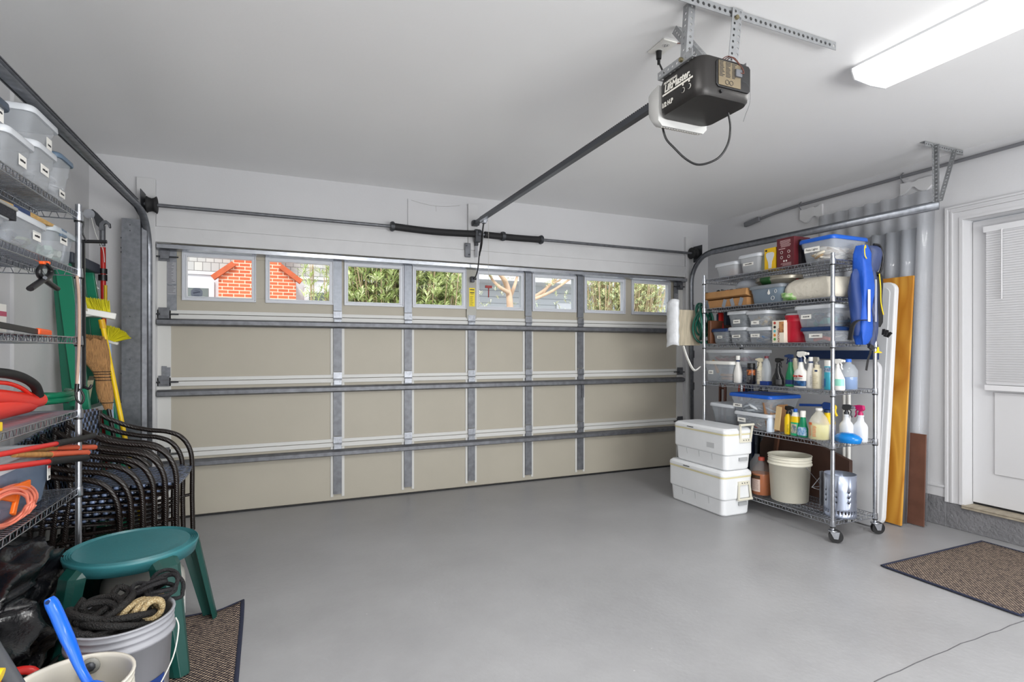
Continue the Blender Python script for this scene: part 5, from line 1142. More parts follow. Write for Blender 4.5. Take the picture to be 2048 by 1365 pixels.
P_ = [(0, .040, .03), (.005, .044, .034), (.10, .044, .034), (.118, .036, .03), (.135, .021, .021), (.165, .017, .017), (.168, .02, .02), (.178, .02, .02)]
t = bottle('spray_bottle', 'translucent spray bottle with a grey head right of the shelf post', 3.52, Y(1693, 3.52), L2, P_, nat, cat='spray bottle'); trigger(t, .176, -1, m_dark, pm('grey_nozzle', '#6d7078', .4), 1.2)
t = bottle('spray_bottle', 'translucent spray bottle with a magenta head on the fifth shelf', 3.56, Y(1721, 3.56), L2, P_, nat, cat='spray bottle'); trigger(t, .176, 1, pm('magenta_head', '#b31a5e', .35), None, 1.2)
t = thing('blue_tray', 'bright blue shell shaped plastic dish at the right end of the fifth shelf', 'dish', (3.45, 2.46, L2))
MB().lathe([(.075, 0), (.082, .005), (.088, .03), (.085, .036), (.07, .05), (.04, .062), (0, .065)], (3.455, Y(1696, 3.455)-.0, L2), 26, ex=.7, ey=1.0, cap1=False).build('dish', pm('azure_plastic', '#1184d8', .15, trans=.15), t, world=True)
# ---- right shelf, bottom level ---------------------------------------------
L1 = RL[0]
def bucket(name, label, c, r, h, mat, handle=True, rimmat=None, inner=None, cat='bucket'):
    t = thing(name, label, cat, c); b = MB(); rb_ = r*.86
    prof = [(rb_-.006, .0), (rb_, .006), (r*.965, h*.80), (r*.985, h*.80), (r*1.03, h*.80), (r*1.03, h*.83), (r*.985, h*.84), (r*.985, h*.87), (r*1.01, h*.875), (r*1.01, h*.89), (r*.985, h*.895), (r*.985, h*.93), (r*1.01, h*.935), (r*1.01, h*.95), (r*.99, h*.955), (r*.995, h*.985), (r*1.03, h*.988), (r*1.03, h), (r*.97, h), (r*.965, h*.97), (rb_-.004, .012)]
    b.lathe(prof, (0, 0, 0), 40, cap1=True); b.build('pail', mat, t)
    return t
yb = Y(1579, 3.50)
t = bucket('bucket', 'tall cream plastic bucket standing on the lowest right shelf', (3.50, yb, L1), .147, .34, m_cream)
b = MB(); b.tube(bez([(-.02, -.152, .275), (.05, -.165, .20), (.13, -.155, .13), (.05, -.15, .125)], 5), .0022, 5); b.build('wire_handle', m_bright, t)
t = thing('orange_cleaner_jug', 'jug of orange cleaner with a white label behind the cream bucket', 'jug', (3.44, Y(1521, 3.44), L1)); yj = Y(1523, 3.44)
MB().lathe([(.068, 0), (.075, .006), (.075, .17), (.06, .21), (.03, .245), (.02, .26), (.02, .27)], (3.44, yj, L1), 24).build('jug_body', pm('clear_orange_jug', '#d9c8c0', .12, alpha=.12), t, world=True)
MB().lathe([(.07, .004), (.072, .006), (.072, .165)], (3.44, yj, L1), 22).build('orange_fluid', pm('orange_fluid', '#a8560c', .2), t, world=True)
b = MB(); b.grid([[(3.44-.0765*math.cos(a), yj-.0765*math.sin(a), zz) for a in [-.9+1.5*k/8 for k in range(9)]] for zz in (L1+.03, L1+.125)]); lb = b.build('label', pm('pinkish_label', '#cdb7ac', .5), t, world=True)
b = MB(); b.grid([[(3.44-.0772*math.cos(a), yj-.0772*math.sin(a), zz) for a in [-.9+1.5*k/8 for k in range(9)]] for zz in (L1+.13, L1+.155)]); b.build('dark_band', pm('brown_black', '#3a2716', .5), t, world=True)
b = MB()
for i in range(9):
    for a_, c_ in ((-.85, -.25), (-.15, .5)):
        b.grid([[(3.44-.0772*math.cos(a), yj-.0772*math.sin(a), L1+.118-.009*i+zz) for a in [a_+(c_-a_)*k/4*(.8+.2*R.random()) for k in range(5)]] for zz in (0, .0025)])
b.build('label_print', pm('brown_print', '#6a4a40', .6), lb, world=True)
MB().lathe([(.024, .262), (.024, .285), (.02, .288)], (3.44, yj, L1), 16).build('cap', pm('faded_red_cap', '#c05040', .4), t, world=True)
o = thing('clear_jug', 'small clear jug behind the orange cleaner jug', 'jug', (3.58, Y(1512, 3.58), L1)); MB().lathe([(.05, 0), (.055, .006), (.055, .20), (.02, .26), (.02, .27)], (3.58, Y(1514, 3.58), L1), 18).build('jug_body', m_clearw, o, world=True)
# chimney starter
yc = Y(1680, 3.485); t = thing('chimney_starter', 'shiny perforated steel charcoal chimney on the lowest right shelf', 'charcoal starter', (3.485, yc, L1))
b = MB(); n = 56; r_ = .096; zs = [0, .012, .028, .05, .062, .10, .112, .135, .147, .17, .182, .285]
def cy(a, z, r=r_): return (r*math.cos(a), r*math.sin(a), z)
vv = [cy(2*PI*k/n, z) for z in zs for k in range(n)]; ff = []
for i in range(len(zs)-1):
    for k in range(n):
        if zs[i] == .028 and k % 2 == 0: continue          # slots
        if zs[i] in (.10, .135, .17) and k % 7 == 3: continue   # round vents
        ff.append((i*n+k, i*n+(k+1) % n, (i+1)*n+(k+1) % n, (i+1)*n+k))
b.add(vv, ff, True)
b.build('cylinder', pm('polished_steel', '#aab2c4', .36, .85, bump=.05, bscale=7), t, solid=.0012)
MB().lathe([(.09, .075), (.09, .077)], (0, 0, 0), 28).build('grate', m_dark, t)
b = MB(); b.obox((-.03, .115, .16), (.035, .012, .24), (0, 0, .2)); b.build('heat_shield', m_galvd, t, bevel=.003)
b = MB(); b.tube([(-.03, .12, .24), (-.035, .185, .15), (-.03, .122, .145)], .003, 6); b.build('wire_handle', m_bright, t)
# ------------------------------------------------------------------ things behind and beside the right shelf
t = thing('folding_table', 'tall white folding table on end against the plywood', 'folding table', (3.93, 2.87, 0), rot=(0, math.radians(5), 0))
def rpanel(b, y0, y1, z0, z1, x0, x1, r=.06):
    pts = []
    for cy_, cz_, a0 in ((y1-r, z1-r, 0), (y0+r, z1-r, PI/2), (y0+r, z0+r, PI), (y1-r, z0+r, 1.5*PI)):
        pts += [(cy_+r*math.cos(a0+PI/2*k/5), cz_+r*math.sin(a0+PI/2*k/5)) for k in range(6)]
    b.prism(pts, 'x', x0, x1); return b
rpanel(MB(), -.385, .385, 0.004, 1.77, 0, .045).build('tabletop', pm('table_white', '#d7d8da', .45, bump=.08, bscale=300), t, bevel=.008)
rpanel(MB(), -.35, .35, .04, 1.735, -.006, .001, .05).build('rim_channel', pm('table_white_inner', '#c6c8cb', .5, bump=.1, bscale=300), t, bevel=.003)
t = thing('small_folding_table', 'shorter white folding table leaning in front of the tall one', 'folding table', (3.855, 2.86, 0), rot=(0, math.radians(2.2), 0))
rpanel(MB(), -.375, .375, 0.004, 1.19, 0, .04).build('tabletop', pm('table_white_small', '#cfd0d3', .45, bump=.08, bscale=300), t, bevel=.008)
t = tagit(MB().box((3.855, 2.478, 1.196), (3.89, 3.12, 1.262)).build('navy_bar', m_navy, bevel=.003), 'navy blue bar lying across the top of the shorter folding table', 'bar')
t = tagit(MB().obox((0, -.19, .91), (.018, .80, 1.80)).build('plywood_sheet', m_ply, bevel=.001), 'yellow plywood sheet leaning between the white table and corrugated panels', 'plywood')
t.location = (4.055, 3.02, 0); t.rotation_euler = (0, math.radians(4.6), 0)
def corrugated(label, y0, y1, h, foot, top, mat, seed, amp=.014, wave=.076, name='corrugated_panel'):
    t = thing(name, label, 'corrugated sheet', (foot, (y0+y1)/2, 0)); b = MB(); rows = []; n = int((y1-y0)/wave*8); rnd = random.Random(seed)
    for j in range(9):
        z = h*j/8; row = []
        for i in range(n+1):
            y = y0+(y1-y0)*i/n; s_ = math.sin(2*PI*(y-y0)/wave); s_ = math.copysign(min(1, abs(s_)*1.8), s_)
            row.append((foot+(top-foot)*z/h+amp*s_, y, .002+z*(1 if j < 8 else 1+.0015*math.sin(i*.9))))
        rows.append(row)
    b.grid(rows); b.build('panel', mat, t, world=True, solid=.0012); return t
m_corr = pm('clear_polycarbonate', '#c9ccd2', .12, alpha=.34); m_corr2 = pm('smoky_polycarbonate', '#a9adb4', .12, alpha=.55)
corrugated('tall clear corrugated plastic sheet leaning on the right wall', 2.37, 3.30, 2.44, 4.24, 4.345, m_corr, 1, wave=.13)
corrugated('shorter smoky corrugated plastic sheet leaning in front of the clear one', 2.45, 3.16, 2.16, 4.15, 4.27, m_corr2, 2, wave=.11)
t = thing('brown_board', 'reddish brown board standing among the clear corrugated sheets', 'board', (4.20, 2.44, 0)); MB().obox((4.205, 2.435, .333), (.012, .15, .655), (0, .04, 0)).build('board', pm('reddish_board', '#6e4a3c', .5, var=.25, vscale=9), t, world=True)
b = MB(); rnd = random.Random(3)
def patch(y0, y1, z0, z1, seed):
    rnd = random.Random(seed); top = [(y0+(y1-y0)*k/10, z1+rnd.uniform(-.008, .008)) for k in range(11)]; bot = [(y1-(y1-y0)*k/10, z0+.025*math.sin(k*.9+seed)+rnd.uniform(-.008, .008)) for k in range(11)]
    return MB().prism(top+bot, 'x', XR-.022, XR-.001)
o = patch(3.27, 3.49, 2.44, 2.545, 2).build('torn_wallpaper', m_board); tagit(o, 'torn white wall patch left of the clear corrugated sheet', 'wall patch')
o = patch(2.36, 2.62, 2.47, 2.535, 5).build('torn_wallpaper', m_board); tagit(o, 'torn white wall patch beside the track hanger', 'wall patch')
# behind the lower shelves
t = thing('brown_tabletop', 'dark brown folded table leaning behind the cream bucket', 'table', (3.80, 3.0, 0))
b = MB(); b.prism([(2.62, .03), (3.42, .03), (3.42, .46), (3.33, .60), (2.95, .56), (2.62, .46)], 'x', 3.782, 3.815); b.build('top', m_brownw, t, world=True, bevel=.004)
MB().beam((3.772, 3.30, .10), (3.772, 3.22, .60), .03, .02, up=(1, 0, 0)).build('leg', pm('mid_brown_wood', '#5e3d2c', .6), t, world=True)
t = thing('white_pipes', 'pair of white plastic pipes standing behind the shelf', 'pipes', (3.83, 2.66, 0))
for y_ in (2.70, 2.665): MB().cyl((3.835, y_, .002), (3.838, y_, .95), .013, 12).build('pipe', m_white, t, world=True)
t = thing('blue_grey_chest', 'blue grey plastic panel behind the coolers and lowest shelf', 'plastic panel', (4.0, 3.6, 0))
MB().box((3.99, 3.62, 0), (4.03, 4.1, .62)).build('panel', pm('blue_grey_panel', '#6f7d90', .5), t, world=True, bevel=.005)
for k in range(5): MB().box((3.984, 3.64, .1+.1*k), (3.99, 4.08, .112+.1*k)).build('rib', pm('blue_grey_rib', '#8391a4', .5), t, world=True)
for k, (c, n_, dy, an, d_) in enumerate((('#c2401f', 'orange red folded chair frame leaning behind the fourth and fifth shelves', 0, .04, .022), ('#5a2e1c', 'rust brown folded chair frame at the far left behind the shelves', .22, .02, .02), ('#3c4044', 'dark grey folded chair frame leaning left of the orange one', .12, .22, .018), ('#1d2f56', 'navy folded chair frame right of the orange one', -.14, -.03, .03), ('#20232a', 'near black folded chair frame right of the navy one', -.24, .03, .025))):
    t = thing('folded_chair', n_, 'folding chair', (3.86, 3.72+dy, 0), rot=(an, 0, 0)); mt = pm('frame'+str(k), c, .4)
    for s_ in (-1, 1): MB().tube([(0, s_*.032, .02), (0, s_*.032, .98)], .014, 8, flat=(.7, 1.2)).build('rail', mt, t)
    for z in (.12, .5, .9): MB().cyl((0, -.032, z), (0, .032, z), .009, 8).build('crossbar', mt, t)
# coolers
def cooler(label, x0, x1, y0, y1, z, h, up):
    t = thing('cooler', label, 'cooler', ((x0+x1)/2, (y0+y1)/2, z)); cx_, cy_ = (x0+x1)/2, (y0+y1)/2; W_, L_ = x1-x0, y1-y0; m = pm('cooler_white', '#e6e8ea', .4, var=.05, vscale=5, bump=.03, bscale=200)
    b = MB(); r = .035
    b.rings([rrect(W_-.05, L_-.05, r, z+.002, (cx_, cy_), 6), rrect(W_-.035, L_-.035, r, z+.012, (cx_, cy_), 6), rrect(W_-.022, L_-.022, r, z+h*.36, (cx_, cy_), 6), rrect(W_-.002, L_-.002, r, z+h*.385, (cx_, cy_), 6), rrect(W_, L_, r, z+h*.42, (cx_, cy_), 6), rrect(W_, L_, r, z+h*.84, (cx_, cy_), 6)], True, True, smooth=False)
    b.build('cooler_body', m, t, world=True, bevel=.003)
    b = MB(); b.rings([rrect(W_+.004, L_+.004, r, z+h*.842, (cx_, cy_), 6), rrect(W_+.006, L_+.006, r, z+h*.875, (cx_, cy_), 6)], smooth=False); b.build('gasket_band', pm('yellowed_band', '#d8cfa4', .5), t, world=True)
    b = MB(); b.rings([rrect(W_+.002, L_+.002, r, z+h*.876, (cx_, cy_), 6), rrect(W_+.006, L_+.006, r, z+h*.90, (cx_, cy_), 6), rrect(W_+.002, L_+.002, r, z+h*.95, (cx_, cy_), 6), rrect(W_-.03, L_-.03, r, z+h, (cx_, cy_), 6)], smooth=False); b.build('lid', m, t, world=True, bevel=.004)
    for k in range(1, 4):
        y = y0+L_*(.24*k+.02); MB().beam((x0+.0215, y, z+.02), (x0+.0095, y, z+h*.355), .003, .003, up=(0, 1, 0)).build('molded_line', pm('cooler_groove', '#a7a9ab', .6), t, world=True)
    MB().box((x0-.0075, cy_+.05, z+h*.915), (x0-.003, cy_+.12, z+h*.93)).build('latch_recess', m_dark, t, world=True)
    MB().box((x1-.14, y0-.0015, z+h*.22), (x1-.06, y0+.012, z+h*.30)).build('side_recess', MATS['cooler_groove'], t, world=True)
    xa, xb = cx_-.01, cx_+.115; hz = z+h*.76; b = MB(); dz = .105 if up else -.135; yy = y0-.018
    b.cyl((xa-.008, yy, hz+dz), (xb+.008, yy, hz+dz), .0095, 10); b.beam((xa, yy+.002, hz+dz), (xa+.012, yy+.010, hz-.012), .014, .008, up=(0, 1, 0)); b.beam((xb, yy+.002, hz+dz), (xb-.012, yy+.010, hz-.012), .014, .008, up=(0, 1, 0)); b.build('swing_handle', m_cream, t, world=True)
    b = MB(); b.box((xa+.004, y0-.012, hz-.03), (xb-.004, y0+.002, hz)); hp = b.build('hinge_plate', m_cream, t, world=True, bevel=.002)
    for q in (.3, .5, .7): MB().cyl((xa+(xb-xa)*q, y0-.0155, hz-.012), (xa+(xb-xa)*q, y0-.011, hz-.012), .004, 6).build('screw', m_dark, hp, world=True)
    return t
cooler('white picnic cooler on the floor, lower of the stacked pair', 3.035, 3.335, 3.08, 3.70, 0, .345, False)
t = cooler('white picnic cooler with a raised handle, upper of the stacked pair', 3.055, 3.335, 3.075, 3.66, .346, .32, True)
MB().box((3.0535, 3.19, .346+.16), (3.0548, 3.27, .346+.20)).build('logo_outline', pm('cooler_outline', '#bfc1c3', .5), t, world=True)
# hose, wrapped board, strap at the far end of the right shelf
t = thing('garden_hose', 'coiled dark green hose hung on the far left end of the right shelf', 'hose', (3.40, 3.66, 1.55))
hm = pm('hose_green', '#0f5a4a', .35); rnd = random.Random(12); path = []
for k in range(0, 150):
    a = k*2*PI/26; q = k/150
    path.append((3.38+(.062+.015*math.sin(k*.07))*math.cos(a)+.01*q, 3.645+.05*math.sin(k*.33)+.03*q, 1.50+.175*math.sin(a)*(.85+.15*math.sin(k*.11))+.02*math.sin(k*.05)))
MB().tube(bez(path, 2), .0095, 8).build('coil', hm, t, world=True)
MB().tube(bez([(3.33, 3.62, 1.34), (3.38, 3.60, 1.315), (3.44, 3.60, 1.325)], 6), .0095, 8).build('tail', hm, t, world=True)
b = MB(); b.cyl((3.44, 3.60, 1.325), (3.455, 3.60, 1.35), .013, 10); b.build('brass_fitting', pm('brass', '#b79a4a', .3, .8), t, world=True)
t = thing('wrapped_board', 'bundle wrapped in white plastic hung behind the green hose', 'wrapped bundle', (3.3, 3.78, 1.5))
b = MB(); g = []
for i in range(15):
    z = 1.30+.40*i/14; row = []
    for k in range(13):
        a = PI*k/12; row.append((3.13+.045-.05*math.sin(a)+.004*math.sin(z*60+k*.9), 3.80-.07*math.cos(a), z+.012*math.sin(k*.5)))
    g.append(row)
b.grid(g); b.build('plastic_wrap', pm('white_film', '#dfe1e4', .3, bump=.4, bscale=25, stretch=(1, 1, 3)), t, world=True, solid=.002)
MB().box((3.165, 3.755, 1.305), (3.43, 3.785, 1.62)).build('board', pm('pale_wood_streaks', '#c9bda6', .6, var=.3, vscale=12, stretch=(6, 1, .6)), t, world=True, bevel=.003)
o = MB().tube(bez([(3.21, 3.72, 1.30), (3.235, 3.70, 1.20), (3.275, 3.66, 1.09), (3.325, 3.63, 1.12)], 6), .016, 6, flat=(1, .25)).build('white_strap', m_white); tagit(o, 'white strap dangling under the wrapped bundle by the shelf', 'strap')
# life jackets hanging on the right end
t = thing('life_vest', 'bright blue life vest hung on the near end of the right shelf', 'life jacket', (3.52, 2.36, 1.9))
m_jb = pm('jacket_blue', '#1450b4', .6, bump=.3, bscale=40, var=.1, vscale=15); m_jn = pm('jacket_navy', '#39456b', .55, bump=.3, bscale=30, var=.2, vscale=12)
def pad(x0, x1, y0, y1, z0, z1, seed, r=.03, amp=.006, lean=0):
    rnd = random.Random(seed); ph = [rnd.uniform(0, 6) for _ in range(4)]; rr = []
    for i in range(13):
        u = i/12; e = -.02*(1-math.sin(PI*min(max(u, .0), 1))**.25); z = z0+(z1-z0)*u
        ring = rrect(max(.02, x1-x0+2*e), max(.02, y1-y0+2*e), r, z, ((x0+x1)/2+lean*(u-.5)+.008*math.sin(5*u+ph[0]), (y0+y1)/2+.004*math.sin(7*u+ph[1])), 5)
        rr.append([Vector(p)+Vector((amp*math.sin(19*z+k*.8+ph[2]), amp*math.sin(23*z+k*.6+ph[3]), 0)) for k, p in enumerate(ring)])
    return MB().rings(rr)
pad(3.478, 3.572, 2.31, 2.405, 1.30, 1.955, 2, r=.018).build('front_panel', m_jb, t, world=True)
pad(3.445, 3.53, 2.335, 2.405, 1.36, 1.80, 3, amp=.004).build('side_panel', pm('jacket_blue_dark', '#15336e', .6), t, world=True)
MB().box((3.505, 2.3035, 1.45), (3.527, 2.3065, 1.66)).build('white_label', m_label, t, world=True)
MB().tube(bez([(3.49, 2.31, 1.93), (3.478, 2.305, 1.945), (3.47, 2.305, 1.92), (3.475, 2.305, 1.88), (3.49, 2.305, 1.86)], 6), .0035, 6).build('yellow_cord', m_yellow, t, world=True)
b = MB(); b.tube(bez([(3.50, 2.32, 1.46), (3.44, 2.33, 1.455), (3.405, 2.34, 1.42), (3.395, 2.35, 1.33)], 6), .022, 6, flat=(1, .15)); b.build('black_strap', m_blackm, t, world=True)
b = MB(); b.tube(bez([(3.55, 2.34, 1.31), (3.555, 2.32, 1.26), (3.55, 2.335, 1.20), (3.54, 2.34, 1.13)], 6), .02, 6, flat=(1, .2)); b.build('hanging_strap', m_blackm, t, world=True)
MB().obox((3.555, 2.32, 1.285), (.05, .02, .03), (.2, .3, .2)).build('buckle', m_black, t, world=True, bevel=.004)
t = thing('inflatable_vest', 'navy life vest with black piping hanging right of the blue one', 'life jacket', (3.64, 2.36, 1.9))
pad(3.575, 3.68, 2.32, 2.41, 1.78, 1.96, 6, r=.04).build('collar', m_jn, t, world=True)
pad(3.585, 3.655, 2.32, 2.40, 1.29, 1.82, 7, lean=-.0).build('front_panel', m_jn, t, world=True)
pad(3.64, 3.735, 2.34, 2.40, 1.42, 1.79, 8).build('back_strap', m_blackm, t, world=True)
MB().box((3.588, 2.312, 1.45), (3.604, 2.317, 1.73)).build('silver_strip', pm('reflective_silver', '#b9bcc8', .3, .4, bump=.3, bscale=80), t, world=True)
MB().tube(bez([(3.633, 2.315, 1.77), (3.638, 2.31, 1.68), (3.645, 2.312, 1.58), (3.675, 2.315, 1.50)], 6), .004, 6).build('yellow_piping', m_yellow, t, world=True)
MB().tube(bez([(3.60, 2.33, 1.965), (3.66, 2.325, 1.955), (3.695, 2.33, 1.88), (3.675, 2.33, 1.80), (3.64, 2.33, 1.76)], 6), .008, 6).build('black_piping', m_black, t, world=True)
for k in range(4): MB().obox((3.70+.014*k, 2.33-.01*(k % 2), 1.385-.006*k), (.01, .016, .04), (.2*k, .3, .2)).build('clip', m_black, t, world=True)
MB().lathe([(.036, 0), (.034, .006), (.012, .012), (.008, .035), (.004, .04)], (3.66, 2.34, 1.245), 18, ey=.4).build('yellow_pull_tab', m_yellow, t, world=True)
MB().cyl((3.66, 2.34, 1.284), (3.655, 2.34, 1.30), .002, 5).build('tab_cord', m_black, t, world=True)
# rugs
def rug(label, c, wx, wy, rz, curl=False):
    t = thing('rug', label, 'rug', c, rz=rz); b = MB(); n = 24; g = []
    def hz(x, y):
        if not curl: return .007
        u = max(0, (x-(wx/2-.10))/.10); v = max(0, (y-(wy/2-.16))/.16); return .007+.03*u*v
    for i in range(n+1):
        y = -wy/2+wy*i/n; g.append([(-wx/2+wx*k/n, y, hz(-wx/2+wx*k/n, y)) for k in range(n+1)])
    b.grid(g); b.build('pile', m_rug, t, solid=.006)
    def edge(p): return [(x, y, hz(x, y)+.001) for x, y in p]
    e = 24
    path = edge([(-wx/2+wx*k/e, -wy/2) for k in range(e)]+[(wx/2, -wy/2+wy*k/e) for k in range(e)]+[(wx/2-wx*k/e, wy/2) for k in range(e)]+[(-wx/2, wy/2-wy*k/e) for k in range(e)])
    MB().tube(path, .010, 6, closed=True, flat=(1, .5)).build('binding', m_rugb, t); return t
rug('brown woven door mat on the floor below the entry door', (3.715, 1.71, 0), 1.01, .64, 0)
rug('brown woven mat with a curled corner under the green stool', (-.50, 2.46, 0), .66, .93, math.radians(1.5), True)
o = MB(); rnd = random.Random(2); pts = [at(px_, py_, 'z', 0) for px_, py_ in ((1748, 1365), (1775, 1352), (1800, 1343), (1830, 1328), (1868, 1312), (1895, 1302), (1922, 1288), (1950, 1280), (1980, 1267), (2000, 1262), (2020, 1252), (2050, 1242), (2090, 1225))]
o.tube([(p.x, p.y, .0005) for p in pts], .0022, 4, flat=(1, .2)); struct('trim_14', o, pm('crack_shade', '#5b5b5e', .9))

# ------------------------------------------------------------------ left shelving: bins and tools
def lb(label, pl, pr_, z, pym, X, dx, lid, body=None, **k):
    ya, yb = Y(pl, X), Y(pr_, X); h = Z((pl+pr_)/2, pym, X)-z-.01
    tub(label, X-dx, X, ya, yb, z, h, lid, body, face='+x', **k); return (X-dx, X, ya, yb, z, h)
m_slate = pm('slate_blue_lid', '#5d7185', .4); m_frost = pm('frosted_clear', '#d2d6db', .2, alpha=.3)
e = lb('frosted bin with metal jars inside, front left on the top left shelf', 10, 64, LL[5], 272, -.86, .33, m_lidw, m_frost, tag='~', tagpos=(.68, .5), tagsize=(.06, .04), taper=.016)
for k in range(2):
    o = thing('metal_jar', ['shiny metal jar inside the front left frosted bin', 'second shiny jar farther back inside the front left frosted bin'][k], 'jar', (-.93-.11*k, e[2]+.055+.02*k, LL[5]+.004)); MB().lathe([(.033, 0), (.035, .004), (.035, .10), (.03, .105)], (0, 0, 0), 20).build('jar', m_bright, o); MB().lathe([(.033, .105), (.033, .118)], (0, 0, 0), 20).build('lid', m_dark, o)
zc = e[4]+e[5]+.014
ed = lb('frosted bin with one small label in the middle of the top left shelf', 70, 110, LL[5], 298, -.86, .33, m_lidw, m_frost, tag='~', tagpos=(.5, .55), tagsize=(.075, .035), taper=.014)
stuffin('grey_hardware', 'grey hardware inside the middle frosted bin on the top left shelf', ed[0]+.02, ed[1]-.03, ed[2]+.02, ed[3]-.02, ed[4]+.01, ed[4]+ed[5]*.6, ['#85878b', '#a6a8aa', '#6e7175'], 40, 'mix', 41, .04)
ee = lb('tall frosted bin with a slate blue lid, far end of top left shelf', 116, 143, LL[5], 316, -.875, .30, m_slate, m_frost, tag='~', tagpos=(.5, .3), tagsize=(.06, .03), taper=.02, lidh=.012)
stuffin('grey_cloths', 'pale grey cloths inside the tall slate lidded bin', ee[0]+.03, ee[1]-.03, ee[2]+.03, ee[3]-.02, ee[4]+.01, ee[4]+ee[5]*.75, ['#b3b6ba', '#8f9296', '#c9ccd0'], 30, 'mix', 42, .06)
zb2 = max(zc, ed[4]+ed[5]+.014)
eb = lb('wide frosted bin stacked across the two front bins of the top left shelf', 62, 112, zb2, 236, -.87, .34, m_lidw, m_frost, tag='~', tagpos=(.8, .35), tagsize=(.05, .055), taper=.018)
stuffin('small_screws', 'small dark screws at the bottom of the wide stacked bin', eb[0]+.16, eb[1]-.03, eb[2]+.03, eb[3]-.03, eb[4]+.006, eb[4]+.04, ['#6a6d70', '#9a9c9e'], 50, 'mix', 43, .014)
ea = lb('clear bin with a dark slate lid at the left edge, highest of the stack', -45, 14, zc, 186, -.86, .33, pm('dark_slate_lid', '#3c4a5a', .4), m_frost, tag='~', tagpos=(.75, .5), tagsize=(.06, .06), taper=.014)
# level 2
eg = lb('clear lidded bin with a label and dark fabric on the second left shelf', 20, 88, LL[4], 434, -.86, .33, m_lidw, m_clear, tag='~', tagpos=(.78, .62), tagsize=(.07, .034), taper=.014)
stuffin('dark_fabric', 'dark grey fabric and pads inside the labelled bin on the second left shelf', eg[0]+.02, eg[1]-.03, eg[2]+.02, eg[3]-.02, eg[4]+.008, eg[4]+eg[5]*.85, ['#4c5260', '#5f6470', '#9aa58f', '#6e6a66', '#38404e'], 55, 'mix', 44, .055)
eh = lb('clear latched bin of pale green packets at the far end of the second left shelf', 103, 147, LL[4], 462, -.86, .30, pm('clear_lid_grey', '#c0c8ce', .3, alpha=.8), m_clear, tag='~', tagpos=(.5, .78), tagsize=(.075, .034), taper=.008)
MB().box((-.858, eh[2]+.07, LL[4]+eh[5]-.02), (-.848, eh[2]+.13, LL[4]+eh[5]+.012)).build('latch', m_slate, bpy.data.objects[[o.name for o in bpy.data.objects if o.get('label', '').startswith('clear latched bin')][0]], world=True, bevel=.002)
stuffin('green_packets', 'pale green printed packets inside the latched bin', eh[0]+.02, eh[1]-.012, eh[2]+.015, eh[3]-.015, eh[4]+.008, eh[4]+eh[5]*.72, ['#b7cbb8', '#9db8a4', '#d5dfd2', '#86a690'], 60, 'box', 45, .06)
ef = lb('clear bin of grey green packets at the left edge of the second left shelf', -40, 13, LL[4], 416, -.86, .30, m_lidw, m_clear, taper=.012)
stuffin('grey_packets', 'grey green packets in the leftmost bin of the second left shelf', ef[0]+.02, ef[1]-.015, ef[2]+.015, ef[3]-.015, ef[4]+.008, ef[4]+ef[5]*.8, ['#9fb0a8', '#b9c6be', '#7f9490'], 40, 'box', 46, .06)
t = thing('whisk_broom', 'straw whisk broom with navy binding lying on the bins of the second left shelf', 'whisk broom', (-.9, 2.35, 1.83))
zt = max(eg[4]+eg[5], ef[4]+ef[5])+.028
def wedge(p0, p1, w0, w1, h0, h1): 
    a = Vector(p0); b_ = Vector(p1)
    return MB().add([a+Vector((-w0, 0, -h0)), a+Vector((w0, 0, -h0)), a+Vector((w0, 0, h0)), a+Vector((-w0, 0, h0)), b_+Vector((-w1, 0, -h1)), b_+Vector((w1, 0, -h1)), b_+Vector((w1, 0, h1)), b_+Vector((-w1, 0, h1))], [(0, 3, 2, 1), (4, 5, 6, 7), (0, 1, 5, 4), (1, 2, 6, 5), (2, 3, 7, 6), (3, 0, 4, 7)])
m_straw = pm('straw', '#c9a366', .75, bump=.6, bscale=60, var=.3, vscale=40, stretch=(8, 1, 8))
ys = [Y(-40, -.89), Y(21, -.89), Y(48, -.89), Y(96, -.89)]
wedge((-.95, ys[0], zt), (-.95, ys[1], zt), .05, .07, .012, .014).build('straw_handle_end', m_straw, t, world=True, bevel=.004)
wedge((-.95, ys[1], zt), (-.95, ys[2], zt), .071, .08, .015, .015).build('navy_binding', m_navy, t, world=True, bevel=.003)
wedge((-.95, ys[2], zt), (-.95, ys[3], zt), .08, .10, .014, .004).build('straw_head', m_straw, t, world=True, bevel=.003)
t = thing('scrub_brush', 'black bristled scrub brush at the left edge of the second left shelf', 'brush', (-.87, 2.3, 1.76))
pb = at(14, 418, 'x', -.845); MB().box((-.875, pb.y-.12, pb.z-.028), (-.842, pb.y+.06, pb.z+.006)).build('bristles', pm('black_bristles', '#202228', .8, bump=1, bscale=120), t, world=True)
MB().box((-.88, pb.y-.125, pb.z+.006), (-.838, pb.y+.065, pb.z+.018)).build('block', pm('grey_block', '#8e8d88', .6), t, world=True, bevel=.003)
# level 3
t = thing('pruning_saw', 'black pole saw with an orange handle lying on the third left shelf', 'saw', (-.88, 2.4, LL[3]))
p0 = at(-30, 645, 'x', -.88); p1 = at(74, 664, 'x', -.88); p2 = at(99, 668, 'x', -.88)
MB().beam(p0, p1, .008, .022).build('blade_guard', m_black, t, world=True, bevel=.002); MB().beam(p1, p2, .02, .03).build('orange_handle', m_orange, t, world=True, bevel=.007)
t = carton('white_carton', 'white carton with a pink stripe at the left of the third left shelf', -1.20, -1.06, Y(-30, -1.06), Y(13, -1.06), LL[3], .13, m_label, cat='carton')
MB().box((-1.0595, Y(-29, -1.06), LL[3]+.08), (-1.0585, Y(12.5, -1.06), LL[3]+.10)).build('pink_stripe', pm('pink_stripe', '#b8506a', .5), t, world=True)
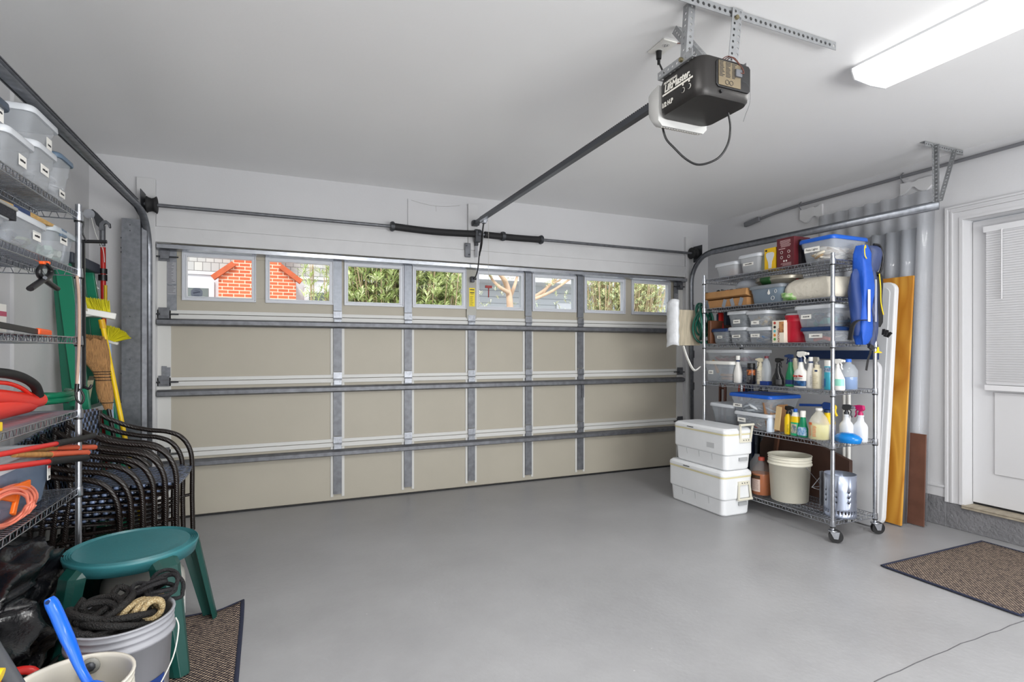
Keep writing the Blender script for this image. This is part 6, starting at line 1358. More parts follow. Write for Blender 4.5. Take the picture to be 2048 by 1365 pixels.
# level 4
t = thing('leaf_blower', 'red electric leaf blower with a black grip on the fourth left shelf', 'leaf blower', (-.95, 2.3, LL[2]))
A = lambda px, py, X=-.95: at(px, py, 'x', X)
zz_ = LL[2]
b = MB(); pe = A(50, 824, -.97); b.cyl((-.97, 1.95, zz_+.055), (-.97, pe.y, zz_+.055), .05, 20, r2=.046); b.build('nozzle', pm('blower_red', '#e02b1c', .3), t, world=True)
b = MB(); b.tube(bez([A(-60, 800), A(-10, 795), A(40, 800), A(62, 803), A(78, 800)], 5), .03, 12, rs=None, flat=(1, 1)); b.build('housing', MATS['blower_red'], t, world=True)
b = MB(); b.tube(bez([A(-30, 745, -.93), A(15, 748, -.93), A(48, 757, -.93), A(70, 772, -.93), A(78, 792, -.93)], 6), .018, 10); b.build('grip', m_rubber, t, world=True)
b = MB(); b.tube(bez([A(-30, 765, -.94), A(15, 767, -.94), A(45, 778, -.94), A(62, 792, -.94)], 6), .008, 8); b.build('trigger_guard', MATS['blower_red'], t, world=True)
t = thing('green_hose_coil', 'glossy green hose coil lying behind the red leaf blower', 'hose', (-1.03, 2.5, LL[2]))
cxh, cyh = -1.03, Y(78, -1.03); path = []
for k in range(0, 55):
    a = 2*PI*k/25; path.append((cxh+.125*math.cos(a)*(1-.02*(k//25)), cyh+.155*math.sin(a)*(1-.02*(k//25)), LL[2]+.018+.024*(k/25)))
MB().tube(bez(path, 2), .0145, 8).build('coil', pm('gloss_green', '#0d6b4c', .22), t, world=True)
o = MB().box((-.90, 2.16, LL[2]), (-.85, Y(6, -.85), LL[2]+.03)).build('yellow_block', m_yellow, bevel=.003); tagit(o, 'small yellow block at the left edge of the fourth left shelf', 'block')
o = MB().box((-1.22, 1.95, LL[2]+.0), (-1.17, 2.95, LL[2]+.004)).build('grey_liner', pm('liner_grey', '#6a655f', .6)); tagit(o, 'thin grey liner strip along the back of the fourth left shelf', 'liner')
# level 5
e5 = lb('large clear tub with a red and white sticker on the fifth left shelf', -70, 112, LL[1], 928, -.87, .33, m_lidw, pm('blue_clear', '#b9cdea', .15, alpha=.42), tag=None, taper=.03)
xs_ = -.858; ys_ = Y(111, -.862)-.035; tb_ = [o for o in bpy.data.objects if o.get('label', '').startswith('large clear tub with a red')][0]
MB().box((-.872, ys_-.02, .74), (-.869, ys_+.005, .80)).build('sticker', m_label, tb_, world=True); MB().box((-.8690, ys_-.02, .787), (-.868, ys_+.005, .80)).build('red_sticker_top', m_red, tb_, world=True); MB().box((-.8690, ys_-.015, .745), (-.868, ys_, .757)).build('barcode', m_ink, tb_, world=True)
stuffin('gloves_and_cloths', 'pale yellow and blue gloves inside the large clear tub', e5[0]+.05, e5[1]-.045, e5[2]+.05, e5[3]-.045, .66, .76, ['#d8d6a8', '#5b7fc0', '#8ea4c8', '#c9ccd6', '#7a6c9a'], 50, 'mix', 47, .08)
t = thing('extension_cord', 'pink orange extension cord wound on an orange frame on the fifth left shelf', 'extension cord', (-.84, 2.33, LL[1]))
b = MB(); rnd = random.Random(6); path = []
for k in range(10*18):
    a = 2*PI*k/18; j = k//18; q = rnd.uniform(-1, 1)
    r1 = 42+1.6*j; r2 = 31+1.2*j; X_ = -.80-.012*math.sin(j*1.9)-.004*j-.05*max(0, -math.sin(a))
    p = at(14+r1*math.cos(a)+4*math.sin(j*2.3), 1018-r2*math.sin(a)-.35*r1*math.cos(a)+3*math.cos(j*1.7), 'x', X_-.02)
    p.z = max(p.z, LL[1]+.009); path.append(p)
b.tube(bez(path, 2), .0048, 7); b.build('cord', pm('salmon_cord', '#e8826a', .4), t, world=True)
b = MB(); b.beam(at(-20, 1000, 'x', -.835), at(58, 968, 'x', -.835), .012, .03); b.beam(at(25, 1030, 'x', -.84), at(38, 975, 'x', -.84), .012, .024); b.beam(at(-20, 985, 'x', -.84), at(30, 995, 'x', -.84), .012, .035); b.build('winding_frame', pm('orange_frame', '#e86a14', .4), t, world=True, bevel=.003)
t = thing('loppers', 'long red loppers with black grips resting on the clear tub', 'loppers', (-.82, 2.6, .88))
def lop(x_, pts, r, m, nm, flat=(1, 1)): MB().tube([at(p[0], p[1], 'x', x_) for p in pts], r, 10, flat=flat).build(nm, m, t, world=True)
lop(-.815, [(-60, 921), (112, 888)], .009, m_red, 'handle_tube'); lop(-.815, [(112, 888), (150, 881), (187, 872)], .0135, m_rubber, 'grip')
lop(-.80, [(-60, 945), (96, 924)], .010, m_red, 'handle_tube'); lop(-.80, [(96, 924), (140, 919), (172, 916)], .0145, m_rubber, 'grip')
t = thing('hedge_shears', 'old hedge shears with wooden handles and faded orange grips on the clear tub', 'shears', (-.83, 2.6, .89))
lop(-.845, [(30, 906), (110, 896)], .011, m_wood, 'wooden_handle'); lop(-.845, [(110, 896), (189, 895)], .0125, pm('faded_orange', '#d9603f', .6), 'grip')
lop(-.825, [(28, 909), (100, 910)], .0115, m_wood, 'wooden_handle'); lop(-.825, [(100, 910), (174, 906)], .0135, MATS['faded_orange'], 'grip')
lop(-.835, [(-60, 916), (30, 908)], .006, m_dark, 'blade')
# bottom
t = thing('black_tarp', 'shiny black crinkled tarp bundled on the lowest left shelf', 'tarp', (-1.0, 2.4, LL[0]))
m_tarp = pm('black_tarp', '#0c0c10', .25, bump=.22, bscale=110, spec=.9)
cloth_lump((-.985, 2.37, LL[0]), .205, .42, .205, 14, n=110, m=60, ridge=.34).build('tarp', m_tarp, t, world=True)
t = thing('black_tarp_fold', 'lower fold of black tarp slumped onto the mat beside the shelf', 'tarp', (-.82, 2.15, 0))
cloth_lump((-.80, 2.12, .016), .10, .26, .10, 5, n=80, m=40, ridge=.4).build('tarp', m_tarp, t, world=True)
t = thing('black_crate', 'black plastic crate at the far end of the lowest left shelf', 'crate', (-1.08, 2.87, LL[0]))
MB().box((-1.2, 2.80, LL[0]), (-.90, 2.955, LL[0]+.26)).build('crate', m_blackm, t, world=True, bevel=.004)
for z in (.2, .28): MB().tube([(-.899, 2.85+.022*math.cos(a*PI/6), z+.022*math.sin(a*PI/6)) for a in range(12)], .003, 5, closed=True).build('ring', m_black, t, world=True)
# clamp
t = thing('spring_clamp', 'black spring clamp with orange tips clipped to the second left shelf', 'clamp', (-.835, 2.7, 1.6)); Xc = -.832
for s_, pts in ((1, [(86, 529), (78, 540), (80, 552), (92, 562), (114, 578)]), (2, [(93, 529), (101, 540), (99, 551), (86, 560), (60, 578)])):
    MB().tube(bez([at(p[0], p[1], 'x', Xc+.006*(s_-1)) for p in pts], 5), .0095, 8, rs=[.008+.004*min(1, k/10) for k in range(21)], flat=(1, .8)).build('jaw_arm', m_black, t, world=True)
for p in ((85, 526), (94, 526)): MB().obox(at(p[0], p[1], 'x', Xc), (.018, .018, .012)).build('orange_tip', m_orange, t, world=True, bevel=.003)
MB().cyl(at(90, 556, 'x', Xc-.012), at(90, 556, 'x', Xc+.016), .007, 10).build('pivot', m_dark, t, world=True)
# hanging rack and bungee at the far post
t = thing('hanging_rack', 'slim black hanging rack with a short arm fixed to the left shelf post', 'rack', (-.83, 3.0, 1.4)); YR_ = 3.0
MB().beam(at(166, 483, 'y', YR_), at(168, 778, 'y', YR_), .014, .012, up=(0, 1, 0)).build('upright', m_black, t, world=True)
MB().cyl(at(163, 483, 'y', YR_), at(214, 484, 'y', YR_), .008, 10).build('arm', m_black, t, world=True)
MB().tube(bez([at(164, 775, 'y', YR_), at(160, 768, 'y', YR_), at(176, 778, 'y', YR_-.02), at(184, 770, 'y', YR_-.02)], 4), .006, 8).build('hook', m_black, t, world=True)
MB().tube(bez([at(160, 428, 'y', 2.99), at(167, 445, 'y', 2.99), at(165, 465, 'y', 2.99), at(172, 482, 'y', 2.99)], 5), .0035, 6).build('loop_cord', m_black, t, world=True)
t = thing('bungee_cord', 'tan bungee cord with a black hook hanging down the left shelf post', 'bungee cord', (-.82, 2.93, 1.3))
MB().tube(bez([at(154, 552, 'y', 2.945), at(158, 600, 'y', 2.945), at(158, 690, 'y', 2.945), at(154, 770, 'y', 2.945)], 6), .0062, 8).build('cord', pm('tan_cord', '#b89d8c', .7), t, world=True)
MB().tube(bez([at(153, 770, 'y', 2.94), at(152, 795, 'y', 2.94), at(162, 808, 'y', 2.94), at(168, 795, 'y', 2.94), at(160, 778, 'y', 2.94)], 6), .0045, 7).build('hook', m_black, t, world=True)
MB().cyl(at(154, 768, 'y', 2.944), at(153, 784, 'y', 2.944), .009, 8).build('ferrule', m_black, t, world=True)
# ------------------------------------------------------------------ ladder, brooms, pruner
m_lad = pm('ladder_green', '#0d7a5a', .4); m_alu = pm('ladder_aluminium', '#b3b4b2', .4, .6)
t = thing('stepladder', 'green fibreglass stepladder folded against the left wall', 'ladder', (-1.1, 4.19, 0))
topz = 1.80
def rail(xa, ya, xb, yb, m, nm='side_rail', wx=.03, wy=.075): MB().beam((xa, ya, .0), (xb, yb, topz), wx, wy, up=(1, 0, 0)).build(nm, m, t, world=True, bevel=.003)
rail(-.985, 3.90, -1.205, 3.98, m_lad); rail(-.985, 4.47, -1.205, 4.40, m_lad)
rail(-1.10, 3.93, -1.235, 3.99, pm('ladder_green_dark', '#0a5d46', .4), 'rear_rail', .02, .05); rail(-1.10, 4.44, -1.235, 4.39, MATS['ladder_green_dark'], 'rear_rail', .02, .05)
for k in range(5):
    u = (.30*(k+1))/topz; x = -.985+(-1.205+.985)*u; ya = 3.90+.08*u; yb_ = 4.47-.07*u; MB().box((x-.04, ya, .30*(k+1)-.02), (x+.035, yb_, .30*(k+1)+.012)).build('step', m_alu, t, world=True, bevel=.002)
MB().box((-1.255, 3.93, topz-.02), (-1.14, 4.44, topz+.045)).build('top_cap', pm('cap_charcoal', '#28303c', .5), t, world=True, bevel=.008)
MB().beam((-1.06, 3.945, 1.08), (-1.115, 4.0, .82), .003, .028, up=(1, 0, 0)).build('spreader_bar', pm('khaki_steel', '#a5a088', .5, .3), t, world=True)
MB().beam((-1.06, 3.945, 1.08), (-1.10, 4.12, 1.10), .003, .028, up=(1, 0, 0)).build('spreader_bar', MATS['khaki_steel'], t, world=True)
lb_ = MB().beam((-1.088, 3.965, 1.50), (-1.13, 3.98, 1.74), .002, .05, up=(0, 1, 0)).build('safety_label', pm('aged_label', '#c9c6ba', .6), t, world=True)
t = thing('pole_pruner', 'red pole pruner with a hooked steel head standing by the steel post', 'pole pruner', (-1.14, 4.5, 0)); yp = 4.50
pt = at(206, 495, 'y', yp); q = at(207, 640, 'y', yp); MB().cyl((q.x+.01, yp, .002), pt, .0155, 14).build('pole', pm('gloss_red', '#b3201c', .3), t, world=True)
MB().cyl(at(211, 610, 'y', yp-.012), at(211, 571, 'y', yp-.012), .010, 10).build('yellow_sleeve', pm('mustard', '#c9a61a', .4), t, world=True)
for a_, b_ in ((538, 548), (550, 562)): MB().cyl(at(205.5, a_, 'y', yp), at(205.5, b_, 'y', yp), .026, 14).build('coupler', m_black, t, world=True)
MB().cyl(at(205, 492, 'y', yp), at(205, 452, 'y', yp), .017, 12).build('socket', m_galvd, t, world=True)
def pp(pts, y0, y1, m, nm):
    P = [at(p[0], p[1], 'y', yp) for p in pts]; MB().prism([(p.x, p.z) for p in P], 'y', y0, y1).build(nm, m, t, world=True, bevel=.002)
pp([(199, 462), (200, 448), (207, 442), (214, 442), (221, 448), (222, 456), (219, 457), (217, 450), (211, 448), (208, 452), (210, 462)], yp-.02, yp+.01, m_galvd, 'hook_jaw')
pp([(180, 420), (186, 419), (196, 427), (208, 440), (205, 446), (199, 456), (193, 450), (189, 438), (186, 428)], yp-.008, yp-.002, m_dark, 'blade')
MB().cyl(at(178, 428, 'y', yp-.02), at(178, 428, 'y', yp), .032, 16).build('pulley', m_galvd, t, world=True)
MB().tube(bez([at(183, 436, 'y', yp-.03), at(192, 470, 'y', yp-.03), at(206, 500, 'y', yp-.03), at(209, 525, 'y', yp-.03)], 6), .0022, 5).build('pull_rope', m_white, t, world=True)
MB().tube(bez([at(180, 555, 'y', 4.45), at(183, 548, 'y', 4.45), at(190, 556, 'y', 4.45), at(192, 570, 'y', 4.45), at(182, 560, 'y', 4.45), at(185, 572, 'y', 4.45), at(198, 578, 'y', 4.45), at(184, 568, 'y', 4.45), at(194, 585, 'y', 4.45), at(193, 610, 'y', 4.45)], 6), .003, 6).build('coiled_rope', m_white, t, world=True)
def strands(b, c0, c1, up, n, h, thick, seed, r=.0022, spread=.25):
    rnd = random.Random(seed); c0, c1, up = Vector(c0), Vector(c1), Vector(up)
    side = (c1-c0).normalized().cross(up).normalized()
    for i in range(n):
        p = c0.lerp(c1, rnd.random())+side*rnd.uniform(-thick, thick); u = ((p-(c0+c1)/2).dot((c1-c0).normalized()))/((c1-c0).length/2)
        d = (up+(c1-c0).normalized()*u*spread+side*rnd.uniform(-.15, .15)+Vector((rnd.uniform(-.1, .1), 0, 0))).normalized()
        b.cyl(p, p+d*h*rnd.uniform(.85, 1.1), r, 4, r2=r*.6, caps=False)
m_yb = pm('yellow_bristle', '#dcd21a', .6)
t = thing('push_broom', 'upside down push broom with white block and yellow pole and bristles', 'broom', (-1.0, 4.1, 0))
c0 = at(168, 623, 'y', 4.08); c1 = at(231, 634, 'y', 4.13)
MB().beam(c0, c1, .07, .04).build('block', m_white, t, world=True, bevel=.006)
b = MB(); strands(b, c0+Vector((-.02, 0, .01)), c1+Vector((-.03, 0, .012)), (-.35, 0, 1), 700, .085, .03, 1); b.build('bristles', m_yb, t, world=True)
pa = at(203, 640, 'y', 4.08); pbm = Vector((-.785, 4.0, .004)); MB().cyl(pbm, pa, .0135, 12).build('handle', pm('yellow_pole', '#f0c814', .35), t, world=True)
MB().cyl(pa, pa+(pa-pbm).normalized()*-.055, .018, 12).build('ferrule', pm('amber_plastic', '#d9a818', .4), t, world=True)
MB().obox((c0+c1)/2+Vector((-.035, -.036, .0)), (.07, .002, .03), (0, -.17, 0)).build('paper_label', m_label, t, world=True)
t = thing('second_broom', 'upside down broom with a fanned yellow head behind the push broom', 'broom', (-.98, 4.3, 0))
b = MB(); strands(b, at(214, 678, 'y', 4.3), at(230, 684, 'y', 4.3), (.55, 0, .75), 500, .085, .02, 2, spread=.9); b.build('bristles', m_yb, t, world=True)
MB().beam(at(206, 680, 'y', 4.3), at(236, 688, 'y', 4.3), .03, .018).build('block', m_white, t, world=True, bevel=.003)
q = at(219, 688, 'y', 4.3); MB().cyl((q.x+.05, 4.25, .003), q, .010, 10).build('handle', pm('pale_blue_pole', '#9fb4cf', .4), t, world=True)
t = thing('straw_broom', 'upside down natural straw broom with black stitching beside the yellow pole', 'broom', (-.98, 3.95, 0))
sh = [(184, 678, 46), (187, 700, 50), (195, 725, 42), (203, 745, 28), (206, 760, 25), (209, 780, 28), (212, 797, 26), (215, 810, 17), (217, 820, 13)]
rr = []
rnd = random.Random(3)
for px_, py_, w_ in sh:
    c = at(px_, py_, 'y', 3.95); r_ = w_/2*3.25/FPX
    rr.append([(c.x+r_*math.cos(2*PI*k/28)*(1+.05*math.sin(9*k)), c.y+.45*r_*math.sin(2*PI*k/28), c.z+(rnd.uniform(-.015, .01) if py_ == 678 else 0)) for k in range(28)])
b = MB(); b.rings(rr); m_br = pm('broom_straw', '#c99660', .8, bump=1.0, bscale=40, var=.4, vscale=30, stretch=(10, 10, .8)); b.build('straw_head', m_br, t, world=True)
b = MB(); c = at(184, 684, 'y', 3.95); strands(b, c+Vector((-.055, 0, 0)), c+Vector((.055, 0, -.02)), (-.15, 0, 1), 260, .05, .022, 5, r=.0014); b.build('straw_tips', m_br, t, world=True)
for px_, py_, w_ in ((203, 744, 29), (204, 749, 28), (205, 755, 27), (206, 761, 26), (214.5, 806, 22)):
    c = at(px_, py_, 'y', 3.95); r_ = (w_/2+.6)*3.25/FPX
    MB().tube([(c.x+r_*math.cos(2*PI*k/20), c.y+.47*r_*math.sin(2*PI*k/20), c.z) for k in range(20)], .0022, 5, closed=True).build('stitching', m_black, t, world=True)
c = at(217, 818, 'y', 3.95); MB().cyl(c, (c.x+.14, 3.93, .004), .012, 10).build('handle', m_black, t, world=True)
# ------------------------------------------------------------------ stacked wicker chairs
def make_chair():
    t = thing('wicker_armchair', 'x', 'chair', (0, 0, 0)); hw = .262
    for s_ in (-1, 1):
        p = [(-.205, s_*.245, .735), (-.15, s_*.25, .70), (-.06, s_*hw, .655), (.04, s_*hw, .628), (.13, s_*hw, .612), (.20, s_*hw, .575), (.245, s_*hw, .50), (.258, s_*hw, .40), (.258, s_*hw, .2), (.262, s_*hw, 0)]
        MB().tube(bez(p, 6), .0135, 10).build('arm_and_front_leg', m_cane, t)
        MB().tube(bez([(-.205, s_*.245, .76), (-.215, s_*.24, .60), (-.20, s_*.235, .42), (-.22, s_*.24, .2), (-.24, s_*.245, 0)], 6), .0125, 10).build('rear_leg', m_cane, t)
    b = MB(); g = []
    for i in range(11):
        z = .40+.37*i/10; row = []
        for k in range(17):
            y = -.24+.48*k/16; row.append((-.20-.018*math.cos(y/.24*PI/2)*1-.02*i/10+.004, y, z+.012*math.cos(y/.24*PI/2)*(i/10)))
        g.append(row)
    b.grid(g); b.build('backrest', m_back, t, solid=.012)
    b = MB(); g = []
    for i in range(9):
        x = -.20+.46*i/8; g.append([(x+.012*math.cos(y*6), y, .405-.008*math.cos(y*5)*math.sin(PI*i/8)-(.012 if i == 8 else 0)) for y in [-.245+.49*k/12 for k in range(13)]])
    b.grid(g); b.build('seat', m_seat, t, solid=.014)
    b = MB(); b.tube([(-.21, -.24, .385), (.25, -.255, .385), (.25, .255, .385), (-.21, .24, .385)], .012, 8, closed=True); b.tube([(-.215, -.235, .16), (-.215, .235, .16)], .009, 8); b.build('seat_frame', m_cane, t)
    b = MB(); b.tube(bez([(.258, -hw, .22), (.1, -hw+.01, .20), (-.2, -.245, .18)], 4), .009, 8); st1 = b.build('side_stretcher', m_cane, t)
    b = MB(); b.tube(bez([(.258, hw, .22), (.1, hw-.01, .20), (-.2, .245, .18)], 4), .009, 8); b.build('side_stretcher', m_cane, t)
    return t
def copy_tree(o, parent=None):
    c = o.copy(); COL.objects.link(c); c.parent = parent
    for ch in list(o.children): copy_tree(ch, c)
    return c
ch0 = make_chair(); nth = ['bottom black wicker armchair of the stack, standing on the floor', 'second black wicker armchair up from the floor in the stack', 'third black wicker armchair up from the floor in the stack', 'fourth black wicker armchair up, third from the top of the stack', 'fifth black wicker armchair up, just under the top one', 'topmost black wicker armchair of the stack with its woven back in view']
for i in range(6):
    c = ch0 if i == 0 else copy_tree(ch0); c.location = (-1.025+.050*i, 3.56, .031*i); c['label'] = nth[i]; c['group'] = 'stacked wicker armchairs'
# ------------------------------------------------------------------ stool
SC = Vector((-.570, 2.66, 0)); ST = .458
t = thing('plastic_stool', 'round green plastic stool on splayed legs in the left foreground', 'stool', SC)
prof = [(.205, -.052), (.222, -.05), (.232, -.012), (.234, -.004), (.230, 0), (.2265, -.006), (.223, 0), (.219, -.006), (.2155, 0), (.2115, -.006), (.208, 0), (.204, -.006), (.2, -.001), (.17, -.003), (.12, -.004)]
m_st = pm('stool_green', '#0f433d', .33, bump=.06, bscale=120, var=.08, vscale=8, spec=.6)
b = MB(); b.lathe(prof[:3], (0, 0, ST), 64, cap1=False, cap0=False); b.lathe(prof[2:5], (0, 0, ST), 64, cap1=False, cap0=False)
for k in range(4, len(prof)-2): b.lathe(prof[k:k+2], (0, 0, ST), 64, cap1=False, cap0=False)
b.lathe(prof[-2:], (0, 0, ST), 64, cap0=False); b.build('seat', pm('stool_top_sheen', '#35767c', .36, bump=.06, bscale=120, var=.06, vscale=8), t)  # paler teal than the legs: reflected light painted into the seat colour
for fx_, fy_ in ((-.305, 2.885), (-.355, 2.395), (-.785, 2.43), (-.785, 2.855)):
    f = Vector((fx_, fy_, .014 if fy_ < 2.8 else .003)); d = Vector((f.x-SC.x, f.y-SC.y, 0)).normalized(); s_ = Vector((-d.y, d.x, 0)); top = SC+d*.205+Vector((0, 0, ST-.004)); b = MB(); g = []
    for i in range(12):
        u = i/11; c = (top+d*.035).lerp(f, u); w_ = .058-.022*u; k_ = .038-.012*u
        if i == 0: c = top+Vector((0, 0, 0)); 
        g.append([c-s_*w_-d*k_*.9, c-s_*w_*.8-d*.004, c-s_*w_*.45+d*.012, c+s_*w_*.45+d*.012, c+s_*w_*.8-d*.004, c+s_*w_-d*k_*.9])
    g = [[Vector(p) for p in r_] for r_ in g]
    b.grid(g, smooth=False); b.build('leg', m_st, t, world=True, solid=.0035, bevel=.002)
b = MB(); b.lathe([(.03, -.06), (.02, -.10)], (0.02, .0, ST), 12); b.build('injection_stub', m_st, t)
# ------------------------------------------------------------------ propane tank
t = thing('propane_tank', 'white propane tank standing under the green stool', 'propane tank', (-.56, 2.79, .014))
MB().lathe([(.10, 0), (.105, .02), (.13, .03), (.152, .06), (.155, .09), (.155, .235), (.150, .265), (.125, .298), (.08, .318), (.03, .325), (0, .326)], (0, 0, 0), 40, cap1=False).build('cylinder', pm('tank_white', '#cfccc4', .35, var=.05, vscale=6), t)
MB().lathe([(.04, .32), (.04, .345), (.03, .35)], (0, 0, 0), 18).build('valve_base', m_galvd, t)
MB().lathe([(.018, .345), (.022, .36), (.022, .375)], (0, 0, 0), 12).build('valve_knob', m_black, t)
b = MB(); b.grid([[(.1565*math.cos(a), .1565*math.sin(a), zz) for a in [-.9+.9*k/8 for k in range(9)]] for zz in (.07, .17)]); lb_ = b.build('label', pm('tank_label', '#d9d9d6', .5), t)
b = MB()
for i in range(11): b.grid([[(.1572*math.cos(a), .1572*math.sin(a), .075+.0085*i+zz) for a in [-.88+(.8*R.uniform(.6, 1))*k/6 for k in range(7)]] for zz in (0, .003)])
b.build('label_print', m_ink, lb_)
# ------------------------------------------------------------------ buckets, rope, brush
BG = Vector((-.500, 2.175, .013)); t = bucket('bucket', 'grey plastic bucket full of rope in front of the green stool', BG, .150, .36, pm('bucket_grey', '#9c9da3', .4, var=.04, vscale=5))
b = MB(); b.tube(bez([(.155, .01, .315), (.168, -.02, .29), (.16, -.07, .22), (.125, -.115, .15), (.10, -.13, .125)], 6), .0024, 6); b.build('wire_handle', pm('pale_wire', '#d0cfc9', .4), t)
b = MB(); b.cyl((.105, -.127, .13), (.07, -.142, .11), .008, 8); b.build('handle_grip', m_white, t)
def bpatch(t, r0, r1, h, z0, z1, a0, a1, mat, nm, grow=.0015):
    b = MB(); b.grid([[((r0+(r1-r0)*zz/h+grow)*math.cos(a), (r0+(r1-r0)*zz/h+grow)*math.sin(a), zz) for a in [a0+(a1-a0)*k/14 for k in range(15)]] for zz in (z0, (z0+z1)/2, z1)]); return b.build(nm, mat, t)
o = bpatch(t, .129, .145, .288, .03, .165, -1.55, -.35, pm('bucket_blue_print', '#1d3a7e', .4), 'blue_print')
o = bpatch(t, .129, .145, .288, .09, .10, -1.0, -.7, m_white, 'print_stroke', .0022); o = bpatch(t, .129, .145, .288, .12, .13, -.95, -.65, m_white, 'print_stroke', .0022); o = bpatch(t, .129, .145, .288, .10, .12, -1.0, -.94, m_white, 'print_stroke', .0022)
def coilrope(c, n, r0, r1, zamp, seed, tilt=.5, drift=.05, stretch=1):
    rnd = random.Random(seed); path = []; ax = rnd.uniform(0, 6)
    for j in range(n):
        r_ = rnd.uniform(r0, r1); ta, tb = rnd.uniform(-tilt, tilt), rnd.uniform(-tilt, tilt); off = Vector((rnd.uniform(-drift, drift), rnd.uniform(-drift, drift), rnd.uniform(0, zamp))); m_ = Euler((ta, tb, rnd.uniform(0, 3))).to_matrix()
        for k in range(9): path.append(Vector(c)+off+m_@Vector((r_*math.cos(2*PI*k/10+ax), stretch*r_*math.sin(2*PI*k/10+ax), 0)))
    return bez(path, 4)
def clampin(path, c, rmax, zmin):
    out = []
    for p in path:
        v = Vector((p.x-c.x, p.y-c.y, 0)); l = v.length; lim = rmax if p.z < c.z+.36 else rmax+.02
        if l > lim: v = v*lim/l
        out.append(Vector((c.x+v.x, c.y+v.y, max(p.z, zmin))))
    return out
zt = BG.z+.305
t = thing('black_rope', 'thick black braided rope heaped in the grey bucket', 'rope', BG+Vector((0, 0, .3)))
MB().tube(clampin(coilrope((BG.x-.03, BG.y, zt+.02), 15, .05, .095, .06, 4, .45, .045), BG, .127, zt), .0115, 9).build('rope_coils', m_ropek, t, world=True)
MB().tube(clampin(coilrope((BG.x, BG.y+.03, zt), 10, .07, .11, .05, 9, .3, .03), BG, .127, zt-.02), .0115, 9).build('rope_coils', m_ropek, t, world=True)
t = thing('black_cord_hank', 'thinner black rope hank hanging over the far rim of the grey bucket', 'rope', BG+Vector((.1, .1, .36)))
MB().tube(coilrope((BG.x+.085, BG.y+.105, BG.z+.385), 8, .03, .055, .02, 12, .7, .035), .0072, 8).build('rope_coils', pm('matt_black_rope', '#19181b', .7, bump=.8, bscale=220), t, world=True)
t = thing('tan_rope', 'tan braided rope looped at the right side of the grey bucket', 'rope', BG+Vector((.08, -.03, .35)))
cT = Vector((BG.x+.065, BG.y-.005, BG.z+.36)); path = []
for j in range(6):
    a = -.9+.35*j; c = cT+Vector((.028*math.cos(j*1.1), -.02+.014*j, -.004*j))
    for k in range(10): 
        q = 2*PI*k/10; path.append(c+Vector((.034*math.cos(q)*math.cos(a)*1.2, .05*math.cos(q)*math.sin(a+1.2), .030*math.sin(q)+.01)))
MB().tube(clampin(bez(path, 4), BG, .128, BG.z+.31), .0105, 9).build('rope_coils', m_ropet, t, world=True)
BC = Vector((-.527, 1.80, .003)); t = bucket('bucket', 'cream plastic bucket at the bottom edge with a blue brush standing in it', BC, .140, .365, pm('bucket_cream', '#d5d0c4', .4, var=.04, vscale=5))
t = thing('drain_strainer', 'round grey strainer clinging to the inside wall of the cream bucket', 'strainer', at(181, 1333, 'y', 1.915))
b = MB(); rr = [[(r_*math.cos(2*PI*k/20), y_, r_*math.sin(2*PI*k/20)) for k in range(20)] for r_, y_ in ((.022, .004), (.024, 0), (.022, -.004), (.014, -.005))]; b.rings(rr); b.build('ring', pm('weathered_grey', '#86857e', .6, var=.2, vscale=30), t)
b = MB(); rr = [[(r_*(1+.1*(k % 2))*math.cos(2*PI*k/20), y_, r_*(1+.1*(k % 2))*math.sin(2*PI*k/20)) for k in range(20)] for r_, y_ in ((.013, -.005), (.011, -.012), (.005, -.013))]; b.rings(rr); b.build('knob', m_dark, t)
t = thing('dish_brush', 'bright blue long handled brush standing in the cream bucket', 'brush', (-.56, 1.84, .4))
hp = [at(98, 1197, 'y', 1.90), at(112, 1225, 'y', 1.89), at(128, 1262, 'y', 1.87), at(145, 1300, 'y', 1.855), at(162, 1340, 'y', 1.835), at(178, 1368, 'y', 1.82), at(196, 1395, 'y', 1.80)]
path = bez(hp, 5); n = len(path); rs = [.0085+.0115*math.sin(min(1, (k+1)/4)*PI/2) if k < 12 else .02-.0065*min(1, (k-12)/8) for k in range(n)]
MB().tube(path, .02, 14, rs=rs, flat=(1, .62)).build('handle', pm('brush_blue', '#1263d6', .25, coat=.3), t, world=True)
e_ = hp[-1]; MB().obox(e_+Vector((.035, -.01, .002)), (.13, .06, .035), (0, .55, .1)).build('brush_head', MATS['brush_blue'], t, world=True, bevel=.012)
b = MB(); strands(b, e_+Vector((-.01, -.01, -.03)), e_+Vector((.09, -.01, -.07)), (-.5, 0, -.8), 260, .04, .025, 4, r=.0012); b.build('bristles', m_white, t, world=True)
MB().cyl(path[1]+Vector((0, -.02, 0)), path[1]+Vector((0, .01, 0)), .005, 10).build('hang_hole', m_navy, t, world=True)
t = thing('sponge', 'yellowish sponge at the bottom of the cream bucket', 'sponge', BC+Vector((-.04, .02, .02))); MB().obox(BC+Vector((-.045, .03, .17)), (.11, .08, .045), (.2, .1, .5)).build('sponge', pm('sponge_tan', '#b9ac78', .9, bump=1, bscale=90), t, world=True, bevel=.01)
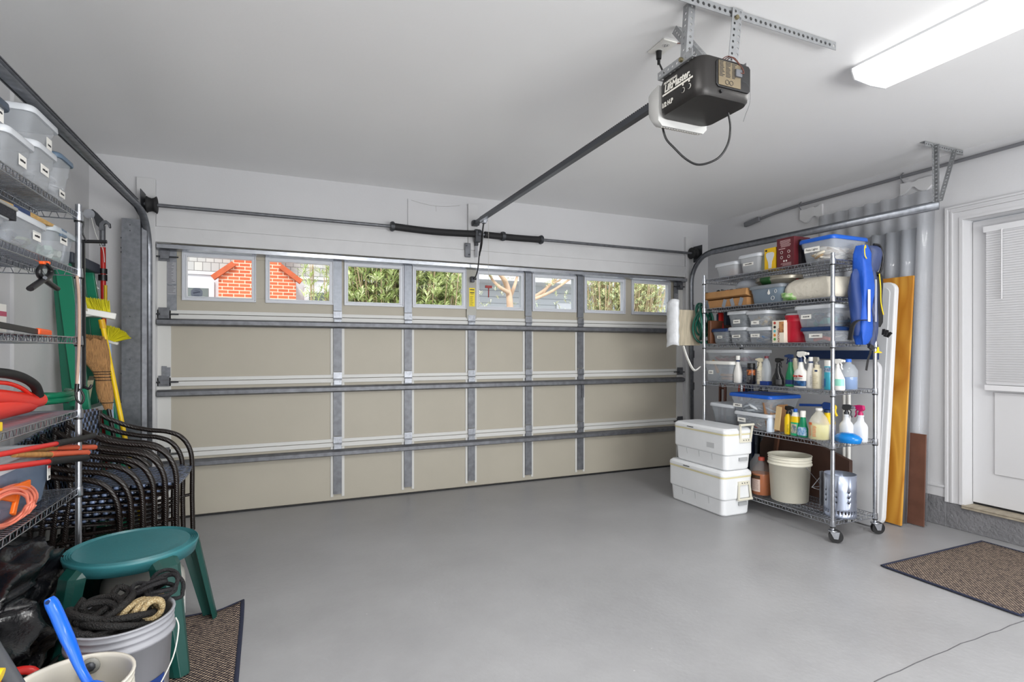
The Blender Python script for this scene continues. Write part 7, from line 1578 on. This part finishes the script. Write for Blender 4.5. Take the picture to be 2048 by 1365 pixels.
# lower left corner bits
o = MB().cyl(at(-40, 1255, 'y', 1.84), at(40, 1385, 'y', 1.70), .017, 14).build('grey_tube', pm('charcoal_tube', '#4b4d51', .4)); tagit(o, 'charcoal grey tube crossing the bottom left corner', 'tube')
t = thing('red_fuel_can', 'red plastic can peeking out left of the cream bucket', 'can', (-.78, 1.98, .015))
pc = at(38, 1335, 'y', 1.985); MB().rings([rrect(.16, .12, .03, z_, (pc.x-.01, pc.y)) for z_ in (.004, .01)]+[rrect(.16, .12, .03, .26, (pc.x-.01, pc.y)), rrect(.12, .08, .03, .285, (pc.x-.01, pc.y))]).build('can', m_red, t, world=True)
MB().tube(bez([(pc.x-.06, pc.y, .28), (pc.x-.03, pc.y, .33), (pc.x+.03, pc.y, .33), (pc.x+.05, pc.y, .28)], 5), .012, 8).build('grip', m_red, t, world=True)
t = tagit(MB().cyl(at(-12, 1352, 'y', 1.62), at(4, 1352, 'y', 1.62), .016, 14).build('yellow_canister', m_yellow), 'yellow canister end at the extreme bottom left corner', 'canister')

# ------------------------------------------------------------------ groups of look-alikes
PLUR = {'spray_bottle': 'spray bottles on the right shelving', 'cleaner_bottle': 'cleaner bottles on the right shelving', 'cooler': 'stacked white coolers', 'rug': 'brown woven mats',
        'ceiling_light': 'fluorescent ceiling lights', 'door_track': 'garage door tracks', 'wire_shelving_unit': 'chrome wire shelving units', 'folded_chair': 'folded chair frames behind the right shelving',
        'bucket': 'plastic buckets', 'folding_table': 'white folding tables', 'oleander': 'oleanders outside the door windows', 'metal_jar': 'metal jars in a frosted bin', 'wooden_handle': 'wooden handles in the brush bin',
        'corrugated_panel': 'corrugated plastic sheets on the right wall', 'torn_wallpaper': 'torn patches on the right wall'}
by = {}
for o in bpy.data.objects:
    if o.parent is None and o.get('label') and 'group' not in o: by.setdefault(o.name.split('.')[0], []).append(o)
for k_, v_ in by.items():
    if len(v_) < 2: continue
    if k_ == 'storage_bin':
        for o in v_: o['group'] = 'storage bins on the left shelving' if o.location.x < 0 else 'storage bins on the right shelving'
    elif k_ in PLUR:
        for o in v_: o['group'] = PLUR[k_]
